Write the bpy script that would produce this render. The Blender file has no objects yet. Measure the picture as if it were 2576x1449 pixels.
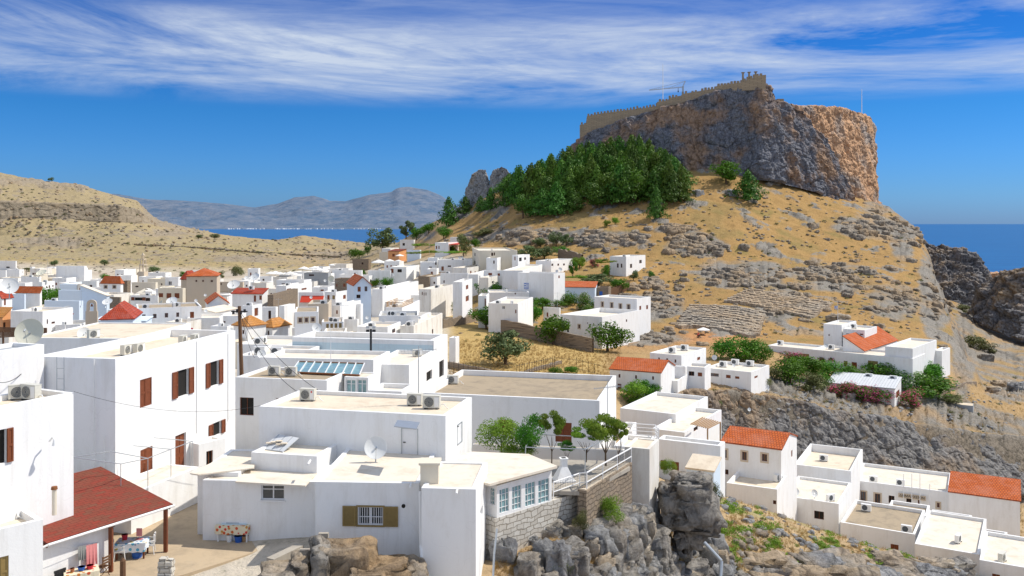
import bpy, math, random
import numpy as np
from mathutils import Vector, Matrix
random.seed(7); np.random.seed(7)
scene = bpy.context.scene
COL = scene.collection
F = 2231.0; CH = 60.0            # focal length in reading units, camera height above the sea
def P(px, py, D): return Vector(((px-1288)/F*D, D, CH+(563-py)/F*D))
# ------------------------------------------------------------------ noise
_rs = np.random.RandomState(3)
_perm = np.tile(_rs.permutation(1024), 3)
_gr = _rs.normal(size=(1024, 3)); _gr /= np.linalg.norm(_gr, axis=1)[:, None]
def pn(x, y, z):
    xi, yi, zi = np.floor(x).astype(int), np.floor(y).astype(int), np.floor(z).astype(int)
    xf, yf, zf = x-xi, y-yi, z-zi
    u, v, w = [t*t*t*(t*(t*6-15)+10) for t in (xf, yf, zf)]
    r = 0
    for dx in (0, 1):
        for dy in (0, 1):
            for dz in (0, 1):
                h = _perm[(_perm[(_perm[(xi+dx) & 1023]+yi+dy) & 1023]+zi+dz) & 1023]
                g = _gr[h]
                d = g[..., 0]*(xf-dx)+g[..., 1]*(yf-dy)+g[..., 2]*(zf-dz)
                r = r + d*(u if dx else 1-u)*(v if dy else 1-v)*(w if dz else 1-w)
    return r*1.5
def fbm(x, y, z, o=4, s=1.0):
    r = 0; a = 1; n = 0
    for i in range(o):
        r = r+a*pn(x*s+i*17.3, y*s+i*5.1, z*s+i*9.7); n += a; a *= .5; s *= 2.03
    return r/n
def ridged(x, y, z, o=4, s=1.0):
    r = 0; a = 1; n = 0
    for i in range(o):
        r = r+a*(1-2*np.abs(pn(x*s+i*7.3, y*s+i*15.1, z*s+i*3.7))); n += a; a *= .5; s *= 2.1
    return r/n
def cells(x, y, z):
    """distance to nearest / second feature and a random value of the nearest cell"""
    xi, yi, zi = np.floor(x).astype(int), np.floor(y).astype(int), np.floor(z).astype(int)
    f1 = np.full(x.shape, 9.0); f2 = np.full(x.shape, 9.0); cid = np.zeros(x.shape)
    for dx in (-1, 0, 1):
        for dy in (-1, 0, 1):
            for dz in (-1, 0, 1):
                h = _perm[(_perm[(_perm[(xi+dx) & 1023]+yi+dy) & 1023]+zi+dz) & 1023]
                fx = xi+dx+.5+.4*_gr[h, 0]; fy = yi+dy+.5+.4*_gr[h, 1]; fz = zi+dz+.5+.4*_gr[h, 2]
                d = np.sqrt((x-fx)**2+(y-fy)**2+(z-fz)**2)
                m = d < f1
                f2 = np.where(m, f1, np.minimum(f2, d)); cid = np.where(m, h/1024., cid); f1 = np.where(m, d, f1)
    return f1, f2, cid
def sst(a, b, x):
    t = np.clip((x-a)/(b-a), 0, 1); return t*t*(3-2*t)
# ------------------------------------------------------------------ materials
def new_mat(name):
    m = bpy.data.materials.new(name); m.use_nodes = True
    nt = m.node_tree; b = nt.nodes['Principled BSDF']
    b.inputs['Roughness'].default_value = .85
    b.inputs['Specular IOR Level'].default_value = .25
    return m, nt, b
def nd(nt, t, **k):
    n = nt.nodes.new(t)
    for a, v in k.items(): setattr(n, a, v)
    return n
def ramp(nt, fac, stops):
    r = nd(nt, 'ShaderNodeValToRGB'); e = r.color_ramp.elements
    while len(e) < len(stops): e.new(.5)
    for i, (p, c) in enumerate(stops):
        e[i].position = p; e[i].color = (*c, 1) if len(c) == 3 else c
    nt.links.new(fac, r.inputs[0]); return r.outputs[0]
def noise_n(nt, scale, detail=5, rough=.6, vec=None, dist=0):
    n = nd(nt, 'ShaderNodeTexNoise'); n.inputs['Scale'].default_value = scale
    n.inputs['Detail'].default_value = detail; n.inputs['Roughness'].default_value = rough
    n.inputs['Distortion'].default_value = dist
    if vec is not None: nt.links.new(vec, n.inputs['Vector'])
    return n.outputs['Fac']
def mixc(nt, fac, a, b, mode='MIX'):
    m = nd(nt, 'ShaderNodeMix', data_type='RGBA', blend_type=mode)
    for s, v in ((0, fac), (6, a), (7, b)):
        if hasattr(v, 'links'): nt.links.new(v, m.inputs[s])
        elif s == 0: m.inputs[0].default_value = v
        else: m.inputs[s].default_value = (*v, 1)
    return m.outputs[2]
def mathn(nt, op, a, b=None):
    m = nd(nt, 'ShaderNodeMath', operation=op)
    for i, v in enumerate((a, b)):
        if v is None: continue
        if hasattr(v, 'links'): nt.links.new(v, m.inputs[i])
        else: m.inputs[i].default_value = v
    return m.outputs[0]
def bump(nt, b, h, s, d=.05):
    n = nd(nt, 'ShaderNodeBump'); n.inputs['Strength'].default_value = s; n.inputs['Distance'].default_value = d
    nt.links.new(h, n.inputs['Height']); nt.links.new(n.outputs[0], b.inputs['Normal'])
def objco(nt): return nd(nt, 'ShaderNodeTexCoord').outputs['Object']
def geopos(nt): return nd(nt, 'ShaderNodeNewGeometry').outputs['Position']
def plaster(name, col, stain=(.55, .5, .42), amt=.35, rough=.9):
    m, nt, b = new_mat(name); g = geopos(nt)
    mp = nd(nt, 'ShaderNodeMapping'); mp.inputs['Scale'].default_value = (1, 1, .3); nt.links.new(g, mp.inputs[0])
    n1 = noise_n(nt, .8, 8, .7, mp.outputs[0], .3); n2 = noise_n(nt, 5, 4, .6, g)
    f = mathn(nt, 'MULTIPLY', ramp(nt, n1, [(.48, (0, 0, 0)), (.72, (1, 1, 1))]), amt)
    c = mixc(nt, f, col, stain)
    m2 = nd(nt, 'ShaderNodeMapping'); m2.inputs['Scale'].default_value = (2.6, 2.6, .14); nt.links.new(g, m2.inputs[0])
    c = mixc(nt, mathn(nt, 'MULTIPLY', ramp(nt, noise_n(nt, 1, 7, .7, m2.outputs[0]), [(.52, (0, 0, 0)), (.74, (1, 1, 1))]), amt*.45), c, tuple(x*.55+.06 for x in stain))
    wv = nd(nt, 'ShaderNodeTexNoise'); wv.inputs['Scale'].default_value = .9; nt.links.new(g, wv.inputs[0])
    va = nd(nt, 'ShaderNodeVectorMath', operation='MULTIPLY_ADD'); nt.links.new(wv.outputs['Color'], va.inputs[0]); va.inputs[1].default_value = (2, 2, 2); nt.links.new(g, va.inputs[2])
    vc = nd(nt, 'ShaderNodeTexVoronoi', feature='DISTANCE_TO_EDGE'); vc.inputs['Scale'].default_value = .33; nt.links.new(va.outputs[0], vc.inputs[0])
    c = mixc(nt, mathn(nt, 'MULTIPLY', ramp(nt, vc.outputs['Distance'], [(0, (1, 1, 1)), (.006, (0, 0, 0))]), .12), c, (.4, .38, .35))
    c = mixc(nt, mathn(nt, 'MULTIPLY', n2, .12), c, tuple(x*.75 for x in col))
    nt.links.new(c, b.inputs['Base Color']); b.inputs['Roughness'].default_value = rough
    bump(nt, b, noise_n(nt, 9, 5, .65, g), .25, .03)
    return m
def flat_mat(name, col, rough=.6, metal=0, var=.15, scale=6):
    m, nt, b = new_mat(name)
    n = noise_n(nt, scale, 4, .6, objco(nt))
    nt.links.new(mixc(nt, n, tuple(c*(1-var) for c in col), tuple(min(1, c*(1+var)) for c in col)), b.inputs['Base Color'])
    b.inputs['Roughness'].default_value = rough; b.inputs['Metallic'].default_value = metal
    return m
def brickish(name, c1, c2, mortar, w, h, uv=False, bumpk=.5, msize=.02, squash=.5):
    m, nt, b = new_mat(name)
    if uv: vec = nd(nt, 'ShaderNodeTexCoord').outputs['UV']
    else:
        s = nd(nt, 'ShaderNodeSeparateXYZ'); nt.links.new(objco(nt), s.inputs[0])
        cb = nd(nt, 'ShaderNodeCombineXYZ')
        nt.links.new(mathn(nt, 'ADD', s.outputs[0], s.outputs[1]), cb.inputs[0]); nt.links.new(s.outputs[2], cb.inputs[1])
        vec = cb.outputs[0]
        dn = nd(nt, 'ShaderNodeTexNoise'); dn.inputs['Scale'].default_value = 1.6; nt.links.new(vec, dn.inputs[0])
        va = nd(nt, 'ShaderNodeVectorMath', operation='MULTIPLY_ADD'); nt.links.new(dn.outputs['Color'], va.inputs[0])
        va.inputs[1].default_value = (.4, .4, 0); nt.links.new(vec, va.inputs[2]); vec = va.outputs[0]
    br = nd(nt, 'ShaderNodeTexBrick'); nt.links.new(vec, br.inputs['Vector'])
    br.inputs['Color1'].default_value = (*c1, 1); br.inputs['Color2'].default_value = (*c2, 1); br.inputs['Mortar'].default_value = (*mortar, 1)
    br.inputs['Scale'].default_value = 1; br.inputs['Brick Width'].default_value = w; br.inputs['Row Height'].default_value = h
    br.inputs['Mortar Size'].default_value = msize; br.inputs['Mortar Smooth'].default_value = .3
    n = noise_n(nt, 1.3, 6, .7, objco(nt))
    c = mixc(nt, mathn(nt, 'MULTIPLY', n, .7), br.outputs['Color'], tuple(x*.45 for x in c1))
    if uv and w < .4: c = mixc(nt, ramp(nt, noise_n(nt, .7, 5, .75, objco(nt)), [(.45, (0, 0, 0)), (.7, (.55, .55, .55))]), c, tuple(x*.6+.12 for x in c1))
    nt.links.new(c, b.inputs['Base Color'])
    bump(nt, b, mathn(nt, 'SUBTRACT', n, br.outputs['Fac']), bumpk, .04)
    return m
M = {}
M['white'] = plaster('whitewash', (.86, .86, .85))
M['old'] = plaster('old_whitewash', (.8, .77, .71), (.42, .34, .25), .6)
M['cream'] = plaster('cream_render', (.74, .67, .54))
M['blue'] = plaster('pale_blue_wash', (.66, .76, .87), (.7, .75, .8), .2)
M['aqua'] = plaster('faded_aqua_wash', (.60, .73, .78), (.45, .5, .5), .3)
M['tan'] = plaster('tan_render', (.60, .50, .38))
M['orange'] = plaster('ochre_render', (.7, .33, .14))
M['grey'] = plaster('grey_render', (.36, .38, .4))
M['roofsand'] = plaster('roof_screed', (.74, .64, .5), (.42, .31, .2), .55)
M['roofwhite'] = plaster('roof_whitewash', (.76, .69, .58), (.55, .41, .28), .6)
M['roofbrown'] = plaster('roof_brown_screed', (.4, .32, .22), (.2, .17, .13), .8)
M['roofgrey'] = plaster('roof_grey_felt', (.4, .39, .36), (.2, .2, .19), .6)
M['stone'] = brickish('rubble_stone', (.40, .31, .22), (.28, .23, .18), (.15, .12, .09), .5, .24, msize=.03, bumpk=.9)
M['palestone'] = brickish('pale_block_stone', (.78, .74, .66), (.6, .55, .47), (.28, .23, .17), .48, .25, msize=.022, bumpk=.9)
M['fortstone'] = brickish('fortress_masonry', (.50, .38, .25), (.4, .31, .21), (.25, .19, .13), 1.1, .55, msize=.04, bumpk=.9)
M['tile'] = brickish('orange_roof_tile', (.72, .17, .035), (.58, .12, .025), (.25, .05, .02), .28, .42, uv=True, msize=.045, bumpk=.8)
M['tilered'] = brickish('red_roof_tile', (.55, .075, .03), (.45, .06, .025), (.2, .03, .02), .28, .42, uv=True, msize=.04, bumpk=.8)
M['tileyel'] = brickish('ochre_roof_tile', (.72, .33, .08), (.6, .25, .06), (.3, .12, .04), .28, .42, uv=True, msize=.04, bumpk=.8)
M['shingle'] = brickish('red_shingle', (.30, .05, .03), (.20, .085, .05), (.07, .02, .015), .42, .2, uv=True, msize=.01, bumpk=.4)
M['corr'] = brickish('corrugated_sheet', (.78, .8, .82), (.7, .73, .76), (.45, .48, .5), .5, 9, uv=True, msize=.04, bumpk=.5)
M['brown'] = flat_mat('brown_wood', (.17, .055, .025), .5, var=.3)
M['shut'] = flat_mat('red_brown_shutter', (.20, .06, .025), .5, var=.3)
M['olivewood'] = flat_mat('olive_shutter', (.27, .19, .07), .55, var=.2)
M['post'] = flat_mat('weathered_timber', (.14, .075, .04), .8, var=.4)
M['whitep'] = flat_mat('white_paint', (.8, .8, .8), .4, var=.04)
M['plastic'] = flat_mat('white_plastic', (.82, .82, .8), .35, var=.03)
M['cream_p'] = flat_mat('aged_cream_casing', (.66, .64, .56), .5, var=.08)
M['dark'] = flat_mat('dark_interior', (.02, .018, .016), .8)
M['grille'] = flat_mat('dark_grille', (.09, .10, .11), .6)
M['metal'] = flat_mat('galvanised_metal', (.45, .48, .5), .4, .6)
M['black'] = flat_mat('black_iron', (.03, .03, .032), .5)
M['rust'] = flat_mat('rusty_metal', (.25, .1, .04), .8, var=.4)
M['red'] = flat_mat('red_paint', (.6, .06, .03), .5)
M['redplastic'] = flat_mat('red_plastic', (.55, .03, .05), .4)
M['bluep'] = flat_mat('blue_paint', (.03, .12, .45), .4)
M['dish'] = flat_mat('dish_enamel', (.72, .73, .72), .4, var=.08, scale=3)
M['dishmesh'] = flat_mat('cream_dish_enamel', (.66, .64, .52), .5, var=.12, scale=1.5)
M['canvas'] = flat_mat('white_canvas', (.82, .8, .76), .9, var=.05)
M['pink'] = flat_mat('pink_cloth', (.65, .25, .25), .9)
M['greycloth'] = flat_mat('grey_cloth', (.25, .26, .25), .9)
M['concrete'] = plaster('yard_concrete', (.50, .39, .26), (.3, .24, .17), .7)
M['conc2'] = plaster('grey_cement', (.42, .38, .32), (.25, .22, .19), .7)
M['wood'] = flat_mat('light_timber', (.4, .25, .13), .7, var=.25)
M['terra'] = flat_mat('terracotta', (.4, .15, .07), .8)
M['skin'] = flat_mat('skin', (.5, .28, .2), .6)
def glass_mat(name, col):
    m, nt, b = new_mat(name); b.inputs['Base Color'].default_value = (*col, 1)
    b.inputs['Roughness'].default_value = .12; b.inputs['Specular IOR Level'].default_value = .7
    n = noise_n(nt, 2.5, 2, .5, objco(nt))
    nt.links.new(mixc(nt, n, tuple(c*.5 for c in col), tuple(c*1.4 for c in col)), b.inputs['Base Color'])
    return m
M['glass'] = glass_mat('window_glass', (.05, .06, .07))
M['aglass'] = glass_mat('aqua_glass', (.22, .38, .40))
def cloth_pattern(name, base, spots):
    m, nt, b = new_mat(name); v = nd(nt, 'ShaderNodeTexVoronoi'); v.inputs['Scale'].default_value = 5
    nt.links.new(objco(nt), v.inputs['Vector'])
    sp = ramp(nt, v.outputs['Color'], [(0, spots[0]), (.45, spots[1]), (.7, spots[2]), (1, spots[0])])
    f = ramp(nt, v.outputs['Distance'], [(.32, (1, 1, 1)), (.42, (0, 0, 0))])
    nt.links.new(mixc(nt, f, base, sp), b.inputs['Base Color']); return m
M['floral'] = cloth_pattern('blue_floral_oilcloth', (.75, .8, .85), ((.03, .2, .6), (.75, .55, .05), (.1, .4, .6)))
M['fruit'] = cloth_pattern('red_fruit_oilcloth', (.75, .68, .5), ((.6, .04, .03), (.55, .3, .05), (.6, .04, .03)))
def leafmat(name, dark, light, trans=.15):
    m, nt, b = new_mat(name)
    oi = nd(nt, 'ShaderNodeObjectInfo'); g = geopos(nt)
    n = noise_n(nt, .9, 3, .6, g); n2 = noise_n(nt, 14, 2, .5, g)
    f = mathn(nt, 'ADD', mathn(nt, 'MULTIPLY', n, .75), mathn(nt, 'MULTIPLY', n2, .35))
    c = ramp(nt, f, [(.35, dark), (.72, light)])
    hs = nd(nt, 'ShaderNodeHueSaturation'); nt.links.new(c, hs.inputs['Color'])
    nt.links.new(mathn(nt, 'MULTIPLY_ADD', oi.outputs['Random'], .5), hs.inputs['Value'])
    hs.inputs['Value'].links[0].from_node.inputs[2].default_value = .75
    nt.links.new(mathn(nt, 'MULTIPLY_ADD', oi.outputs['Random'], .04), hs.inputs['Hue'])
    hs.inputs['Hue'].links[0].from_node.inputs[2].default_value = .48
    nt.links.new(hs.outputs[0], b.inputs['Base Color']); b.inputs['Roughness'].default_value = .6
    tr = nd(nt, 'ShaderNodeBsdfTranslucent'); nt.links.new(hs.outputs[0], tr.inputs[0])
    mx = nd(nt, 'ShaderNodeMixShader'); mx.inputs[0].default_value = trans
    nt.links.new(b.outputs[0], mx.inputs[1]); nt.links.new(tr.outputs[0], mx.inputs[2])
    nt.links.new(mx.outputs[0], nt.nodes['Material Output'].inputs[0]); return m
M['pine'] = leafmat('pine_foliage', (.016, .058, .008), (.09, .21, .016))
M['leaf'] = leafmat('broad_leaf', (.025, .085, .008), (.12, .28, .015), .3)
M['vine'] = leafmat('vine_leaf', (.09, .19, .015), (.26, .38, .04), .35)
M['olive'] = leafmat('olive_leaf', (.05, .08, .025), (.17, .22, .08))
M['scrub'] = leafmat('scrub_leaf', (.07, .09, .03), (.2, .21, .07))
M['flower'] = leafmat('pink_blossom', (.55, .05, .16), (.85, .18, .36), .4)
M['flowerw'] = leafmat('white_blossom', (.14, .22, .05), (.75, .75, .55), .3)
M['dry'] = leafmat('dry_grass_blade', (.36, .24, .08), (.62, .46, .18), .3)
M['bark'] = flat_mat('bark', (.12, .08, .05), .9, var=.4)
def rockmat(name, tint=(.30, .29, .28), warm=(.42, .26, .14), wl=.5):
    m, nt, b = new_mat(name); g = geopos(nt)
    n1 = noise_n(nt, .22, 8, .7, g); n2 = noise_n(nt, 1.4, 8, .75, g); n3 = noise_n(nt, .07, 5, .6, g)
    v = nd(nt, 'ShaderNodeTexVoronoi', feature='DISTANCE_TO_EDGE'); v.inputs['Scale'].default_value = .55
    mp = nd(nt, 'ShaderNodeMapping'); mp.inputs['Scale'].default_value = (1, 1, .6); nt.links.new(g, mp.inputs[0]); nt.links.new(mp.outputs[0], v.inputs['Vector'])
    c = ramp(nt, n2, [(.28, tuple(x*.3 for x in tint)), (.5, tint), (.75, tuple(min(1, x*1.7) for x in tint))])
    wf = ramp(nt, n3, [(wl, (0, 0, 0)), (wl+.14, (1, 1, 1))])
    c = mixc(nt, mathn(nt, 'MULTIPLY', wf, .75), c, mixc(nt, n1, tuple(x*.6 for x in warm), tuple(min(1, x*1.5) for x in warm)))
    cr = ramp(nt, v.outputs['Distance'], [(0, (.45, .45, .45)), (.05, (1, 1, 1))])
    c = mixc(nt, .45, c, cr, 'MULTIPLY')
    ms = nd(nt, 'ShaderNodeMapping'); ms.inputs['Scale'].default_value = (1, 1, .16); nt.links.new(g, ms.inputs[0])
    c = mixc(nt, .75, c, ramp(nt, noise_n(nt, .5, 7, .7, ms.outputs[0], .6), [(.36, (.42, .42, .45)), (.52, (1, 1, 1)), (.68, (1.0, .97, .9))]), 'MULTIPLY')
    nt.links.new(c, b.inputs['Base Color']); b.inputs['Roughness'].default_value = .95
    h = mathn(nt, 'ADD', mathn(nt, 'MULTIPLY', n2, 1.2), mathn(nt, 'MULTIPLY', ramp(nt, v.outputs['Distance'], [(0, (0, 0, 0)), (.12, (1, 1, 1))]), .5))
    bump(nt, b, h, .9, .5); return m
M['rock'] = rockmat('limestone_rock', (.34, .34, .34), (.5, .36, .2), .58)
M['cliff'] = rockmat('citadel_cliff', (.19, .195, .22), (.40, .24, .13), .475)
M['cliffwarm'] = rockmat('warm_sea_cliff', (.44, .36, .30), (.70, .38, .19), .38)
M['cliffdark'] = rockmat('dark_coast_rock', (.17, .18, .20), (.3, .2, .12), .6)
# ------------------------------------------------------------------ mesh builder
class MB:
    def __init__(s): s.v = []; s.f = []; s.uv = []
    def poly(s, pts, uv=None):
        i = len(s.v); s.v += [tuple(p) for p in pts]; s.f.append(tuple(range(i, i+len(pts))))
        s.uv += uv if uv else [(0, 0)]*len(pts)
    def box(s, x0, y0, z0, x1, y1, z1):
        a = [(x0, y0, z0), (x1, y0, z0), (x1, y1, z0), (x0, y1, z0), (x0, y0, z1), (x1, y0, z1), (x1, y1, z1), (x0, y1, z1)]
        for q in ((3, 2, 1, 0), (4, 5, 6, 7), (0, 1, 5, 4), (1, 2, 6, 5), (2, 3, 7, 6), (3, 0, 4, 7)): s.poly([a[k] for k in q])
        return s
    def obox(s, pts8):
        for q in ((3, 2, 1, 0), (4, 5, 6, 7), (0, 1, 5, 4), (1, 2, 6, 5), (2, 3, 7, 6), (3, 0, 4, 7)): s.poly([pts8[k] for k in q])
        return s
    def tube(s, p, q, r, r2=None, n=8):
        p, q = Vector(p), Vector(q); d = (q-p).normalized(); r2 = r if r2 is None else r2
        a = d.orthogonal().normalized(); b = d.cross(a)
        c1 = [p+(a*math.cos(t)+b*math.sin(t))*r for t in [2*math.pi*i/n for i in range(n)]]
        c2 = [q+(a*math.cos(t)+b*math.sin(t))*r2 for t in [2*math.pi*i/n for i in range(n)]]
        for i in range(n):
            j = (i+1) % n; s.poly([c1[i], c1[j], c2[j], c2[i]])
        s.poly(c1[::-1]); s.poly(c2); return s
    def path(s, pts, r, n=6):
        for a, b in zip(pts[:-1], pts[1:]): s.tube(a, b, r, n=n)
        return s
    def disc(s, c, nrm, r, th=.01, n=20):
        c = Vector(c); nrm = Vector(nrm).normalized(); return s.tube(c-nrm*th/2, c+nrm*th/2, r, n=n)
    def slab(s, quad, th, uv=True):
        """sloped sheet: quad = eave-left, eave-right, top-right, top-left"""
        a, b, c, d = [Vector(p) for p in quad]; n = (b-a).cross(d-a).normalized()
        L = (b-a).length; H = (d-a).length; o = (d-a).dot((b-a).normalized())
        e = (b-a).normalized()
        def U(p): return ((p-a).dot(e), ((p-a)-e*((p-a).dot(e))).length)
        s.poly([a, b, c, d], [U(p) for p in (a, b, c, d)])
        lo = [p-n*th for p in (a, b, c, d)]; s.poly(lo[::-1])
        q = [a, b, c, d]
        for i in range(4):
            j = (i+1) % 4; s.poly([lo[i], lo[j], q[j], q[i]])
        return s
    def build(s, name, mat, parent=None, loc=None, smooth=False):
        me = bpy.data.meshes.new(name); me.from_pydata(s.v, [], s.f)
        if any(u != (0, 0) for u in s.uv):
            l = me.uv_layers.new(name='UVMap'); l.data.foreach_set('uv', np.array(s.uv, dtype=np.float32).ravel())
        me.materials.append(M[mat] if isinstance(mat, str) else mat)
        if smooth: me.polygons.foreach_set('use_smooth', [True]*len(me.polygons))
        return link(name, me, parent, loc)
def link(name, me, parent=None, loc=None):
    o = bpy.data.objects.new(name, me); COL.objects.link(o)
    if parent: o.parent = parent
    if loc is not None: o.location = loc
    return o
def empty(name, loc, rz=0, label=None, cat=None, group=None):
    o = bpy.data.objects.new(name, None); COL.objects.link(o); o.location = loc; o.rotation_euler.z = rz
    o.empty_display_size = .3
    if label: tag(o, label, cat, group)
    return o
def tag(o, label=None, cat=None, group=None, kind=None):
    if label: o['label'] = label
    if cat: o['category'] = cat
    if group: o['group'] = group
    if kind: o['kind'] = kind
    return o
def dup(root, loc=None, rz=None, sc=None, label=None, group=None):
    r = root.copy(); COL.objects.link(r)
    if loc is not None: r.location = loc
    if rz is not None: r.rotation_euler.z = rz
    if sc is not None: r.scale = (sc, sc, sc) if not hasattr(sc, '__len__') else sc
    if label: r['label'] = label
    if group: r['group'] = group
    for ch in list(root.children):
        c = ch.copy(); COL.objects.link(c); c.parent = r
        for g in ch.children:
            d = g.copy(); COL.objects.link(d); d.parent = c
    return r
def npmesh(name, V, Fq, mat, smooth=True, attrs=None, parent=None):
    me = bpy.data.meshes.new(name); n = len(V); k = Fq.shape[1]
    me.vertices.add(n); me.vertices.foreach_set('co', V.astype(np.float32).ravel())
    me.loops.add(Fq.size); me.loops.foreach_set('vertex_index', Fq.ravel().astype(np.int32))
    me.polygons.add(len(Fq)); me.polygons.foreach_set('loop_start', np.arange(0, Fq.size, k, dtype=np.int32))
    me.polygons.foreach_set('loop_total', np.full(len(Fq), k, dtype=np.int32))
    if smooth: me.polygons.foreach_set('use_smooth', np.ones(len(Fq), dtype=bool))
    me.update(calc_edges=True)
    for an, av in (attrs or {}).items():
        at = me.attributes.new(an, 'FLOAT_COLOR' if av.ndim == 2 else 'FLOAT', 'POINT')
        at.data.foreach_set('color' if av.ndim == 2 else 'value', av.astype(np.float32).ravel())
    me.materials.append(M[mat] if isinstance(mat, str) else mat)
    return link(name, me, parent)
def gridfaces(nr, nc):
    i = np.arange(nr-1)[:, None]*nc+np.arange(nc-1)[None, :]
    return np.stack([i, i+1, i+nc+1, i+nc], -1).reshape(-1, 4)

M['pine2'] = leafmat('yellowish_pine_foliage', (.03, .08, .010), (.14, .26, .02))
M['rock2'] = rockmat('blue_grey_rock', (.19, .20, .22), (.3, .25, .18), .62)
M['rockwarm'] = rockmat('warm_brown_rock', (.48, .42, .34), (.5, .33, .17), .42)
M['crag'] = rockmat('blue_grey_crag_block', (.36, .335, .30), (.5, .37, .23), .46)
M['ravine'] = rockmat('ravine_rock_face', (.26, .25, .24), (.36, .25, .15), .46)
M['headland'] = rockmat('headland_rock_face', (.20, .195, .20), (.38, .27, .16), .5)
M['theatre'] = rockmat('weathered_theatre_stone', (.50, .43, .34), (.55, .42, .28), .45)
M['rocklight'] = rockmat('pale_loose_rock', (.34, .29, .23), (.42, .30, .18), .45)
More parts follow.
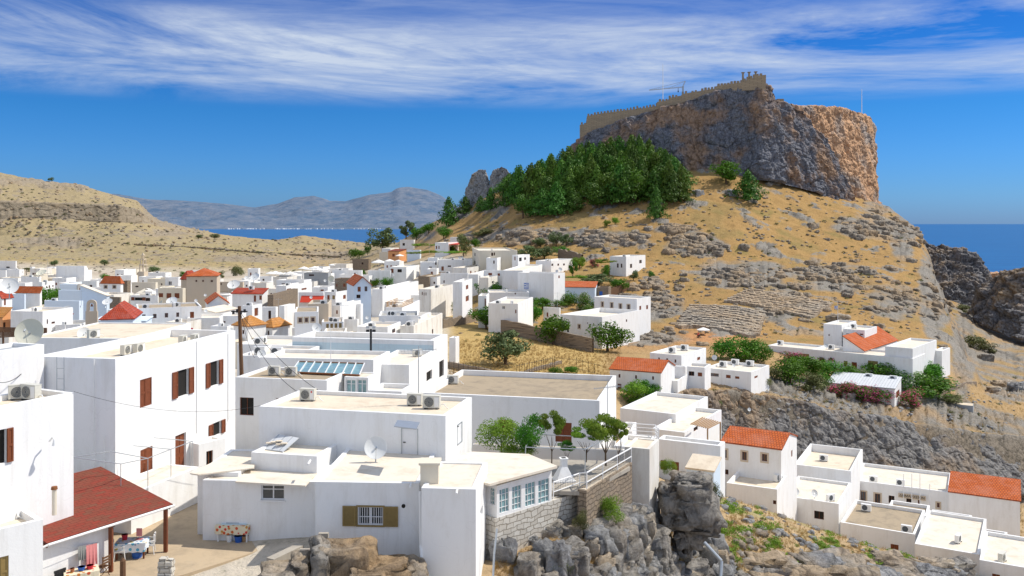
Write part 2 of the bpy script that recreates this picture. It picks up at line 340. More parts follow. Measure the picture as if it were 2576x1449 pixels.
# ------------------------------------------------------------------ land: lofted survey lines, near to far
# each line: (bearing, distance, height relative to the viewpoint | reading of the survey picture if > 200)
LINES = [
 [(-900, 14, -16), (0, 14, -16), (1200, 15, -17), (2576, 24, -22), (3500, 24, -24)],
 [(-900, 36, -16), (0, 36, -15.9), (620, 36, -15.8), (880, 36.5, -15.6), (1000, 38, -15.6), (1060, 38, -16), (1230, 39, -18.2), (1480, 42.6, -18.8), (1570, 46, -19.2), (1640, 50, -20.8), (1800, 55, -22.5), (2200, 62, -25.4), (2576, 66, -28), (3500, 70, -30)],
 [(-900, 44, -16), (0, 44, -15.8), (620, 44, -15.6), (900, 41, -15.0), (1060, 42, -15.8), (1230, 42.2, -16.3), (1400, 44.6, -16.0), (1480, 45.4, -16.3), (1570, 48.5, -16.6), (1740, 58, -20.5), (1900, 66, -22.3), (2050, 70, -24.5), (2300, 70, -26.8), (2576, 70, -29.5), (3500, 76, -32)],
 [(-900, 60, -16), (0, 60, -16), (600, 60, -16), (1000, 60, -16.5), (1230, 56, -16.6), (1500, 56, -16.2), (1650, 58, -16.9), (1740, 62, -18.6), (1830, 76, -23.4), (1950, 80, 1290), (2060, 80, 1330), (2200, 76, 1375), (2400, 73, 1432), (2576, 72, 1475), (3500, 80, -34)],
 [(-900, 90, -18), (0, 90, -18), (600, 90, -18), (1000, 95, -18), (1230, 90, -18.5), (1500, 84, -20.5), (1740, 84, -25), (1830, 95, -31), (2200, 97, -37), (2576, 95, -41), (3500, 100, -44)],
 [(-900, 120, -20), (1000, 120, -20), (1300, 115, -20.5), (1500, 113, -22.5), (1650, 118, -29), (1740, 125, -34), (1830, 130, -37), (2200, 134, -41), (2576, 139, -44), (3500, 150, -46)],
 [(-900, 140, -20), (1000, 140, -20), (1300, 125, -20.7), (1500, 121, -22.5), (1630, 122, -24.0), (1690, 126, 995), (1740, 131, 985), (1850, 134, 985), (2000, 137, 1012), (2150, 139, 1048), (2400, 144, 1085), (2576, 148, 1105), (3500, 160, -38)],
 [(-900, 200, -20), (1000, 200, -20), (1300, 148, -20.8), (1500, 150, -22.5), (1650, 155, -24), (1850, 160, 900), (2000, 165, 922), (2150, 167, 938), (2400, 168, 965), (2470, 172, 990), (2576, 180, 1020), (3500, 190, -42)],
 [(-900, 300, -20), (700, 300, -20), (1000, 270, -20), (1130, 235, -21), (1300, 190, -21.6), (1500, 180, 862), (1650, 185, 850), (1750, 190, 846), (2000, 200, 845), (2150, 205, 838), (2300, 210, 845), (2400, 214, 868), (2455, 216, 930), (2470, 222, -42), (2500, 240, -45), (2576, 265, 960), (3500, 300, -46)],
 [(-900, 420, 668), (0, 420, 668), (500, 400, 690), (700, 385, 688), (900, 370, 684), (1000, 335, 672), (1130, 310, 652), (1200, 290, 660), (1300, 270, 676), (1500, 240, 735), (1650, 235, 760), (1850, 240, 740), (2000, 250, 735), (2200, 255, 740), (2330, 255, 770), (2385, 245, 800), (2412, 250, 835), (2430, 262, -45), (2576, 330, 888), (3500, 380, -50)],
 [(-900, 560, 632), (0, 560, 632), (500, 550, 634), (700, 560, 648), (850, 560, 655), (930, 480, 655), (1000, 420, 645), (1130, 380, 612), (1300, 325, 620), (1500, 290, 655), (1650, 285, 655), (1850, 290, 652), (2000, 300, 640), (2200, 310, 640), (2330, 300, 668), (2372, 290, 735), (2400, 330, -42), (2576, 385, 858), (3500, 440, -54)],
 [(-900, 650, 592), (0, 650, 592), (300, 650, 592), (500, 700, 606), (700, 760, 612), (850, 760, 618), (930, 640, 628), (1000, 560, 622), (1100, 450, 575), (1300, 365, 545), (1500, 345, 532), (1700, 333, 522), (1850, 335, 520), (2000, 347, 530), (2150, 357, 530), (2250, 367, 555), (2310, 352, 592), (2340, 350, 645), (2362, 380, -36), (2576, 435, 835), (3500, 520, -56)],
 [(-900, 668, 546), (0, 668, 546), (300, 700, 556), (370, 730, 562), (420, 780, 574), (530, 860, 588), (700, 920, 603), (760, 930, 592), (850, 930, 603), (905, 860, 610), (1000, 650, 610), (1060, 560, 572), (1150, 480, 528), (1200, 455, 496), (1300, 425, 470), (1400, 408, 450), (1500, 395, 436), (1600, 385, 424), (1700, 378, 414), (1850, 373, 420), (2000, 383, 440), (2100, 393, 480), (2180, 403, 503), (2230, 408, 516), (2300, 402, 573), (2322, 392, 604), (2345, 420, -34), (2576, 500, -54), (3500, 620, -58)],
 [(-900, 674, 500), (0, 674, 512), (300, 706, 518), (350, 730, 530), (380, 760, 552), (420, 790, 562), (530, 880, 585), (700, 960, -23), (760, 950, 595), (850, 950, -22), (905, 900, -22), (1000, 680, -25), (1060, 580, -4), (1150, 495, 532), (1300, 440, 474), (1400, 424, 452), (1500, 410, 438), (1700, 392, 418), (1850, 385, 430), (2100, 402, 490), (2230, 418, 524), (2300, 415, -8), (2345, 440, -40), (2576, 530, -57), (3500, 650, -60)],
 [(-900, 800, 400), (0, 760, 431), (60, 765, 443), (110, 770, 452), (200, 775, 462), (250, 780, 478), (300, 785, 493), (345, 800, 503), (375, 810, 535), (400, 830, 556), (450, 870, 572), (530, 930, 586), (560, 1000, -45), (700, 1010, -60), (1000, 800, -58), (1060, 640, -30), (1150, 560, -12), (1300, 520, 520), (1500, 440, 520), (1850, 430, 470), (2200, 450, -5), (2345, 500, -58), (2576, 600, -66), (3500, 700, -66)],
 [(-900, 1000, 30), (0, 1000, 20), (345, 1000, 0), (450, 1000, -10), (530, 1050, -30), (580, 1060, -66), (1000, 900, -68), (1150, 700, -66), (1300, 640, -66), (2345, 640, -70), (3500, 800, -70)],
 [(-900, 1600, -70), (3500, 1600, -70)],
]
_L = []
for ln in LINES:
    a = np.array(ln, float)
    z = np.where(a[:, 2] > 200, (563-a[:, 2])/F*a[:, 1], a[:, 2])
    _L.append((a[:, 0], np.log(a[:, 1]), z))
def nodes_at(px):
    px = np.asarray(px, float)
    D = np.stack([np.interp(px, l[0], l[1]) for l in _L]); Z = np.stack([np.interp(px, l[0], l[2]) for l in _L])
    for k in range(1, len(D)): D[k] = np.maximum(D[k], D[k-1]+.004)
    return D, Z
def ground_col(px, Ds):
    D, Z = nodes_at([px]); return CH+np.interp(np.log(Ds), D[:, 0], Z[:, 0])
def ground(x, y):
    return float(ground_col(1288+F*x/y, np.array([y]))[0])
_DS = np.geomspace(30, 1100, 2600)
def hit(px, py, h=0.0, D0=30):
    g = ground_col(px, _DS); zr = CH+(563-py)/F*_DS
    d = zr-g-h; ok = np.where((d <= 0) & (_DS >= D0))[0]
    if len(ok) == 0: return 600.0
    i = ok[0]
    if i == 0 or d[i-1] <= 0: return float(_DS[i])
    t = d[i-1]/(d[i-1]-d[i]); return float(_DS[i-1]+(_DS[i]-_DS[i-1])*t)
def on_ground(px, py):
    D = hit(px, py); p = P(px, py, D); p.z = ground(p.x, p.y); return p
# ---- sheet
cols = np.concatenate([np.linspace(-900, -60, 70, endpoint=False), np.linspace(-60, 2640, 1000, endpoint=False), np.linspace(2640, 3500, 70)])
NS = [10, 46, 40, 46, 40, 34, 60, 40, 44, 44, 46, 46, 46, 22, 26, 12]
ND, NZ = nodes_at(cols)
rowsD, rowsZ, seg = [], [], []
for k, n in enumerate(NS):
    for j in range(n):
        t = j/n; ts = t
        rowsD.append(ND[k]*(1-t)+ND[k+1]*t); rowsZ.append(NZ[k]*(1-ts)+NZ[k+1]*ts); seg.append(k+t)
rowsD.append(ND[-1]); rowsZ.append(NZ[-1]); seg.append(len(NS))
LD = np.exp(np.array(rowsD)); LZ = np.array(rowsZ); SG = np.array(seg)[:, None]*np.ones_like(LD); PX = cols[None, :]*np.ones_like(LD)
# soften the survey-line kinks a little
for it in range(3):
    Zs = LZ.copy(); Zs[1:-1] = .25*LZ[:-2]+.5*LZ[1:-1]+.25*LZ[2:]; 
    Zs[:, 1:-1] = .25*Zs[:, :-2]+.5*Zs[:, 1:-1]+.25*Zs[:, 2:]; LZ = Zs
LX = (PX-1288)/F*LD; PY = 563-LZ*F/LD
X, Y, Z = LX.copy(), LD.copy(), LZ+CH
n_big = fbm(X, Y, Z*0, 4, 1/38.); n_mid = fbm(X+50, Y, Z*0, 4, 1/11.); n_ridge = ridged(X, Y*1.3, Z, 4, 1/16.)
def seg_in(a, b, s=.25): return sst(a-s, a+s, SG)*(1-sst(b-s, b+s, SG))
def pxr(a, b, s=30): return sst(a-s, a+s, PX)*(1-sst(b-s, b+s, PX))
def blob(cx, cy, rx, ry, k=1.0):
    q = ((PX-cx)/rx)**2+((PY-cy)/ry)**2
    return k*np.exp(-q*.9)
rock = np.zeros_like(X)
def add(m):
    global rock
    rock = np.maximum(rock, m)
add(seg_in(5, 6.02, .05)*pxr(1660, 3500))                      # quarry-like cliff behind the lower houses
add(seg_in(6.0, 6.7)*pxr(1700, 3500)*.55)
add(seg_in(1.3, 3.0)*pxr(1240, 1800, 20)*(.15+.6*sst(-.05, .25, n_mid)))                     # crag in the foreground
add(seg_in(0.5, 1.5)*pxr(1700, 3500, 40)*.8*sst(-.15, .15, n_mid))
add(seg_in(12.0, 13.05, .05)*(1-sst(350, 400, PX)))            # cave band of the left ridge
add(seg_in(12.0, 14)*pxr(360, 480)*.6)
for b in [(1540, 600, 95, 22, .8), (1700, 578, 50, 12, .9), (1750, 618, 70, 26, 1), (1870, 690, 120, 32, .9), (1350, 596, 150, 22, .8), (2190, 572, 90, 30, .9),
          (1660, 770, 60, 40, .7), (1960, 760, 70, 50, .7), (1600, 850, 130, 24, .6), (2270, 600, 30, 60, .9), (2350, 740, 36, 110, 1), (2425, 880, 30, 110, 1),
          (2100, 700, 120, 40, .6), (2250, 760, 80, 50, .6), (1140, 530, 40, 22, .9), (1060, 590, 40, 16, .6), (1240, 520, 50, 20, .6), (2000, 455, 70, 18, .6), (2220, 520, 50, 20, .8),
          (230, 465, 200, 14, .6), (60, 455, 80, 12, .7), (420, 585, 120, 14, .5), (130, 605, 90, 14, .8), (620, 650, 120, 14, .5), (830, 640, 110, 16, .5), (2540, 985, 60, 26, .9),
          (1900, 1340, 60, 18, .5), (2080, 1400, 150, 30, .5)]: add(blob(*b))
hillm = seg_in(8, 12.6)*pxr(1150, 3500)+seg_in(9, 14)*(1-sst(950, 1050, PX))
add(hillm*sst(.12, .34, n_mid+.35*n_big)*.75)
add(seg_in(8, 15)*pxr(2395, 3500, 25)*.35)
sea_side = seg_in(9, 14.5)*pxr(2320, 3500, 20)
add(sea_side*sst(.0, .2, n_big)*.9)
rock = np.clip(rock*(.72+.6*sst(-.25, .25, n_mid)), 0, 1)
# displacement along the surface normal
def normals(X, Y, Z):
    du = np.stack([np.gradient(A, axis=1) for A in (X, Y, Z)], -1); dv = np.stack([np.gradient(A, axis=0) for A in (X, Y, Z)], -1)
    n = np.cross(du, dv); n /= np.linalg.norm(n, axis=-1)[..., None]+1e-9; n[n[..., 2] < 0] *= -1; return n
N3 = normals(X, Y, Z)
sc = np.clip(Y/220., .35, 3.0)
f1, f2, cid = cells(X/(3.2*sc), Y/(3.2*sc), Z/(2.2*sc)); g1, g2, cid2 = cells(X/(1.2*sc)+9, Y/(1.2*sc), Z/(.9*sc))
crag = (cid-.5)*1.5-1.0*(1-sst(0, .16, f2-f1))+(cid2-.5)*.7-.35*(1-sst(0, .15, g2-g1))
amp = np.clip(rock, 0, 1)**1.2*np.clip(Y/110., .45, 2.6)
hillw = seg_in(7.8, 13); clf = seg_in(5, 6.02, .05)*pxr(1660, 3500)
disp = amp*(crag*(.55-.35*hillw-.2*clf)+.5*n_ridge+.5*fbm(X, Y, Z, 4, 1/5.)+clf*(.9*ridged(X, Y, Z, 5, 1/13.)+.8*ridged(X/9., Y/9., Z/1.6, 3)+.5*fbm(X, Y, Z*2, 4, 1/4.)))*(1-.3*hillw)*(1-.75*clf)
soft = fbm(X, Y, Z*0, 5, 1/6.)*.35*np.clip(Y/150., .3, 3)*(hillm+.15+.4*seg_in(0.5, 3)*pxr(1700, 3500))
gully = -2.2*seg_in(10, 12)*(1-sst(900, 1000, PX))*np.abs(fbm(X, Y, Z*0, 3, 1/70.))*3
X = X+N3[..., 0]*disp; Y = Y+N3[..., 1]*disp; Z = Z+N3[..., 2]*disp+soft+gully
# colours
def lerp(a, b, t): return a*(1-t[..., None])+b*t[..., None]
c = np.ones(X.shape+(3,))*np.array([.50, .36, .20])
golden = np.array([.46, .30, .125]); pale = np.array([.62, .50, .33]); green = np.array([.23, .25, .09]); town = np.array([.62, .55, .45]); olivey = np.array([.44, .36, .19]); red = np.array([.6, .33, .17])
c = lerp(c, golden, seg_in(7.6, 13)*pxr(1130, 2420)*.9)
c = lerp(c, town, seg_in(0, 8.6)*(1-sst(1120, 1160, PX)))
c = lerp(c, town*.9, seg_in(8.6, 9.4)*(1-sst(1250, 1350, PX))*.8)
c = lerp(c, olivey*1.1, seg_in(9.3, 15)*(1-sst(960, 1050, PX)))
c = lerp(c, green*1.3, seg_in(9, 11.6)*(1-sst(900, 1000, PX))*sst(-.05, .3, n_mid+.5*n_big)*.55)
c = lerp(c, np.array([.46, .40, .14]), blob(560, 622, 190, 10, .7))
c = lerp(c, np.array([.66, .46, .26]), blob(830, 645, 130, 22, .8)+blob(1000, 700, 1, 1, 0))
c = lerp(c, green, seg_in(7.5, 12.6)*pxr(1200, 3500)*sst(.16, .42, -n_mid+.3*n_big)*.45)
c = lerp(c, red, np.clip(blob(1650, 850, 130, 24, .8)+blob(1800, 850, 80, 16, .8), 0, 1))
c = lerp(c, np.array([.62, .47, .2]), pxr(1130, 1520)*seg_in(5.4, 8)*.8)
c = lerp(c, np.array([.34, .27, .12]), seg_in(7.6, 13)*pxr(1150, 2420)*sst(.0, .3, fbm(X+300, Y, Z*0, 4, 1/24.))*.6)
c = lerp(c, np.array([.56, .40, .24]), seg_in(.8, 3)*pxr(1235, 1800)*.7)
c = lerp(c, green, seg_in(1, 3.2)*pxr(1790, 3500)*sst(.0, .3, n_mid)*.6)
rockc = lerp(np.ones(X.shape+(3,))*np.array([.33, .305, .27]), np.array([.46, .33, .20]), sst(.0, .35, fbm(X, Y, Z, 3, 1/14.)))
leftg = seg_in(9, 15)*(1-sst(960, 1050, PX))
rockc = lerp(rockc, np.array([.42, .34, .24]), leftg*.8)
rockc = lerp(rockc, np.array([.30, .25, .19]), seg_in(5, 6.0, .1)*pxr(1700, 3500)*.75)
rockc = rockc*(1-.45*(1-sst(0, .12, f2-f1))*rock)[..., None]
c = lerp(c, rockc, sst(.22, .5, rock))
farm = seg_in(9.5, 15)*(1-sst(960, 1050, PX))
c = lerp(c, np.array([.34, .29, .20]), farm*.35)
ht = (seg_in(7.6, 16)*np.clip(1-seg_in(7.6, 9.2)*(1-sst(1120, 1200, PX)), 0, 1)+seg_in(5.6, 8)*pxr(1130, 3500))[..., None].clip(0, 1)
c = c*(1-ht*(1-np.array([.86, .79, .66])))+0
c = lerp(c, np.array([.40, .34, .24]), farm*.3)
c = lerp(c, rockc*.85, sst(.22, .5, rock)*ht[..., 0]*.8)
c = c*(1+.16*n_mid+.12*n_big)[..., None]
colat = np.concatenate([np.clip(c, 0, 1).reshape(-1, 3), np.ones((X.size, 1))], 1)
def land_mat():
    m, nt, b = new_mat('dry_hill_ground'); g = geopos(nt)
    a = nd(nt, 'ShaderNodeAttribute', attribute_name='tone'); rk = nd(nt, 'ShaderNodeAttribute', attribute_name='rock')
    n1 = noise_n(nt, .35, 8, .72, g); n2 = noise_n(nt, 2.2, 7, .75, g)
    k = ramp(nt, n1, [(.3, (.62, .62, .60)), (.5, (1, 1, 1)), (.72, (1.0, 1.0, 1.0))])
    c = mixc(nt, .8, a.outputs['Color'], k, 'MULTIPLY')
    k2 = ramp(nt, n2, [(.32, (.45, .47, .42)), (.5, (1, 1, 1))]); c = mixc(nt, .75, c, k2, 'MULTIPLY')
    st = ramp(nt, noise_n(nt, .9, 5, .8, g), [(.64, (0, 0, 0)), (.69, (1, 1, 1))])
    c = mixc(nt, mathn(nt, 'MULTIPLY', st, .55), c, (.50, .47, .42))
    rkc = mixc(nt, .9, c, ramp(nt, n2, [(.3, (.3, .3, .3)), (.55, (1, 1, 1)), (.8, (1.0, 1.0, 1.0))]), 'MULTIPLY')
    c = mixc(nt, rk.outputs['Fac'], c, rkc)
    nt.links.new(c, b.inputs['Base Color']); b.inputs['Roughness'].default_value = .95
    h = mathn(nt, 'ADD', n1, mathn(nt, 'MULTIPLY', n2, .5)); bump(nt, b, h, .7, .6)
    return m
land = npmesh('hillside', np.stack([X, Y, Z], -1).reshape(-1, 3), gridfaces(*X.shape), land_mat(), smooth=False, attrs={'tone': colat, 'rock': rock.ravel()})
tag(land, kind='structure')
# ------------------------------------------------------------------ sea
def sea_mat():
    m, nt, b = new_mat('deep_sea'); g = geopos(nt)
    mp = nd(nt, 'ShaderNodeMapping'); mp.inputs['Scale'].default_value = (.02, .1, 1); nt.links.new(g, mp.inputs[0])
    n = noise_n(nt, .25, 5, .6, mp.outputs[0])
    nt.links.new(ramp(nt, n, [(.35, (.003, .075, .22)), (.7, (.006, .13, .32))]), b.inputs['Base Color'])
    b.inputs['Roughness'].default_value = .35; b.inputs['Specular IOR Level'].default_value = .18
    bump(nt, b, noise_n(nt, 1.2, 6, .7, mp.outputs[0]), .5, 1.5); return m
mb = MB(); mb.poly([(-90000, 250, 0), (90000, 250, 0), (90000, 160000, 0), (-90000, 160000, 0)])
tag(mb.build('sea', sea_mat()), kind='structure')
# ------------------------------------------------------------------ far mountains (loft sheets)
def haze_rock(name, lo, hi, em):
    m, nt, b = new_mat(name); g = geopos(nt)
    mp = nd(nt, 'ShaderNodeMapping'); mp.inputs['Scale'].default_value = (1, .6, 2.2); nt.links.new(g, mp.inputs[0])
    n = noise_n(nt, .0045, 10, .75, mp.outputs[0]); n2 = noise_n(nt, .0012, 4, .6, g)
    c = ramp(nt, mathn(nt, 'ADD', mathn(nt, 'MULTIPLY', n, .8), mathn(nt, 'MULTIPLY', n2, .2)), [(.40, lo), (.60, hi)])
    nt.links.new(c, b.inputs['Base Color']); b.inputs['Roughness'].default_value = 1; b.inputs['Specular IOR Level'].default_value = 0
    b.inputs['Emission Color'].default_value = (*em, 1); b.inputs['Emission Strength'].default_value = 1  # distance haze put into the slope itself as a faint blue glow
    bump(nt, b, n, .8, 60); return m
def mountain(name, crest, foot, D0, D1, mat, seed, amp):
    px = np.linspace(crest[0][0], crest[-1][0], 420); v = np.linspace(0, 1, 90)[:, None]
    yc = np.interp(px, [a for a, b in crest], [b for a, b in crest]); zc = (563-yc)/F*D1
    zf = np.full(px.shape, -CH-6.0)
    prof = v**1.35
    D = D0+(D1-D0)*v*np.ones_like(px); xx = (px[None]-1288)/F*D
    zz = zf+(zc-zf)*prof
    r = ridged(xx/900.+seed, D/900., zz*0, 5)
    env = np.sin(np.pi*np.clip(v, 0, 1))**.8
    zz = zz+amp*env*(r-.35)+amp*.10*fbm(xx/160., D/160., zz*0, 3)*(v > .02)
    dn = (xx*0+1)*(D1+ (D1-D0)*.5)
    xx2 = np.vstack([xx, xx[-1:]*1.1]); D2 = np.vstack([D, D[-1:]*1.1]); z2 = np.vstack([zz, np.full((1, len(px)), -CH-6)])
    o = npmesh(name, np.stack([xx2, D2, z2+CH], -1).reshape(-1, 3), gridfaces(*xx2.shape), mat)
    tag(o, kind='structure')
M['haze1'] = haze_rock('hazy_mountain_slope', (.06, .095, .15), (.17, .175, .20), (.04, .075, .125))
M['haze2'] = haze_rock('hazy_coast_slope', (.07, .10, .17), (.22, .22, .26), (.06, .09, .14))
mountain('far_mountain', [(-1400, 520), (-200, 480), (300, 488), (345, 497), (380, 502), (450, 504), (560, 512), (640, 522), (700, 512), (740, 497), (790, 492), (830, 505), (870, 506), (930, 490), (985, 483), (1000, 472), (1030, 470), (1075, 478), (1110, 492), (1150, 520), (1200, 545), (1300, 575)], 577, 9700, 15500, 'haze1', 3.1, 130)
mb = MB()
for i in range(60):                         # the low white resort strung along the far shore
    px = random.uniform(560, 960); D = 9560+random.uniform(0, 140); x = (px-1288)/F*D
    w = random.uniform(8, 30); h = random.uniform(1, 6)
    mb.box(x, D, 0, x+w, D+20, h+8)
tag(mb.build('seafront_town', 'white'), 'tiny white buildings strung along the far shore below the blue mountains', 'distant town', kind='stuff')
# ------------------------------------------------------------------ rock bodies
def face_rock(name, top, bot, Dt, Db, mat, label=None, cat=None, back=35, amp=2.2, cs=6.0, nu=420, nv=170, kind='structure', lean=0, stri=.6, seed=0, endroll=0):
    """cliff body between a top and a foot line; closes backwards over its top"""
    x0, x1 = top[0][0], top[-1][0]; px = np.linspace(x0, x1, nu)
    yt = np.interp(px, [a for a, b in top], [b for a, b in top]); yb = np.interp(px, [a for a, b in bot], [b for a, b in bot])
    dt = np.interp(px, [a for a, b in Dt], [b for a, b in Dt]); db = np.interp(px, [a for a, b in Db], [b for a, b in Db])
    zt = CH+(563-yt)/F*dt; zb = CH+(563-yb)/F*db
    nb = 24; v = np.linspace(0, 1, nv)[:, None]
    D = db+(dt-db)*v; Zz = zb+(zt-zb)*v; Xx = (px-1288)/F*D
    # roll the plan outline a little so that the face has buttresses
    b_ = fbm(Xx/22.+seed, Zz/60., D*0+seed, 3)*amp*1.8
    vb = np.linspace(0, 1, nb)[1:, None]
    Db2 = dt+back*vb; Zb2 = zt-vb*vb*3*np.ones_like(dt); Xb2 = (px-1288)/F*dt*np.ones_like(vb)
    Xx = np.vstack([Xx, Xb2]); D = np.vstack([D, Db2]); Zz = np.vstack([Zz, Zb2]); b_ = np.vstack([b_, np.zeros_like(Xb2)])
    n = normals(Xx, D, Zz)
    f1, f2, ci = cells(Xx/cs+seed, D/cs, Zz/(cs*1.25)); g1, g2, cj = cells(Xx/(cs*.33), D/(cs*.33)+seed, Zz/(cs*.4)); h1, h2, ch = cells(Xx/(cs*.13), D/(cs*.13)+seed, Zz/(cs*.13))
    rd = ridged(Xx/(cs*1.3), D/(cs*1.3), Zz/(cs*6)+seed, 6)
    wn = fbm(Xx/(cs*.7)+seed, D/(cs*.7), Zz/(cs*.9), 5)
    d = amp*((ci-.5)*.5-.22*(1-sst(0, .2, f2-f1))+(cj-.5)*.34-.15*(1-sst(0, .15, g2-g1))+(ch-.5)*.22+stri*rd*1.2+wn*.9)
    edge = np.minimum(1, np.concatenate([sst(0, .03, v)+.3, 1-.75*vb], 0))
    Xx = Xx+n[..., 0]*d*edge; D = D-np.abs(n[..., 1])*(d*edge+b_); Zz = Zz+n[..., 2]*d*edge*.45
    o = npmesh(name, np.stack([Xx, D, Zz], -1).reshape(-1, 3), gridfaces(*Xx.shape), mat)
    if label: tag(o, label, cat)
    if kind: tag(o, kind=kind)
    return o
TOPF = [(1440, 372), (1457, 352), (1480, 338), (1520, 322), (1560, 304), (1610, 292), (1650, 275), (1700, 263), (1740, 252), (1790, 236), (1830, 225), (1870, 214), (1925, 211), (1940, 225), (1950, 248), (1985, 268), (2020, 280), (2050, 325), (2075, 350), (2100, 395), (2125, 450), (2140, 490), (2150, 515)]
BOTF = [(1440, 485), (1457, 482), (1500, 475), (1600, 462), (1700, 445), (1850, 444), (1950, 458), (2050, 484), (2100, 508), (2150, 532)]
face_rock('acropolis_rock', TOPF, BOTF, [(1440, 412), (1700, 386), (1925, 372), (2150, 388)], [(1440, 392), (1700, 372), (1925, 362), (2100, 375), (2150, 384)], 'cliff', amp=2.6, cs=9, back=60)
TOPE = [(1990, 262), (2010, 266), (2060, 268), (2120, 274), (2165, 283), (2180, 292), (2192, 315), (2196, 360), (2199, 430), (2202, 500), (2210, 512)]
BOTE = [(1990, 500), (2100, 512), (2160, 522), (2210, 530)]
face_rock('acropolis_east_cliff', TOPE, BOTE, [(1990, 405), (2100, 420), (2165, 432), (2210, 470)], [(1990, 398), (2100, 404), (2165, 412), (2210, 424)], 'cliffwarm', amp=2.2, cs=9, back=60, nu=300, stri=.8, seed=4)
face_rock('twin_crag', [(1172, 500), (1176, 470), (1190, 440), (1205, 428), (1222, 426), (1229, 448), (1232, 470), (1236, 440), (1246, 428), (1262, 420), (1276, 426), (1288, 444), (1294, 470), (1300, 500)], [(1172, 520), (1300, 530)], [(1172, 452), (1300, 440)], [(1172, 446), (1300, 434)], 'rock', amp=1.4, cs=4, back=8, nu=160, nv=90, seed=7)
face_rock('headland_rock', [(2318, 630), (2330, 616), (2380, 618), (2420, 628), (2450, 648), (2466, 680), (2478, 720), (2490, 765)], [(2318, 760), (2400, 770), (2490, 790)], [(2318, 470), (2490, 455)], [(2318, 440), (2490, 430)], 'headland', amp=4.5, cs=8, back=8, nu=200, nv=100, seed=9)
face_rock('headland_rock', [(2452, 790), (2466, 760), (2480, 712), (2500, 700), (2530, 690), (2560, 682), (2620, 672), (2760, 660), (2900, 700)], [(2452, 815), (2520, 840), (2576, 860), (2900, 870)], [(2452, 400), (2576, 385), (2900, 400)], [(2452, 385), (2576, 360), (2900, 370)], 'headland', amp=5, cs=8, back=8, nu=260, nv=100, seed=12)
face_rock('headland_rock', [(2440, 715), (2480, 688), (2520, 686), (2560, 720)], [(2440, 800), (2560, 800)], [(2440, 520), (2560, 520)], [(2440, 510), (2560, 510)], 'cliffwarm', amp=3, cs=9, back=40, nu=80, nv=60, seed=15)
TOPR = [(1650, 1000), (1690, 990), (1740, 981), (1790, 986), (1850, 981), (1920, 998), (2000, 1008), (2070, 1030), (2150, 1044), (2230, 1050), (2310, 1072), (2400, 1080), (2480, 1098), (2576, 1100), (2720, 1112)]
face_rock('ravine_cliff', TOPR, [(1650, 1110), (1740, 1170), (1850, 1220), (2000, 1240), (2720, 1250)], [(1650, 125), (1850, 134.5), (2150, 139.5), (2400, 144.5), (2720, 152)], [(1650, 121), (1850, 128), (2150, 131), (2400, 134), (2720, 142)], 'ravine', amp=.95, cs=4.2, back=3.5, nu=620, nv=150, seed=21, stri=.7)
# ------------------------------------------------------------------ houses
TILES = {'A': (0, 644, .16207), 'B': (335.4, 644, .16207), 'C': (644, 644, .16207), 'E': (872.1, 563.5, .23437), 'F': (1288, 644, .27782),
         'R': (1932, 644, .27782), 'V': (644, 644, .27782), 'Q': (0, 644, .27782), 'G': (1932, 1046.5, .27782), 'H': (1288, 1046.5, .27782), 'I': (644, 1046.5, .27782), 'J': (0, 1046.5, .27782), 'g': (0, 0, 1)}
def tx(t, x): return TILES[t][0]+x*TILES[t][2]
def ty(t, y): return TILES[t][1]+y*TILES[t][2]
HOUSES = {}
def holed(mb, o, u, W, z0, z1, holes, inn, dep):
    o = Vector(o); u = Vector(u); inn = Vector(inn)*dep
    xs = sorted({0, W, *[h[0] for h in holes], *[h[2] for h in holes]}); zs = sorted({z0, z1, *[h[1] for h in holes], *[h[3] for h in holes]})
    p = lambda a, b: o+u*a+Vector((0, 0, b))
    for a0, a1 in zip(xs[:-1], xs[1:]):
        for b0, b1 in zip(zs[:-1], zs[1:]):
            ca, cb = (a0+a1)/2, (b0+b1)/2
            if any(h[0] < ca < h[2] and h[1] < cb < h[3] for h in holes): continue
            mb.poly([p(a0, b0), p(a1, b0), p(a1, b1), p(a0, b1)])
    for h in holes:
        c = [(h[0], h[1]), (h[2], h[1]), (h[2], h[3]), (h[0], h[3])]
        for i in range(4):
            a, b = p(*c[i]), p(*c[(i+1) % 4]); mb.poly([a, b, b+inn, a+inn])
class Face:
    def __init__(s, o, u, n): s.o, s.u, s.n = Vector(o), Vector(u), Vector(n)
    def p(s, a, b, c): return s.o+s.u*a+Vector((0, 0, b))+s.n*c
    def box(s, mb, a0, b0, c0, a1, b1, c1):
        q = s.p; mb.obox([q(a0, b0, c0), q(a1, b0, c0), q(a1, b0, c1), q(a0, b0, c1), q(a0, b1, c0), q(a1, b1, c0), q(a1, b1, c1), q(a0, b1, c1)])
    def ring(s, mb, a0, b0, a1, b1, t, c0, c1):
        s.box(mb, a0, b0, c0, a1, b0+t, c1); s.box(mb, a0, b1-t, c0, a1, b1, c1)
        s.box(mb, a0, b0+t, c0, a0+t, b1-t, c1); s.box(mb, a1-t, b0+t, c0, a1, b1-t, c1)
def louvre(f, a0, b0, a1, b1, c, mat, parent, name='shutter', louv=True, detail=True):
    mb = MB(); f.box(mb, a0, b0, c, a1, b1, c+.035)
    if detail:
        t = .07; f.ring(mb, a0, b0, a1, b1, t, c+.037, c+.06)
        if louv:
            k = 0; z = b0+t+.03
            while z < b1-t-.03: f.box(mb, a0+t, z, c+.037, a1-t, z+.025, c+.052); z += .065
        else: f.box(mb, a0+t, (b0+b1)/2-.05, c+.037, a1-t, (b0+b1)/2+.05, c+.06)
    return mb.build(name, mat, parent)
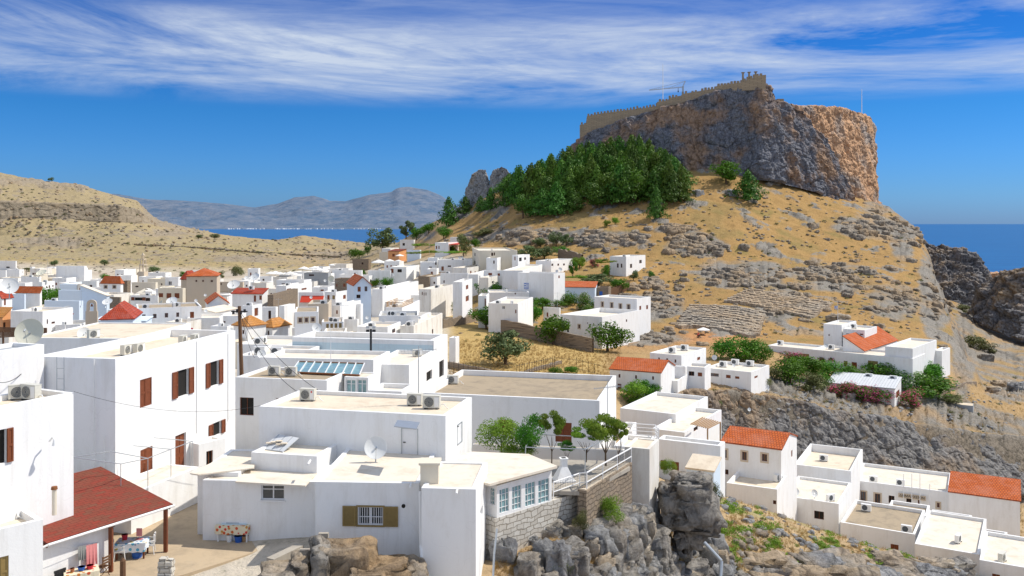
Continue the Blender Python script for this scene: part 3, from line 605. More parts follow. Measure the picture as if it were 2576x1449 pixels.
def opening(root, f, a0, b0, a1, b1, k, big, wid):
    """window or door set in a wall opening"""
    W = a1-a0; dep = .14
    if k in 'wbgG':          # glazed window
        fm = {'w': 'whitep', 'b': 'brown', 'g': 'whitep', 'G': 'whitep'}[k]; t = .06 if big else min(.07, W*.12)
        mb = MB(); f.ring(mb, a0, b0, a1, b1, t, -dep, -dep+.06)
        f.box(mb, (a0+a1)/2-t/2, b0+t, -dep, (a0+a1)/2+t/2, b1-t, -dep+.05)
        if big: f.box(mb, a0+t, b0+(b1-b0)*.66, -dep, a1-t, b0+(b1-b0)*.66+.04, -dep+.04)
        w = mb.build('window', fm, root)
        mb = MB(); mb.poly([f.p(a0, b0, -dep+.005), f.p(a1, b0, -dep+.005), f.p(a1, b1, -dep+.005), f.p(a0, b1, -dep+.005)])
        mb.build('pane', 'aglass' if k == 'G' else 'glass', w)
        if big:
            mb = MB(); f.box(mb, a0-.06, b0-.07, 0, a1+.06, b0, .07); mb.build('sill', 'whitep', w)
    elif k in 'sS':        # closed shutters
        m = 'shut' if k == 's' else 'olivewood'
        w = louvre(f, a0, b0, (a0+a1)/2-.01, b1, -.09, m, root, 'window_shutter', False, big)
        louvre(f, (a0+a1)/2+.01, b0, a1, b1, -.09, m, root, 'window_shutter', False, big)
    elif k in 'oO':        # dark opening, leaves folded outwards
        mb = MB(); mb.poly([f.p(a0, b0, -dep), f.p(a1, b0, -dep), f.p(a1, b1, -dep), f.p(a0, b1, -dep)]); w = mb.build('window', 'dark', root)
        sw = W*.42
        for s, (p0, p1) in enumerate(((a0-sw, a0), (a1, a1+sw))): louvre(f, p0, b0, p1, b1, .02, 'shut', w, 'shutter', False, big)
    elif k in 'dD':        # door
        m = 'shut' if k == 'd' else 'bluep'
        mb = MB(); f.box(mb, a0, b0, -dep-.04, a1, b1, -dep)
        if big:
            for q in range(2):
                for r in range(2): f.box(mb, a0+.08+q*W/2, b0+.1+r*(b1-b0)/2, -dep, a0+W/2-.06+q*W/2, b0+(b1-b0)/2-.1+r*(b1-b0)/2, -dep+.02)
        d = mb.build('door', m, root)
        mb = MB(); f.box(mb, a0+.06, b0+(b1-b0)*.45, -dep+.02, a0+.1, b0+(b1-b0)*.45+.12, -dep+.06); mb.build('handle', 'metal', d)
    elif k in 'kK':        # unlit opening
        mb = MB(); mb.poly([f.p(a0, b0, -dep), f.p(a1, b0, -dep), f.p(a1, b1, -dep), f.p(a0, b1, -dep)]); w = mb.build('window', 'dark', root)
        if W < 1.6:
            mb = MB(); t = .05; f.ring(mb, a0, b0, a1, b1, t, -dep+.01, -dep+.05); f.box(mb, (a0+a1)/2-.02, b0+t, -dep+.01, (a0+a1)/2+.02, b1-t, -dep+.04)
            mb.build('frame', 'brown', w)
    elif k in 'P':         # plain white metal door
        mb = MB(); f.box(mb, a0, b0, -.06, a1, b1, -.02); f.ring(mb, a0+.1, b0+.1, a1-.1, b1-.1, .02, -.019, -.01); dd = mb.build('door', 'whitep', root)
        mb = MB(); f.ring(mb, a0-.04, b0-.04, a1+.04, b1+.04, .045, -.05, .02); mb.build('frame', 'metal', dd)
        mb = MB(); f.box(mb, a0+.08, b0+.95, -.02, a0+.2, b0+.99, .04); mb.build('handle', 'black', dd)
    elif k in 'x':         # barred window with open olive shutters
        mb = MB(); t = .05; f.ring(mb, a0, b0, a1, b1, t, -.13, -.06); f.box(mb, (a0+a1)/2-.04, b0+t, -.13, (a0+a1)/2+.04, b1-t, -.06); w = mb.build('window', 'whitep', root)
        mb = MB(); mb.poly([f.p(a0, b0, -.12), f.p(a1, b0, -.12), f.p(a1, b1, -.12), f.p(a0, b1, -.12)]); mb.build('pane', 'glass', w)
        mb = MB(); n = 11
        for i in range(1, n): xx = a0+(a1-a0)*i/n; f.box(mb, xx-.012, b0, -.03, xx+.012, b1, -.006)
        f.box(mb, a0, (b0+b1)/2-.05, -.032, a1, (b0+b1)/2-.025, -.004); mb.build('security_bars', 'whitep', w)
        mb = MB(); f.ring(mb, a0-.07, b0-.07, a1+.07, b1+.07, .07, -.02, .05); mb.build('surround', 'olivewood', w)
        sw = (a1-a0)*.52
        for p0, p1 in ((a0-sw-.08, a0-.08), (a1+.08, a1+sw+.08)): louvre(f, p0, b0-.04, p1, b1+.04, .03, 'olivewood', w, 'shutter', True, True)
    elif k in 'Q':         # framed sliding pane divided by thin bars
        mb = MB(); t = .07; f.ring(mb, a0, b0, a1, b1, t, -.1, .0)
        for i in (1, 2): xx = a0+(a1-a0)*i/3; f.box(mb, xx-.01, b0+t, -.08, xx+.01, b1-t, -.045)
        for i in (1, 2, 3): zz = b0+(b1-b0)*i/4; f.box(mb, a0+t, zz-.01, -.082, a1-t, zz+.01, -.043)
        w = mb.build('window', 'whitep', root)
        mb = MB(); mb.poly([f.p(a0, b0, -.085), f.p(a1, b0, -.085), f.p(a1, b1, -.085), f.p(a0, b1, -.085)]); mb.build('pane', 'aglass', w)
    elif k in 'a':         # dark door under a white arch
        mb = MB(); mb.poly([f.p(a0, b0, -dep), f.p(a1, b0, -dep), f.p(a1, b1, -dep), f.p(a0, b1, -dep)]); w = mb.build('door', 'brown', root)
        mb = MB(); r = W/2+.12; cx = (a0+a1)/2; N = 10
        for i in range(N):
            t0, t1 = math.pi*i/N, math.pi*(i+1)/N
            q = [f.p(cx+math.cos(t)*rr, b1+math.sin(t)*rr*.8, .05) for t, rr in ((t0, r), (t1, r), (t1, r-.16), (t0, r-.16))]; mb.poly(q)
        f.box(mb, a0-.14, b0, 0, a0, b1, .05); f.box(mb, a1, b0, 0, a1+.14, b1, .05); mb.build('arch_trim', 'whitep', w)
    elif k in 't':         # window in a stone or cream surround
        mb = MB(); mb.poly([f.p(a0, b0, -dep), f.p(a1, b0, -dep), f.p(a1, b1, -dep), f.p(a0, b1, -dep)]); w = mb.build('window', 'glass', root)
        mb = MB(); f.ring(mb, a0, b0, a1, b1, .06, -dep+.01, -dep+.05); f.box(mb, (a0+a1)/2-.03, b0, -dep+.01, (a0+a1)/2+.03, b1, -dep+.04); mb.build('frame', 'brown', w)
        mb = MB(); f.ring(mb, a0-.17, b0-.17, a1+.17, b1+.17, .16, -.01, .04); mb.build('surround', 'tan', w)
def house(key, t, xl, xm, xr, yt, h, label, th=10, D=None, side='R', wall='white', roof='roofwhite', rt='flat', rise=1.6, win=(), d=None,
          par=.4, pt=.22, zt=None, cat='house', name='flat_roofed_house', over=.25, base=None, group=None, wl=None, dy=0, into=None):
    """t: survey tile; xl/xm/xr: left corner, nearest corner, right corner; yt: wall top at the nearest corner"""
    if t != 'g': xl, xm, xr, yt = tx(t, xl), tx(t, xm), tx(t, xr), ty(t, yt)
    a = math.radians(th); s, c = math.sin(a), math.cos(a)
    if D is None: D = hit(xm, yt, h)
    C = P(xm, yt, D); top = C.z if zt is None else CH+zt
    tl, tr = (xl-1288)/F, (xr-1288)/F
    if side == 'R':
        w = (C.x-tl*D)/(c+tl*s)
        if d is None: d = (tr*D-C.x)/(s-tr*c) if xr > xm+.5 else 8
        O = C-Vector((c, -s, 0))*w
    else:
        w = (tr*D-C.x)/(c+tr*s); O = C.copy()
        if d is None: d = (tl*D-C.x)/(s-tl*c) if xm > xl+.5 else 8
    if not (0 < d < 60): d = 8 if not (0 < d) else 30
    if dy: O = O+Vector((s, c, 0))*dy
    gs = []
    for u_, v_ in ((0, 0), (w, 0), (0, d), (w, d), (w/2, d/2)):
        q = O+Vector((c, -s, 0))*u_+Vector((s, c, 0))*v_
        if q.y > 12: gs.append(ground(q.x, q.y))
    zb = (min(gs)-1.2 if base is None else CH+base)
    zb = min(zb, top-2.0)
    H = top-zb
    root = empty(name, (O.x, O.y, zb), -a, label, cat, group)
    root['_c'] = 1; del root['_c']
    FR = Face((0, 0, 0), (1, 0, 0), (0, -1, 0)); RG = Face((w, 0, 0), (0, 1, 0), (1, 0, 0)); LF = Face((0, d, 0), (0, -1, 0), (-1, 0, 0))
    faces = {'f': FR, 'r': RG, 'l': LF}; holes = {'f': [], 'r': [], 'l': []}; todo = []
    def cast(px, py, fc):
        r = Vector(((px-1288)/F, 1, (563-py)/F)); o = Vector((0, 0, CH))
        n = {'f': Vector((s, c, 0)), 'r': Vector((c, -s, 0)), 'l': Vector((c, -s, 0))}[fc]
        q0 = O if fc != 'r' else O+Vector((c, -s, 0))*w
        k = (q0-o).dot(n)/r.dot(n); q = o+r*k-Vector((O.x, O.y, zb))
        lx, ly = q.x*c-q.y*s, q.x*s+q.y*c
        return ({'f': lx, 'r': ly, 'l': d-ly}[fc], q.z)
    for wd in win:
        fc, k, x0, y0, x1, y1 = wd
        if t != 'g': x0, y0, x1, y1 = tx(t, x0), ty(t, y0), tx(t, x1), ty(t, y1)
        a0, b1 = cast(x0, y0, fc); a1, b0 = cast(x1, y1, fc)
        if fc in 'r' or True:
            _, b1b = cast(x1, y0, fc); _, b0b = cast(x0, y1, fc); b1 = (b1+b1b)/2; b0 = (b0+b0b)/2
        if a0 > a1: a0, a1 = a1, a0
        L = w if fc == 'f' else d
        a0 = max(.08, a0); a1 = min(L-.08, a1); b0 = max(.05, b0); b1 = min(H-.12, b1)
        if a1-a0 < .15 or b1-b0 < .2: continue
        if any(not (a1 < g[0] or a0 > g[2] or b1 < g[1] or b0 > g[3]) for g in holes[fc]): continue
        holes[fc].append((a0, b0, a1, b1)); todo.append((fc, k, a0, b0, a1, b1, abs(x1-x0)))
    mb = MB()
    HW = H
    holed(mb, (0, 0, 0), (1, 0, 0), w, 0, HW, holes['f'], (0, 1, 0), .2)
    holed(mb, (w, 0, 0), (0, 1, 0), d, 0, HW, holes['r'], (-1, 0, 0), .2)
    holed(mb, (w, d, 0), (-1, 0, 0), w, 0, HW, [], (0, -1, 0), .2)
    holed(mb, (0, d, 0), (0, -1, 0), d, 0, HW, holes['l'], (1, 0, 0), .2)
    if rt == 'flat':
        pt_ = min(pt, w*.2, d*.2); zr = H-par
        i = [(pt_, pt_), (w-pt_, pt_), (w-pt_, d-pt_), (pt_, d-pt_)]; o_ = [(0, 0), (w, 0), (w, d), (0, d)]
        for q in range(4):
            j = (q+1) % 4
            mb.poly([(*o_[q], H), (*o_[j], H), (*i[j], H), (*i[q], H)]); mb.poly([(*i[q], H), (*i[j], H), (*i[j], zr-.05), (*i[q], zr-.05)])
        rb = MB(); rb.poly([(*q, zr) for q in i])
        # a scatter of roof clutter is left to real things; the screed itself gets a drain lip
        rb.box(pt_, pt_, zr+.003, w-pt_, pt_+.12, zr+.05)
    else:
        zr = H; rb = MB(); e = over; T = .14
        if rt == 'gx':     # ridge parallel to the front
            mb.poly([(w, 0, H), (w, d, H), (w, d/2, H+rise)]); mb.poly([(0, 0, H), (0, d, H), (0, d/2, H+rise)])
            k = rise/(d/2)
            rb.slab([(-e, -e, H-e*k+.1), (w+e, -e, H-e*k+.1), (w+e, d/2, H+rise+.1), (-e, d/2, H+rise+.1)], T)
            rb.slab([(w+e, d+e, H-e*k+.1), (-e, d+e, H-e*k+.1), (-e, d/2+.01, H+rise+.1), (w+e, d/2+.01, H+rise+.1)], T)
        elif rt == 'gy':
            mb.poly([(0, 0, H), (w, 0, H), (w/2, 0, H+rise)]); mb.poly([(0, d, H), (w, d, H), (w/2, d, H+rise)])
            k = rise/(w/2)
            rb.slab([(w+e, -e, H-e*k+.1), (w+e, d+e, H-e*k+.1), (w/2, d+e, H+rise+.1), (w/2, -e, H+rise+.1)], T)
            rb.slab([(-e, d+e, H-e*k+.1), (-e, -e, H-e*k+.1), (w/2-.01, -e, H+rise+.1), (w/2-.01, d+e, H+rise+.1)], T)
        elif rt == 'mf':   # falls towards the front
            mb.poly([(0, 0, H), (0, d, H), (0, d, H+rise)]); mb.poly([(w, 0, H), (w, d, H), (w, d, H+rise)]); mb.poly([(0, d, H), (w, d, H), (w, d, H+rise), (0, d, H+rise)])
            rb.slab([(-e, -e, H+.08), (w+e, -e, H+.08), (w+e, d, H+rise+.1), (-e, d, H+rise+.1)], T)
        elif rt == 'mr':   # falls towards the right
            mb.poly([(0, 0, H), (w, 0, H), (0, 0, H+rise)]); mb.poly([(0, d, H), (w, d, H), (0, d, H+rise)]); mb.poly([(0, 0, H), (0, d, H), (0, d, H+rise), (0, 0, H+rise)])
            rb.slab([(w+e, -e, H+.08), (w+e, d+e, H+.08), (0, d+e, H+rise+.1), (0, -e, H+rise+.1)], T)
        elif rt == 'hip':
            m_ = min(w, d)/2; k = rise/m_; z0 = H-e*k+.1; z1 = H+rise+.1
            if w >= d: r0, r1 = (d/2, d/2), (w-d/2, d/2)
            else: r0, r1 = (w/2, w/2), (w/2, d-w/2)
            A_, B_, C_, D_ = (-e, -e, z0), (w+e, -e, z0), (w+e, d+e, z0), (-e, d+e, z0); R0, R1 = (*r0, z1), (*r1, z1)
            def q(pts):
                a_ = Vector(pts[0]); ee = (Vector(pts[1])-a_).normalized()
                uv = [((Vector(p)-a_).dot(ee), ((Vector(p)-a_)-ee*((Vector(p)-a_).dot(ee))).length) for p in pts]; rb.poly(pts, uv)
            if w >= d: q([A_, B_, R1, R0]); q([B_, C_, R1]); q([C_, D_, R0, R1]); q([D_, A_, R0])
            else: q([A_, B_, R0]); q([B_, C_, R1, R0]); q([C_, D_, R1]); q([D_, A_, R0, R1])
            rb.box(-e, -e, z0-.13, w+e, d+e, z0-.005)
    mb.build('wall', wall, root); rb.build('roof', roof, root)
    for fc, k, a0, b0, a1, b1, pw in todo: opening(root, faces[fc], a0, b0, a1, b1, k, pw > 9, pw)
    if into:
        mr = HOUSES[into]['root']; bpy.context.view_layer.update()
        Mx = (Matrix.Translation(mr.location) @ Matrix.Rotation(mr.rotation_euler.z, 4, 'Z')).inverted() @ (Matrix.Translation(root.location) @ Matrix.Rotation(root.rotation_euler.z, 4, 'Z'))
        for ch in list(root.children):
            ch.parent = mr; ch.matrix_local = Mx
        bpy.data.objects.remove(root); root = mr
    HOUSES[key] = dict(root=root, O=O, a=a, w=w, d=d, zr=zb+zr, top=top, D=D, zb=zb)
    return root
def roofpt(key, px, py, m=.5):
    """point of the flat roof seen at a reading, kept inside the parapet"""
    h = HOUSES[key]; z = h['zr']
    D = (CH-z)*F/max(py-563, 5); p = Vector(((px-1288)/F*D, D, z)); q = p-h['O']; s, c = math.sin(h['a']), math.cos(h['a'])
    lx, ly = q.x*c-q.y*s, q.x*s+q.y*c
    lx = min(max(lx, m), max(m, h['w']-m)); ly = min(max(ly, m), max(m, h['d']-m))
    p = h['O']+Vector((c, -s, 0))*lx+Vector((s, c, 0))*ly; p.z = z; return p
W_ = house
# ============ far and middle village, left part (tile A)
W_('a1', 'A', -60, 240, 262, 78, 4, 'long white house at the far left edge of town with a thin black chimney', win=[('f', 'k', 95, 165, 150, 185)])
W_('a2', 'A', 100, 300, 372, 210, 4, 'grey-shaded white house below the long far-left house, next to a palm', win=[('r', 'k', 345, 240, 352, 262)])
W_('a2b', 'A', -60, 90, 104, 222, 4, 'small white cube cut by the left edge, under the long far-left house')
W_('a2c', 'A', 470, 500, 545, 170, 5, 'narrow white tower-like house right of the palm', win=[('r', 'k', 515, 190, 530, 215)])
W_('a4', 'A', 872, 1308, 1348, 158, 7.5, 'largest plain white windowless block on the village skyline, left part', wall='white', pt=.3)
W_('a4b', 'A', 560, 700, 880, 205, 4.2, 'cream-topped white house against the left side of the big plain block', wall='cream')
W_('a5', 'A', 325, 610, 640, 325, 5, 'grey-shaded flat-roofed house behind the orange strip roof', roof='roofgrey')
W_('a6', 'A', 20, 280, 330, 345, 4, 'white house behind the upper-left round dish', win=[('r', 'k', 300, 395, 318, 450)])
W_('a7', 'A', 600, 652, 850, 405, 5, 'white house with three small windows and a lean-to awning on its roof', win=[('r', 'b', 715, 468, 735, 500), ('r', 'b', 757, 455, 777, 500), ('r', 'b', 812, 450, 832, 480)])
W_('a8', 'A', 925, 1190, 1530, 438, 3.5, 'low white house with a scaffold railing under the big plain block', wall='blue')
W_('a8b', 'A', 1270, 1500, 1540, 390, 5, 'small white house with a little orange roof left of the hip-roofed one', win=[('f', 'k', 1390, 450, 1430, 500)])
W_('a9', 'A', 1572, 1872, 1912, 395, 6, 'white two-window house under a small orange hip roof', rt='hip', roof='tile', rise=1.18, win=[('f', 't', 1618, 458, 1662, 500), ('f', 't', 1752, 458, 1798, 500)], name='hip_roofed_house')
W_('a10', 'A', 1800, 2035, 2130, 305, 4, 'plain white cube behind the small orange hip roof')
W_('a10b', 'A', 1905, 1975, 2030, 385, 6, 'narrow rubble-stone house beside the small orange hip roof', wall='stone', roof='roofsand')
W_('b7', 'B', -40, 380, 392, 615, 5, 'white terrace house with a dark red front under the cream sail awnings', win=[('f', 'o', 20, 640, 140, 690), ('f', 'k', 190, 650, 260, 700)])
W_('a11', 'B', -25, 345, 380, 412, 5, 'wide pale terrace house with a brown roof edge below the bell tower', wall='cream', roof='roofsand', win=[('f', 'k', 30, 462, 80, 485)])
W_('a12', 'A', 240, 618, 650, 582, 4, 'white house under a long low orange strip roof beside the round green trees', rt='mf', roof='tile', rise=1.49, name='tiled_house')
W_('a13', 'A', 120, 380, 400, 592, 4, 'pale blue low house under the orange strip roof', wall='blue')
W_('a14', 'A', -70, 28, 188, 640, 6.5, 'white gabled house with a red roof at the far left edge', rt='gy', roof='tilered', rise=0.99, win=[('r', 's', 62, 660, 92, 765)], name='tiled_house')
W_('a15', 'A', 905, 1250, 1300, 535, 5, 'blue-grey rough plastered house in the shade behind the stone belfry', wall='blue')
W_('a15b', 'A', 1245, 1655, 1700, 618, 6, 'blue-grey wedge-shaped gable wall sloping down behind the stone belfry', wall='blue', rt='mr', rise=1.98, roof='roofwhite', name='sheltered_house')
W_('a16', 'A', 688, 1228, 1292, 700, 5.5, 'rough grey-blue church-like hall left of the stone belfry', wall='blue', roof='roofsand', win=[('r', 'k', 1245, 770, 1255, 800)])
W_('a16b', 'A', 1700, 1860, 1885, 640, 6, 'square rubble tower house right of the cream mesh dish', wall='stone', roof='roofsand')
W_('a17', 'A', 165, 660, 1130, 862, 6.5, 'large house with a flat grey-shaded front and long bright side behind the biggest dish', win=[('r', 'b', 726, 982, 746, 1055), ('r', 'b', 800, 1018, 855, 1050)], roof='roofsand')
W_('a17b', 'A', 760, 940, 1185, 985, 4, 'low white annex with a broken strip of red tiles', win=[('r', 'b', 1050, 1015, 1080, 1045)], rt='mf', roof='tilered', rise=0.62, d=3, name='tiled_house')
W_('a18', 'A', -120, 36, 172, 955, 5.5, 'ochre-roofed house with an orange wall at the left edge', wall='orange', rt='mf', roof='tileyel', rise=1.36, win=[('r', 'k', 50, 1030, 90, 1130)], name='tiled_house')
W_('a20', 'A', 1560, 2062, 2080, 958, 6, 'chapel with the brightest red hip roof in front of the stone belfry', rt='hip', roof='tilered', rise=1.90, wall='blue', d=10, name='hip_roofed_house', th=-16, cat='chapel')
W_('a21', 'A', 1478, 2250, 2262, 1010, 4.2, 'long low pale blue lean-to in front of the red hip-roofed chapel', wall='blue', rt='mf', roof='blue', rise=0.43, d=3, th=-2, name='lean_to')
W_('a23', 'A', 1395, 2640, 2660, 1128, 4.6, 'pale blue house with a row of five arched dark doors', wall='blue', roof='roofgrey', th=-17, side='R', d=7, par=.3,
   win=[('f', 'a', 1482, 1240, 1562, 1370), ('f', 'a', 1622, 1262, 1702, 1375), ('f', 'a', 1802, 1255, 1888, 1375), ('f', 'a', 1945, 1248, 2018, 1370), ('f', 'a', 2067, 1245, 2128, 1370)])
W_('a24', 'A', 850, 858, 1245, 1068, 4.2, 'white house with a dark door and open dark shutters beside a closed parasol', th=-8, side='L', wall='white', roof='roofgrey', d=7,
   win=[('f', 'd', 930, 1145, 1005, 1305), ('f', 'o', 1078, 1142, 1145, 1225)])
W_('a24b', 'A', 650, 820, 850, 1072, 4, 'small shaded lilac annex left of the dark-door house', wall='blue', roof='roofgrey')
# ============ centre left (tile B)
W_('b1', 'B', 205, 500, 592, 262, 4, 'white far house right of the bell tower', wall='white', win=[('f', 'k', 250, 345, 262, 360), ('r', 'k', 550, 290, 562, 305)])
W_('b2', 'B', 495, 700, 760, 332, 5.5, 'grey-white box house with one window left of the big tan mansion', win=[('f', 'w', 542, 392, 596, 452)])
W_('b3b', 'B', 740, 850, 1000, 338, 7.5, 'narrow end of the tan mansion under a darker red roof', wall='tan', rt='hip', roof='tilered', rise=1.49, name='hip_roofed_house')
W_('b3', 'B', 825, 1295, 1310, 305, 9, 'tan mansion under the widest orange hip roof on the village skyline', wall='tan', rt='hip', roof='tile', rise=1.3, d=9, th=-14, win=[('f', 't', 965, 372, 992, 400), ('f', 't', 1070, 372, 1095, 400), ('f', 't', 1200, 374, 1235, 405)], name='hip_roofed_house')
W_('b5', 'B', 1155, 1700, 1720, 405, 5, 'long low tan wing right of the tan mansion', wall='tan', win=[('f', 'k', 1352, 418, 1372, 450)])
W_('b4', 'B', 862, 1128, 1145, 412, 6.5, 'dark square rubble-stone house in front of the tan mansion', wall='stone', roof='roofsand', win=[('f', 's', 1018, 482, 1058, 535)])
W_('b5b', 'B', 820, 1640, 1660, 562, 3.2, 'long low rubble-stone wall house below the tan mansion', wall='stone', roof='roofsand')
W_('b6', 'B', 385, 765, 812, 502, 5.5, 'cream house with three tall brown doors and a projecting brown roof edge', wall='cream', roof='roofbrown', win=[('f', 's', 395, 577, 462, 640), ('f', 's', 515, 577, 590, 655), ('f', 's', 640, 577, 715, 655)])
W_('b8', 'B', 1045, 1100, 1460, 640, 4, 'long low white wall house behind the small red gable', th=-5, side='L', d=6)
W_('b9', 'B', 1090, 1160, 1478, 735, 5, 'small house with a red roof on the left slope of its white gable', rt='gy', roof='tile', rise=1.36, th=-22, side='L', d=9, name='gabled_house')
W_('b10', 'B', 1535, 2000, 2085, 592, 5.5, 'white house under a dark red sheet roof with a red door and shutter', rt='mf', roof='tilered', rise=0.99, win=[('f', 'd', 1868, 612, 1905, 710), ('f', 's', 1955, 612, 1995, 680)], name='tiled_house')
W_('b11', 'B', 1540, 1872, 1885, 656, 4.5, 'low tan stone house with two small square windows', wall='stone', roof='roofwhite', win=[('f', 'k', 1612, 712, 1655, 740), ('f', 'k', 1736, 712, 1776, 740)])
W_('b12', 'B', 1690, 1845, 2000, 770, 6, 'white corner house with a brown door beside the wooden power pole', win=[('r', 'd', 1880, 806, 1940, 930)])
W_('b12b', 'B', 1990, 2210, 2245, 795, 5, 'white house with a pink curtain in its dark doorway', th=5, win=[('f', 'k', 2095, 850, 2138, 978)])
W_('b22', 'B', 58, 62, 1060, 815, 6, 'long white house with four small windows and a dark door, crowded with dishes', th=-24, side='L', d=9, roof='roofbrown', par=.25,
   win=[('f', 'b', 135, 907, 190, 973), ('f', 'b', 305, 900, 360, 965), ('f', 'b', 488, 885, 540, 955), ('f', 'b', 667, 877, 712, 945), ('f', 'd', 880, 866, 943, 970)])
W_('b13', 'B', 1060, 1265, 1290, 880, 4, 'white wedge-shaped house right of the four-window house', rt='mr', rise=0.62, roof='roofwhite', d=8, name='sheltered_house')
W_('b13b', 'B', 765, 830, 1340, 965, 4.2, 'white terrace block left of the power pole', th=-10, side='L', d=7)
W_('b13c', 'B', 500, 828, 1056, 1030, 4.0, 'white terrace with a brown rubble end wall and a red towel', wall='old', roof='roofsand')
W_('b14', 'B', 1555, 1775, 2060, 1075, 5.5, 'white house under the larger of two light orange hip roofs by the power pole', rt='hip', roof='tileyel', rise=1.1, th=32, name='hip_roofed_house', win=[('f', 'k', 1690, 1150, 1720, 1210)])
W_('b15', 'B', 1200, 1455, 1560, 1092, 4, 'low shaded white house left of the power pole', wall='white', roof='roofgrey')
W_('b16', 'B', 1330, 1390, 1640, 930, 5, 'stepped white house topped by a small white chimney', th=-6, side='L', d=6, win=[('f', 'k', 1400, 1010, 1430, 1040)])
# ============ centre (tile C)
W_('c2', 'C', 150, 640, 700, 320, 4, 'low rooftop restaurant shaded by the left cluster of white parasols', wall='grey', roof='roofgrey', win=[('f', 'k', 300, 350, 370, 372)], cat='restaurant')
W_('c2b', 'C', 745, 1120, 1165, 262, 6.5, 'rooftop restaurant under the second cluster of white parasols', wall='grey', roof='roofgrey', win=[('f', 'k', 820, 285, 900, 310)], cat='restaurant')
W_('c3', 'C', 1180, 1640, 1655, 222, 6, 'long white house right of the parasol restaurants', win=[('f', 'k', 1520, 262, 1545, 280)])
W_('c3b', 'C', 1290, 1500, 1650, 285, 5, 'white low house below the long white house right of the restaurants')
W_('c3c', 'C', 1130, 1400, 1500, 130, 4, 'small tan-roofed hut at the end of the skyline parasols', wall='old', roof='roofsand')
W_('c4', 'C', 940, 1030, 1215, 292, 5.5, 'white cube with a shaded left face carrying two dishes', win=[('r', 'k', 1105, 320, 1122, 335)])
W_('c4b', 'C', 60, 240, 262, 318, 4.5, 'small cream-white cube behind the twin round dishes', win=[('f', 'k', 100, 355, 130, 402)])
W_('c5a', 'C', 330, 742, 860, 378, 6.5, 'upper white storey with two wide slit windows in the middle of town', win=[('f', 'k', 395, 425, 450, 442), ('f', 'k', 480, 420, 560, 438)])
W_('c5', 'C', 310, 468, 868, 462, 6, 'white house with three brown-shuttered windows and a canopy', th=12, win=[('r', 's', 478, 505, 545, 552), ('r', 's', 595, 505, 636, 535), ('r', 's', 708, 497, 785, 525)])
W_('c0', 'C', -60, 160, 272, 420, 4.5, 'white flat house with a cream side beside the dark gully bushes', wall='old')
W_('c6', 'C', 870, 1115, 1218, 485, 5, 'white house with one brown window left of the dark stone house', th=4, win=[('f', 's', 1002, 520, 1050, 546)])
W_('c7', 'C', 1222, 1438, 1520, 352, 8, 'tall dark stone house with a string course, left of the gabled one', wall='stone', roof='roofsand', win=[('f', 's', 1240, 430, 1262, 480), ('f', 's', 1352, 427, 1390, 478)])
W_('c8', 'C', 1440, 1520, 1788, 450, 8.5, 'tall pale blue gabled house with an orange roof and a small balcony', wall='blue', rt='gy', roof='tile', rise=1.49, th=-18, side='L', d=10, name='gabled_house',
   win=[('f', 's', 1578, 477, 1625, 553), ('f', 'b', 1686, 473, 1728, 547), ('f', 'k', 1560, 600, 1622, 655)])
W_('c10', 'C', 660, 1050, 1062, 565, 5.5, 'white house with a long red awning', th=3, win=[('f', 'k', 905, 640, 945, 675), ('f', 'k', 970, 632, 1018, 680)])
W_('c10b', 'C', 1055, 1235, 1440, 558, 5.5, 'white double house with a brown door and two square brown windows', th=18, win=[('f', 's', 1105, 607, 1143, 715), ('f', 'S', 1184, 610, 1224, 672), ('r', 's', 1352, 605, 1394, 665)])
W_('c11', 'C', 180, 268, 650, 605, 5.5, 'dark grey rubble house behind the creeper hedge', wall='stone', roof='roofsand', th=2)
W_('c12', 'C', 355, 440, 608, 775, 6, 'white house with one bare stone side face', wall='white', win=[])
W_('c13', 'C', 605, 805, 1125, 745, 7, 'tall tan stone house with a low pitched parapet', wall='tan', roof='roofgrey', th=-8, side='L')
W_('c14', 'C', 505, 600, 966, 870, 7.5, 'two-storey white house with a brown slab roof and three brown windows in a row', th=-12, side='L', roof='roofbrown', par=.12,
   win=[('f', 't', 660, 962, 712, 1030), ('f', 't', 760, 960, 806, 1025), ('f', 't', 858, 955, 908, 1018), ('l', 's', 515, 955, 538, 1018), ('l', 's', 556, 960, 582, 1030)])
W_('c15', 'C', 1182, 1308, 1628, 765, 6, 'white house with a shaded left face and one slit window in it', win=[('f', 's', 1244, 842, 1268, 900)])
W_('c14b', 'C', 75, 255, 525, 1090, 5, 'white house under the smaller light orange hip roof, with a boxed air conditioner', rt='hip', roof='tileyel', rise=.95, th=24, name='hip_roofed_house', win=[('f', 'k', 180, 1160, 205, 1230)])
W_('c16', 'C', 1012, 1020, 1360, 1025, 4.5, 'white house with four tall lattice panels', th=-10, side='L', d=7, roof='roofsand', win=[('f', 'S', 1090, 1052, 1130, 1172), ('f', 'S', 1155, 1050, 1195, 1172), ('f', 'S', 1222, 1045, 1262, 1172), ('f', 'S', 1288, 1040, 1330, 1140)])
W_('c16b', 'C', 560, 800, 1000, 1120, 4, 'low white arcade block beside the lattice-panel house', wall='white')
W_('c17', 'C', 1330, 1570, 1600, 985, 4, 'white low yard block between the lattice-panel house and the stepped roofs')
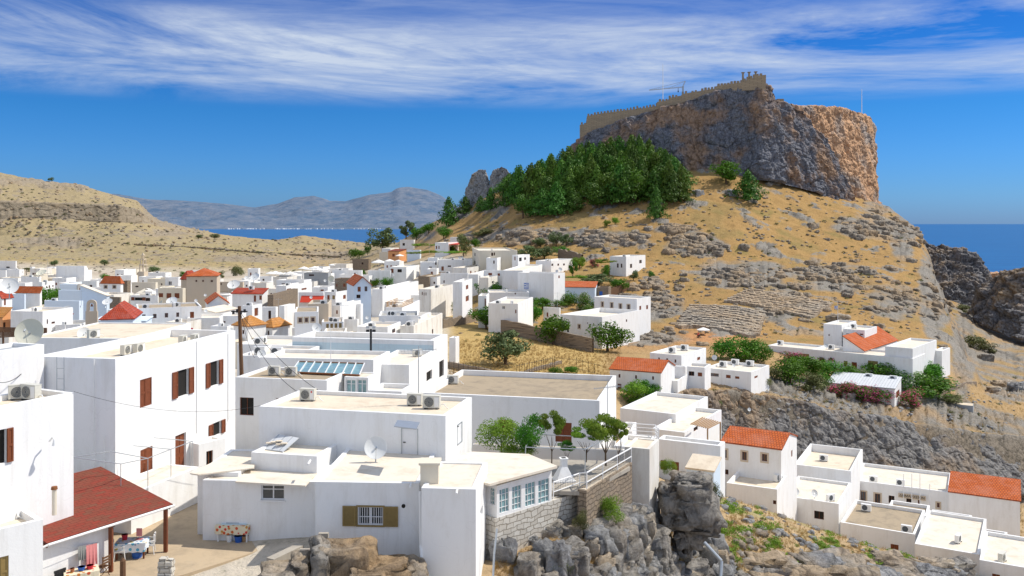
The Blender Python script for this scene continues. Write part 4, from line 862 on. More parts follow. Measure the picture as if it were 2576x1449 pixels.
# ============ centre right (tile E)
W_('e1', 'E', 570, 720, 735, 170, 4.5, 'highest white cube of the village beside the eucalyptus', D=None, win=[('f', 'k', 600, 205, 625, 232)])
W_('e1b', 'E', 628, 685, 940, 195, 3.5, 'long brown stone house beside the highest white cube', wall='stone', roof='roofsand')
W_('e2', 'E', 375, 470, 560, 262, 4, 'white house left of the small brown-roofed one near the eucalyptus')
W_('e2b', 'E', 350, 445, 455, 300, 5, 'cream square block left of the brown-roofed house', wall='cream')
W_('e3', 'E', 445, 560, 640, 292, 5, 'reddish brown house with a brown lean roof near the eucalyptus', wall='orange', rt='mf', roof='shingle', rise=0.56, name='tiled_house', win=[('f', 's', 490, 320, 515, 350)])
W_('e4', 'E', 948, 1092, 1200, 200, 4.5, 'white house with two windows and a red porch edge under the tall hillside tree', th=12, win=[('f', 's', 957, 235, 970, 268), ('f', 's', 985, 235, 997, 268), ('r', 'k', 1105, 240, 1150, 290)])
W_('e4b', 'E', 1110, 1195, 1228, 142, 3.2, 'small white upper room above the red-porch house')
W_('e5', 'E', 60, 235, 260, 378, 4.5, 'brown rubble-stone house at the left end of the upper terraces', wall='stone', roof='roofsand', win=[('f', 'k', 160, 412, 180, 435)])
W_('e6', 'E', 230, 470, 480, 500, 5, 'big plain white block under the upper terraces')
W_('e6b', 'E', 465, 640, 780, 462, 5.5, 'white house with a dark red shutter and a dark window below the terraces', win=[('f', 's', 473, 480, 503, 525), ('f', 'k', 545, 485, 592, 518)])
W_('e6c', 'E', 650, 785, 800, 280, 3.5, 'pale blue low house beside the vine terrace', wall='blue')
W_('e7', 'E', 775, 790, 948, 412, 6, 'white cube house stepped above another in the middle of the slope', th=-5, side='L', win=[('f', 'b', 885, 458, 915, 478)])
W_('e7b', 'E', 782, 860, 966, 485, 5, 'white house with a narrow brown door below the stepped cube', th=0, side='L', win=[('f', 's', 903, 512, 925, 552), ('l', 'k', 812, 522, 822, 550)])
W_('e8', 'E', 960, 985, 1350, 385, 5.5, 'wide white house with an arched brown door and twin small dishes', th=-5, side='L', d=8, win=[('f', 's', 1017, 455, 1042, 500), ('f', 'b', 1085, 445, 1120, 462)])
W_('e9', 'E', 1348, 1420, 1832, 285, 7.5, 'long cream-white two-storey hall at the foot of the rocky slope', wall='cream', th=-6, side='L', roof='roofwhite', win=[('f', 'k', 1552, 308, 1572, 342), ('f', 'k', 1578, 306, 1592, 338), ('l', 'k', 1370, 308, 1382, 345), ('l', 'k', 1370, 398, 1382, 430)])
W_('e10', 'E', 1498, 1615, 1770, 365, 5.5, 'white house in front of the cream-white hall with two small windows', win=[('f', 'k', 1573, 392, 1588, 425), ('r', 'S', 1662, 392, 1682, 425)], th=8)
W_('e11', 'E', 1775, 1840, 1965, 335, 5.5, 'white house with an open dark porch and laundry', win=[('r', 'k', 1850, 360, 1880, 400), ('r', 'k', 1905, 358, 1925, 385), ('f', 's', 1800, 350, 1812, 390)], th=25)
W_('e12', 'E', 2030, 2195, 2428, 395, 4.5, 'white house with three small square windows below the stone ruin', th=25, win=[('r', 'b', 2198, 425, 2218, 450), ('r', 'b', 2262, 425, 2280, 448), ('r', 'b', 2323, 424, 2342, 446)])
W_('e13', 'E', 768, 885, 1085, 562, 5, 'white house with a rubble-stone left face and one small window', wall='stone', roof='roofsand')
W_('e13b', 'E', 1005, 1300, 1310, 530, 4.5, 'plain white terrace house right of the rubble-faced house', win=[('f', 'b', 1038, 605, 1052, 632)])
W_('e14', 'E', 1130, 1290, 1560, 470, 4.8, 'old whitewashed house with two brown windows in the middle of the slope', wall='old', roof='roofsand', th=18, win=[('r', 's', 1325, 502, 1340, 530), ('r', 's', 1372, 508, 1387, 530)])
W_('e14b', 'E', 1470, 1680, 1690, 500, 5, 'white terraced house with red stair flights', win=[('f', 's', 1520, 525, 1560, 552), ('f', 's', 1620, 530, 1645, 556)])
W_('e15', 'E', 1305, 1410, 1620, 540, 5.5, 'white cube block left of the Greek flag house')
W_('e15b', 'E', 1420, 1520, 1835, 575, 5.5, 'white ruinous house with two low windows left of the flag', wall='old', th=14, win=[('r', 'k', 1560, 612, 1578, 640), ('r', 'k', 1648, 612, 1664, 640)])
W_('e16', 'E', 1670, 1890, 2100, 500, 6, 'broad white block stepping up behind the Greek flag house')
W_('e17', 'E', 1835, 2222, 2343, 532, 8, 'high white windowless block hung with a Greek flag', th=32, win=[('r', 's', 2272, 552, 2288, 582)])
W_('e18', 'E', 270, 385, 770, 700, 6, 'long bright white wall house left of the ruined corner', win=[])
W_('e19', 'E', 775, 905, 1145, 700, 6.5, 'old white house with a crumbling stone corner and three slits', wall='old', th=14, roof='roofsand', win=[('f', 'k', 806, 728, 816, 762), ('f', 'k', 826, 735, 835, 768), ('f', 'k', 846, 735, 856, 768)])
W_('e20', 'E', 1140, 1240, 1348, 622, 8.5, 'tall narrow white house with a brown door under one brown window', th=8, win=[('r', 's', 1280, 655, 1305, 700), ('r', 'd', 1278, 770, 1312, 830)])
W_('e21', 'E', 420, 595, 784, 895, 5, 'white house with a wooden fenced roof terrace', th=6)
W_('e22', 'E', 250, 345, 770, 985, 5, 'white house with grey band and small vents below the wooden roof terrace', th=-6, side='L', roof='roofgrey', win=[('f', 'k', 530, 985, 560, 1000), ('f', 'k', 650, 985, 682, 1000)])
W_('e23', 'E', 110, 440, 580, 1105, 4.5, 'wedge-shaped pale lilac house with four slit windows', wall='white', roof='roofsand', th=8, win=[('f', 'k', 150, 1070, 165, 1105), ('f', 'k', 215, 1092, 235, 1115), ('r', 'b', 487, 1125, 522, 1168)])
W_('e24', 'E', 575, 720, 1028, 1095, 4.2, 'white house beside the dry field with thin wire aerials on its roof', wall='old', roof='roofwhite', th=8, win=[('r', 'k', 915, 1128, 930, 1178)])
W_('e25', 'E', 0, 150, 175, 860, 5.5, 'plain white cube with a grey lattice fence beside it')
W_('e26', 'E', 1500, 1530, 1960, 735, 5, 'upper white house behind the walled garden with a small chimney', th=-4, side='L', d=9, win=[('f', 'k', 1803, 722, 1818, 755)])
W_('e27', 'E', 1412, 1500, 1530, 770, 6.5, 'white curved-side house with a tall brown door above the fig tree', th=4, win=[('f', 's', 1480, 800, 1494, 890)])
W_('e28', 'E', 1522, 1838, 2000, 855, 6, 'white garden house behind the small round trees', th=12, win=[('f', 's', 1808, 920, 1822, 958), ('f', 'w', 1668, 880, 1700, 915)])
# ============ walled mansion, right of centre (tile F)
W_('f1', 'F', 885, 1033, 1208, 5, 6, 'isolated white house highest on the right slope with four windows', th=30, win=[('f', 'k', 950, 68, 965, 105), ('f', 'k', 985, 70, 998, 105), ('r', 'b', 1068, 72, 1088, 108), ('r', 'b', 1152, 36, 1175, 66)])
W_('f5', 'F', 330, 750, 765, 285, 4.5, 'low pale blue house under an orange tile roof behind the mansion garden', wall='blue', rt='mf', roof='tile', rise=0.99, th=10, d=7, name='tiled_house')
W_('f5b', 'F', 768, 873, 885, 285, 4.2, 'small stone house with a blue door behind the mansion', wall='stone', roof='roofsand', th=14, d=5, win=[('f', 'D', 790, 320, 820, 358)])
W_('f6', 'F', 745, 1130, 1256, 388, 8, 'tallest wing of the white mansion with six dark windows and a small chimney', th=34, roof='roofwhite',
   win=[('f', 't', 810, 417, 827, 458), ('f', 't', 893, 424, 913, 468), ('f', 't', 971, 434, 992, 482), ('f', 't', 1044, 440, 1067, 490), ('r', 's', 1153, 452, 1170, 488), ('r', 's', 1215, 445, 1232, 482)])
W_('f7', 'F', 436, 816, 1130, 552, 6, 'lower garden wing of the white mansion with a dark round-headed door', th=34, d=16, par=.9, roof='roofwhite',
   win=[('f', 'k', 497, 625, 516, 690), ('f', 't', 600, 622, 617, 655), ('f', 'k', 680, 600, 687, 614), ('f', 'k', 733, 615, 740, 632), ('r', 'k', 1032, 573, 1043, 597)])
W_('f8', 'F', 284, 430, 440, 470, 5, 'white garden block left of the mansion with one narrow window', th=30, win=[('f', 's', 313, 512, 328, 550)])
W_('f9', 'F', 1248, 1534, 1757, 900, 4.3, 'small white cube house with three dark windows below the amphitheatre', th=34, win=[('f', 'k', 1323, 920, 1338, 949), ('f', 'k', 1396, 926, 1412, 955), ('f', 'k', 1471, 937, 1487, 966), ('r', 's', 1677, 915, 1704, 942)])
W_('f10', 'F', 886, 1347, 1430, 1058, 6, 'white house under a bright orange gable roof with three small windows', th=26, rt='gx', roof='tile', rise=1.20, d=7, name='gabled_house', over=.12,
   win=[('f', 'k', 964, 1070, 981, 1102), ('f', 'k', 1114, 1080, 1131, 1112), ('f', 'k', 1268, 1090, 1285, 1121), ('f', 'd', 955, 1157, 990, 1205)])
W_('f11', 'F', 1560, 1745, 1800, 1010, 4.5, 'white yard house with two brown windows right of the orange gable', th=26, win=[('f', 'k', 1600, 1045, 1650, 1085), ('f', 's', 1682, 1055, 1722, 1090)])
W_('f12', 'F', 1745, 2165, 2330, 1052, 4.5, 'long white house with dishes and four brown windows above the ravine', th=35, win=[('f', 'b', 1797, 1062, 1872, 1090), ('f', 's', 1938, 1077, 1980, 1106), ('f', 's', 2020, 1090, 2058, 1112), ('r', 's', 2195, 1085, 2225, 1105)])
W_('f13', 'F', 1385, 1500, 1700, 1130, 3.2, 'low white round-cornered yard wall house beside the pergola', th=25)
W_('f14', 'F', 1430, 1570, 1585, 1005, 3.5, 'low white annex behind the orange gable house', th=25)
# ============ estate on the right (tile R)
W_('r1', 'R', 503, 667, 800, 625, 8.5, 'white tower room, highest block of the right-hand estate', th=38, D=180, win=[('f', 'k', 545, 710, 560, 722)])
W_('r2', 'R', 680, 875, 987, 672, 7.0, 'white upper block with a brown window beside the tower room', th=38, D=177, win=[('f', 'w', 705, 700, 740, 730), ('f', 's', 832, 703, 862, 716)])
W_('r3', 'R', 0, 400, 520, 845, 5.0, 'flat-roofed left wing of the right-hand estate with two dark red windows', th=40, D=171.9, roof='roofwhite', win=[('f', 's', 42, 887, 78, 942), ('f', 's', 120, 895, 155, 932), ('f', 'S', 282, 885, 372, 935)])
W_('r4', 'R', 400, 1310, 1320, 930, 5.0, 'long white front wing of the right-hand estate behind the garden trees', th=40, D=160, d=8, win=[('f', 's', 470, 932, 520, 975), ('f', 's', 685, 950, 720, 1000), ('f', 's', 757, 962, 805, 1025), ('f', 'S', 905, 950, 995, 1030)])
W_('r5', 'R', 645, 838, 1142, 873, 6.0, 'broad orange-red roofed hall of the right-hand estate', th=40, D=168.5, rt='mr', roof='tile', rise=2.6, name='tiled_house', dy=2)
W_('r6', 'R', 1060, 1310, 1527, 838, 6.5, 'high white end wall block of the right-hand estate with a stepped parapet', th=40, D=160.4)
W_('r7', 'R', 1500, 1575, 1606, 860, 5.0, 'narrow white end block beyond the high end wall', th=40, d=6, D=171)
W_('r8', 'R', 537, 1146, 1206, 1203, 3.2, 'white shed with a corrugated sheet roof and two cooling units', th=32, rt='mf', roof='corr', rise=.9, name='shed', cat='shed', win=[('r', 's', 1160, 1218, 1190, 1280)], over=.15)
W_('r9', 'R', 1367, 1856, 1862, 1358, 1.5, 'grey container hut with a cream roof on the dry slope', th=30, wall='grey', roof='roofsand', d=2.6, par=.03, pt=.05, name='container_hut', cat='container', win=[('f', 'k', 1590, 1348, 1640, 1392)])
# ============ houses in the ravine, lower right (tile G and H)
W_('g10', 'H', 1895, 2437, 2632, 305, 6, 'long white house with a wide orange tile roof and tan-framed windows', th=31, D=88, d=6.5, rt='gx', roof='tile', rise=0.95, name='gabled_house', over=.1,
   win=[('f', 't', 1905, 305, 1945, 380), ('f', 't', 2083, 325, 2125, 400), ('f', 't', 2262, 345, 2310, 410), ('f', 'k', 1925, 485, 1960, 530), ('r', 's', 2528, 310, 2540, 370)])
W_('g1', 'G', 236, 752, 858, 500, 5, 'white house with a wide tan roof terrace against the dark rock face', D=101, th=28, par=.9, roof='roofsand')
W_('g0b', 'G', -110, 162, 222, 455, 5, 'small white rooftop block with a dish and a cooling unit behind the near lower house', D=92, th=28, par=.5)
W_('g0', 'G', -375, 82, 168, 665, 6.5, 'nearest white house of the ravine with a pale cement roof', D=84, th=27, par=.5, roof='roofsand', win=[('f', 'k', 45, 765, 85, 800)])
W_('g2', 'G', 128, 640, 752, 795, 7, 'white ravine house with two grey dishes on its sand-coloured roof', D=92, th=29, par=.3, roof='roofwhite', win=[('f', 'k', 418, 862, 506, 935)])
W_('g3', 'G', 780, 1640, 1660, 690, 7, 'long white town hall with four tall windows, flagpoles and a lettered board', D=104, th=28, d=9, roof='roofwhite', cat='town hall', name='town_hall',
   win=[('f', 't', 840, 685, 886, 768), ('f', 't', 967, 704, 1017, 790), ('f', 'k', 1092, 722, 1145, 790), ('f', 'k', 1252, 745, 1300, 800), ('f', 'k', 1357, 760, 1373, 806), ('f', 't', 1530, 787, 1554, 830)])
W_('g4', 'G', 1637, 2283, 2330, 772, 8, 'tall windowless white house with an orange tile roof at the lower right edge', D=99, th=29.5, rt='mf', roof='tile', rise=1.10, d=5, name='tiled_house', over=.1)
W_('g6', 'G', 1080, 1440, 1492, 905, 6, 'small brown-roofed house in front of the town hall board', D=93, th=29, d=4, roof='roofbrown', par=.35)
W_('g5', 'G', 655, 1330, 1422, 1072, 7, 'white ravine house with a large dark brown roof', D=86, th=31, roof='roofbrown', par=.35, win=[('f', 's', 1110, 1163, 1182, 1212)])
W_('g8', 'G', 1440, 1818, 1825, 1055, 6, 'brown-roofed house with one cooling unit right of the small brown-roofed one', D=88, th=30, roof='roofbrown', par=.3, d=6)
W_('g9', 'G', 1850, 2150, 2160, 1195, 6, 'small grey-brown roofed house near the right edge', D=84, th=31, roof='roofbrown', par=.3, d=5)
W_('g7', 'G', 1330, 1915, 1922, 1255, 7, 'white ravine house with a pale pinkish roof and a single standing unit', D=78, th=31, roof='roofwhite', par=.3, d=11, win=[('f', 'k', 1712, 1355, 1740, 1400)])
W_('g11', 'G', 1915, 2600, 2620, 1420, 7, 'white house cut by the lower right corner of the frame', D=70, th=31, roof='roofwhite', par=.3, d=8, win=[('f', 's', 2030, 1432, 2100, 1460)])
# ============ houses above the crag (tile H)
W_('h1', 'g', 1655, 1812, 1824, 1122, 7, 'white house with a deep parapet behind the dark rock pillar', D=74, th=27, par=1.1, pt=.28, roof='roofwhite', win=[('f', 's', 1662, 1158, 1677, 1182), ('f', 's', 1690, 1162, 1708, 1184)])
W_('h2', 'g', 1727, 1795, 1812, 1186, 3.5, 'tiny shed with a pinkish reed roof leaning on the deep-parapet house', D=70, th=27, rt='mf', roof='roofsand', rise=0.56, wall='blue', name='shed', cat='shed', over=.1)
W_('h3', 'g', 1640, 1722, 1815, 1088, 6, 'white house with a brown door, a wooden slat pergola and drying laundry', D=86, th=30, win=[('r', 's', 1722, 1068, 1740, 1086), ('r', 'k', 1745, 1062, 1756, 1084)])
W_('h4', 'g', 1560, 1700, 1781, 1042, 6, 'low white block with a small dish at the foot of the pergola house', D=92, th=30)
W_('h5', 'g', 1545, 1625, 1650, 1128, 5, 'tan-floored white roof terrace with a white rail, right of the vine trees', D=57, th=20, par=.3, roof='roofsand')
W_('h6', 'g', 1562, 1590, 1660, 1085, 5, 'white wall with a narrow brown door at the back of the railed terrace', D=64, th=14, win=[('f', 's', 1572, 1095, 1582, 1120)], d=3)
# ------------------------------------------------------------------ near buildings
near = dict(t='g')
def N_(key, xl, xm, xr, yt, label, **k): return house(key, 'g', xl, xm, xr, yt, 4, label, **k)
N_('n1', 88, 290, 592, 903, 'tall white two-storey house with six red-brown shuttered openings on its sunlit side', D=46.5, th=11, par=.5, pt=.28, roof='roofsand', cat='house', name='two_storey_house', base=-16.8,
   win=[('r', 's', 352, 952, 382, 1022), ('r', 'o', 445, 930, 474, 996), ('r', 'o', 527, 909, 550, 970), ('r', 'o', 534, 1062, 556, 1095), ('r', 's', 353, 1127, 384, 1197), ('r', 'd', 441, 1092, 468, 1199)])
N_('n0', -150, -60, 185, 1020, 'near white house at the left edge with two cooling units on its flat roof', D=36, th=27, zt=-7.6, par=.25, roof='roofsand', name='flat_roofed_house', win=[('r', 'o', -22, 1082, 16, 1168)], base=-16.8)
N_('n00', -160, -80, 108, 1300, 'low cream-white annex with a louvred window, bottom left corner', D=34.6, th=43, zt=-12.2, par=.3, roof='roofsand', win=[('r', 'S', -20, 1402, 22, 1480)], base=-16.8, cat='annex', name='annex')
N_('n2', 20, 108, 278, 1390, 'white back wall of the porch behind the washing line', D=37.35, th=32, zt=-13.62, par=.02, base=-16.8, cat='annex', name='annex')
N_('n3', 240, 330, 500, 1240, 'white raised terrace with a smooth ramp wall below the tall shuttered house', D=44.5, th=17, zt=-13.6, par=.02, base=-16.8, cat='terrace', name='raised_terrace')
N_('n4', 470, 500, 566, 1118, 'small white porch with a rounded arch beside the tall shuttered house', D=53, th=34, par=.1, base=-16.8, win=[('r', 'k', 519, 1134, 536, 1170)], cat='porch', name='entrance_porch')
N_('n8', -120, -40, 111, 890, 'white wall house at the left edge behind the house with two cooling units', D=43.8, th=20, zt=-6.4, par=.2, roof='grey', base=-17)
N_('n9', 60, 330, 345, 852, 'beige-roofed building behind the tall shuttered house', D=64, th=4, d=10, par=.08, roof='roofsand')
N_('k0', 652, 1121, 1187, 1046, 'rambling white house in the centre with a white roof door, round dish and sunroom', D=46, th=13, par=.22, roof='roofsand', base=-16.5, name='rambling_house',
   win=[('f', 'P', 1011, 1079, 1050, 1160), ('r', 'P', 1150, 1066, 1162, 1114)])
N_('k1', 510, 793, 800, 1212, '', D=43.4, th=3, d=5, par=.04, into='k0', base=-16.6, win=[('f', 'g', 657, 1220, 716, 1258)])
N_('k1b', 497, 600, 610, 1189, '', D=44.4, th=3, d=4.5, par=.04, into='k0', base=-16.6)
N_('k2', 793, 1055, 1062, 1216, '', D=41, th=3, d=6.2, par=.06, into='k0', base=-18.5, win=[('f', 'x', 900, 1275, 964, 1321)])
N_('k4', 1060, 1197, 1226, 1231, '', D=39.6, th=5, par=.06, into='k0', base=-19.5, win=[('r', 'g', 1208, 1278, 1214, 1300)])
N_('k5', 632, 797, 872, 1148, '', D=45, th=13, par=.12, into='k0', base=-16.5)
N_('k6', 1228, 1250, 1388, 1222, '', D=43, th=-44, side='L', d=5, par=.05, into='k0', base=-14.35,
   win=[('f', 'Q', 1254, 1226, 1283, 1292), ('f', 'Q', 1286, 1219, 1314, 1284), ('f', 'Q', 1319, 1211, 1349, 1275), ('f', 'Q', 1352, 1203, 1384, 1267), ('l', 'Q', 1230, 1214, 1247, 1272)])
N_('k7', 1230, 1246, 1455, 1305, 'pale block retaining wall under the sunroom', D=42.9, th=-44, side='L', d=1.2, par=.01, wall='palestone', roof='roofwhite', base=-20, cat='retaining wall', name='retaining_wall')
N_('k8', 1453, 1475, 1590, 1235, 'brown block retaining wall carrying the metal rail of the vine terrace', D=46, th=29.5, par=.01, wall='stone', roof='roofsand', base=-21, cat='retaining wall', name='retaining_wall', d=None)
N_('k9', 1572, 1634, 1658, 1130, 'tall white corner block with a crumbling right edge above the crag', D=53, th=22, par=.05, wall='old', roof='roofsand', base=-21, cat='wall block', name='corner_block')
N_('k10', 1190, 1570, 1574, 1133, 'long white garden wall behind the vine trees', D=56, th=9, d=.3, par=.01, base=-18, cat='garden wall', name='garden_wall', roof='roofwhite')
N_('k11', 1060, 1508, 1550, 1008, 'broad white house with a weathered brown roof and a closed brown shutter', D=58, th=13, par=.4, roof='roofbrown', win=[('f', 's', 1397, 1063, 1438, 1112), ('f', 's', 1255, 1056, 1290, 1080)])
N_('m1', 735, 1091, 1126, 857, 'long house with a faded aqua parapet front and rust stain below the floodlight pole', D=85, th=11, par=.6, pt=.5, wall='white', roof='roofwhite', win=[('r', 'k', 1105, 907, 1117, 948)])
N_('m2', 927, 1029, 1091, 918, 'white house with a round-topped iron gate window and a roof cooling unit', D=75, th=9, par=.35, roof='roofwhite', win=[('r', 'k', 1073, 933, 1087, 957)])
N_('m3', 592, 822, 885, 957, 'grey-white house with two dark windows under a pair of cooling units', D=62, th=11, par=.2, roof='roofbrown', win=[('f', 'k', 603, 1000, 638, 1045), ('f', 'k', 694, 1002, 709, 1018)])
N_('m4', 655, 939, 950, 905, 'low white parapet block behind the glass roof', D=73, th=8, d=5, par=.3)
N_('m5', 925, 1010, 1042, 985, 'small white stair block between the two roofs with cooling units', D=59, th=11, par=.3)
N_('m5b', 866, 926, 940, 950, 'small pale green glazed stair hut below the glass roof', D=64, th=11, d=2.2, par=.05, win=[('f', 'G', 870, 955, 895, 990), ('f', 'G', 898, 955, 922, 990)], name='stair_hut', cat='hut')
N_('m7', 596, 722, 735, 868, 'white cluttered roof house right of the wooden power pole', D=100, th=8, d=8)
N_('m8', 600, 735, 745, 897, 'low white roof house behind the pair of cooling units', D=80, th=8, d=7, par=.25)
N_('m9', 1130, 1146, 1162, 850, 'small white gate block at the edge of the dry field', th=12, d=2, cat='gate block', name='gate_block')
# aqua skin of m1 front
h = HOUSES['m1']; mb = MB(); mb.box(.05, -.02, h['top']-h['zb']-8, h['w']-.05, -.004, h['top']-h['zb']-.45); mb.build('painted_panel', 'aqua', h['root'])
# sunroom roof, canopies and details of the rambling house
def inroot(o, key):
    r = HOUSES[key]['root']; o.parent = r
    o.matrix_local = (Matrix.Translation(r.location) @ Matrix.Rotation(r.rotation_euler.z, 4, 'Z')).inverted(); return o
def plane_pt(px, py, z):
    D = -z*F/(py-563); p = P(px, py, D); return p
def slab_px(name, pts, z, th, mat, key=None, lift=0):
    q = [plane_pt(x, y, z) for x, y in pts]; mb = MB()
    up = [p+Vector((0, 0, lift)) for p in q]; lo = [p-Vector((0, 0, th)) for p in up]
    mb.poly(up); mb.poly(lo[::-1])
    for i in range(len(q)): j = (i+1) % len(q); mb.poly([lo[i], lo[j], up[j], up[i]])
    o = mb.build(name, mat); return inroot(o, key) if key else o
slab_px('roof_slab', [(1128, 1192), (1232, 1217), (1402, 1172), (1330, 1142), (1190, 1136), (1122, 1150)], -12.42, .12, 'roofwhite', 'k0')
slab_px('canopy', [(592, 1213), (768, 1223), (790, 1199), (612, 1193)], -12.62, .07, 'roofwhite', 'k0', .03)
slab_px('eave', [(478, 1190), (500, 1194), (640, 1176), (640, 1158), (560, 1150)], -12.38, .06, 'roofwhite', 'k0')
slab_px('door_canopy', [(991, 1072), (1048, 1079), (1056, 1062), (1000, 1056)], -9.9-.0, .04, 'metal', 'k0')
p1, p2 = P(1058, 1250, 39.5), P(1065, 1449, 39.5)
mb = MB(); mb.tube(P(1056, 1236, 40.2), P(1058, 1372, 39.9), .06); mb.tube(P(1058, 1372, 39.9), P(1066, 1460, 39.3), .08); inroot(mb.build('drain_pipe', 'plastic'), 'k0')
for px, py, D in ((1033, 1222, 40.8), (1149, 1238, 39.4), (777, 1165, 43.4)):
    mb = MB(); p = P(px, py, D); mb.tube(p+Vector((0, .3, .05)), p+Vector((0, -.25, 0)), .055); inroot(mb.build('rain_spout', 'plastic'), 'k0')
mb = MB(); mb.disc(P(1015, 1273, 40.75), (0, -1, 0), .09, .05); inroot(mb.build('vent_hole', 'dark'), 'k0')
# cream vent block on the roof
b = P(1082, 1222, 40.6); a_ = math.radians(-5)
mb = MB(); mb.box(-.45, 0, 0, .38, .9, .95); mb.box(-.52, -.06, .95, .45, .96, 1.05); o = mb.build('vent_block', 'cream'); o.location = (b.x, b.y, CH-12.0); tag(o, 'boxy cream rendered vent block on the central flat roof', 'vent block')
# ------------------------------------------------------------------ shingle porch
zE, e0, e1 = CH-13.4, Vector((-19.5, 37.2, 0)), Vector((-16.2, 42.4, 0)); up = Vector((-.845, .535, 0))*5.8
por = empty('porch', (-16.4, 42.2, CH-15.6), 0, 'open porch with a red shingle roof on brown posts above the laundry yard', 'porch')
mb = MB(); L = [e0, e1, e1+up, e0+up]; zz = [zE, zE, zE+.95, zE+.95]
mb.slab([(p.x, p.y, z) for p, z in zip(L, zz)], .1)
def inP(o, r): o.parent = r; o.matrix_local = Matrix.Translation(r.location).inverted(); return o
inP(mb.build('roof', 'shingle'), por)
g0, g1 = e0+Vector((.06, -.04, 0)), e1+Vector((.06, -.04, 0))
mb = MB(); mb.tube((g0.x, g0.y, zE-.06), (g1.x, g1.y, zE-.06), .06); mb.tube((g0.x, g0.y, zE-.06), (g0.x-.5, g0.y-.3, zE-.25), .05); mb.tube((g0.x-.5, g0.y-.3, zE-.25), (g0.x-.5, g0.y-.3, zE-2.4), .05)
inP(mb.build('gutter', 'plastic'), por)
for k, (f_, nm) in enumerate(((.47, 'post'), (.93, 'post'))):
    p = e0.lerp(e1, f_); mb = MB(); mb.box(p.x-.09, p.y-.02, CH-15.7, p.x+.07, p.y+.14, zE-.1); inP(mb.build(nm, 'brown'), por)
for f_ in (0.0, .5, .97):
    p = e0.lerp(e1, f_); q = p+up; mb = MB(); mb.tube((p.x, p.y, zE-.16), (q.x, q.y, zE+.78), .05, n=4); inP(mb.build('rafter', 'brown'), por)
# yard
slab_px('yard', [(60, 1530), (300, 1500), (440, 1452), (560, 1415), (690, 1372), (760, 1345), (720, 1290), (510, 1262), (400, 1258), (262, 1330)], -15.58, .25, 'concrete')['kind'] = 'structure'
slab_px('terrace', [(1395, 1235), (1470, 1237), (1585, 1175), (1572, 1160), (1190, 1150), (1150, 1170)], -13.95, .2, 'conc2')['kind'] = 'structure'
# diagonal kerb wall beside the yard
k0_, k1_ = P(590, 1455, 37.2), P(755, 1345, 40.8)
mb = MB(); a, b = Vector((k0_.x, k0_.y, 0)), Vector((k1_.x, k1_.y, 0)); dn = (b-a).normalized(); sN = Vector((dn.y, -dn.x, 0))*.22
m_ = a.lerp(b, .52); z0, z1 = CH-15.35, CH-14.75
for (s, e, zt_) in ((a, m_, z0), (m_, b, z1)):
    mb.obox([(s-sN).to_tuple()[:2]+(CH-17,), (s+sN).to_tuple()[:2]+(CH-17,), (e+sN).to_tuple()[:2]+(CH-17,), (e-sN).to_tuple()[:2]+(CH-17,), (s-sN).to_tuple()[:2]+(zt_,), (s+sN).to_tuple()[:2]+(zt_,), (e+sN).to_tuple()[:2]+(zt_,), (e-sN).to_tuple()[:2]+(zt_,)])
tag(mb.build('low_wall', 'conc2'), 'stepped grey cement garden wall running diagonally beside the yard', 'garden wall')
# ------------------------------------------------------------------ yard furniture
YZ = CH-15.58
def yard(px, py): p = plane_pt(px, py, -15.58); return Vector((p.x, p.y, YZ))
def plastic_chair(label, loc, rz, mat='plastic'):
    r = empty('garden_chair', loc, rz, label, 'chair')
    mb = MB(); mb.box(-.25, -.24, .42, .25, .24, .46); mb.build('seat', mat, r)
    mb = MB()
    for i in range(7): x = -.22+i*.073; mb.box(x-.024, .22, .46, x+.024, .27, .88)
    mb.box(-.26, .22, .82, .26, .28, .92); mb.build('backrest', mat, r)
    for sx in (-1, 1):
        mb = MB(); mb.box(sx*.27-.03, -.22, .64, sx*.27+.03, .26, .68); mb.box(sx*.27-.02, -.22, .42, sx*.27+.02, -.17, .64); mb.build('armrest', mat, r)
        for sy in (-1, 1):
            mb = MB(); mb.tube((sx*.22, sy*.2, .42), (sx*.26, sy*.25, 0), .025, .018); mb.build('leg', mat, r)
    return r
def cloth_table(name, label, loc, rz, w, d, h, mat, leg='brown', seed=1, cloth_lbl=None):
    r = empty(name, loc, rz, label, 'table'); rnd = random.Random(seed)
    mb = MB(); mb.box(-w/2, -d/2, h-.04, w/2, d/2, h); mb.build('tabletop', leg, r)
    for sx in (-1, 1):
        for sy in (-1, 1): mb = MB(); mb.box(sx*(w/2-.08)-.035, sy*(d/2-.08)-.035, 0, sx*(w/2-.08)+.035, sy*(d/2-.08)+.035, h-.04); mb.build('leg', leg, r)
    n = 48; mb = MB(); top = []; low = []
    pts = []
    for i in range(n):
        t = i/n*4; k = int(t); f = t-k; W, D2 = w/2+.03, d/2+.03
        c = [(-W, -D2), (W, -D2), (W, D2), (-W, D2)]; a, b = c[k], c[(k+1) % 4]; pts.append((a[0]+(b[0]-a[0])*f, a[1]+(b[1]-a[1])*f))
    for i, (x, y) in enumerate(pts):
        s = 1+.05*math.sin(i*1.9)+.04*math.sin(i*.8); top.append((x, y, h+.012)); low.append((x*s, y*s, h-.28-.12*abs(math.sin(i*4*math.pi/n*.5+.78))-.03*rnd.random()))
    mb.poly(top)
    for i in range(n): j = (i+1) % n; mb.poly([low[i], low[j], top[j], top[i]])
    o = mb.build('tablecloth', mat); o.location = loc; o.rotation_euler.z = rz; tag(o, cloth_lbl, 'tablecloth'); return r
tb = yard(333, 1400)
cloth_table('garden_table', 'wooden table hidden by a blue floral oilcloth under the porch edge', tb, math.radians(8), 1.35, .85, .75, 'floral', seed=3, cloth_lbl='blue and yellow floral oilcloth on the table under the porch edge')
plastic_chair('white plastic armchair left of the blue floral table', yard(300, 1408), math.radians(115))
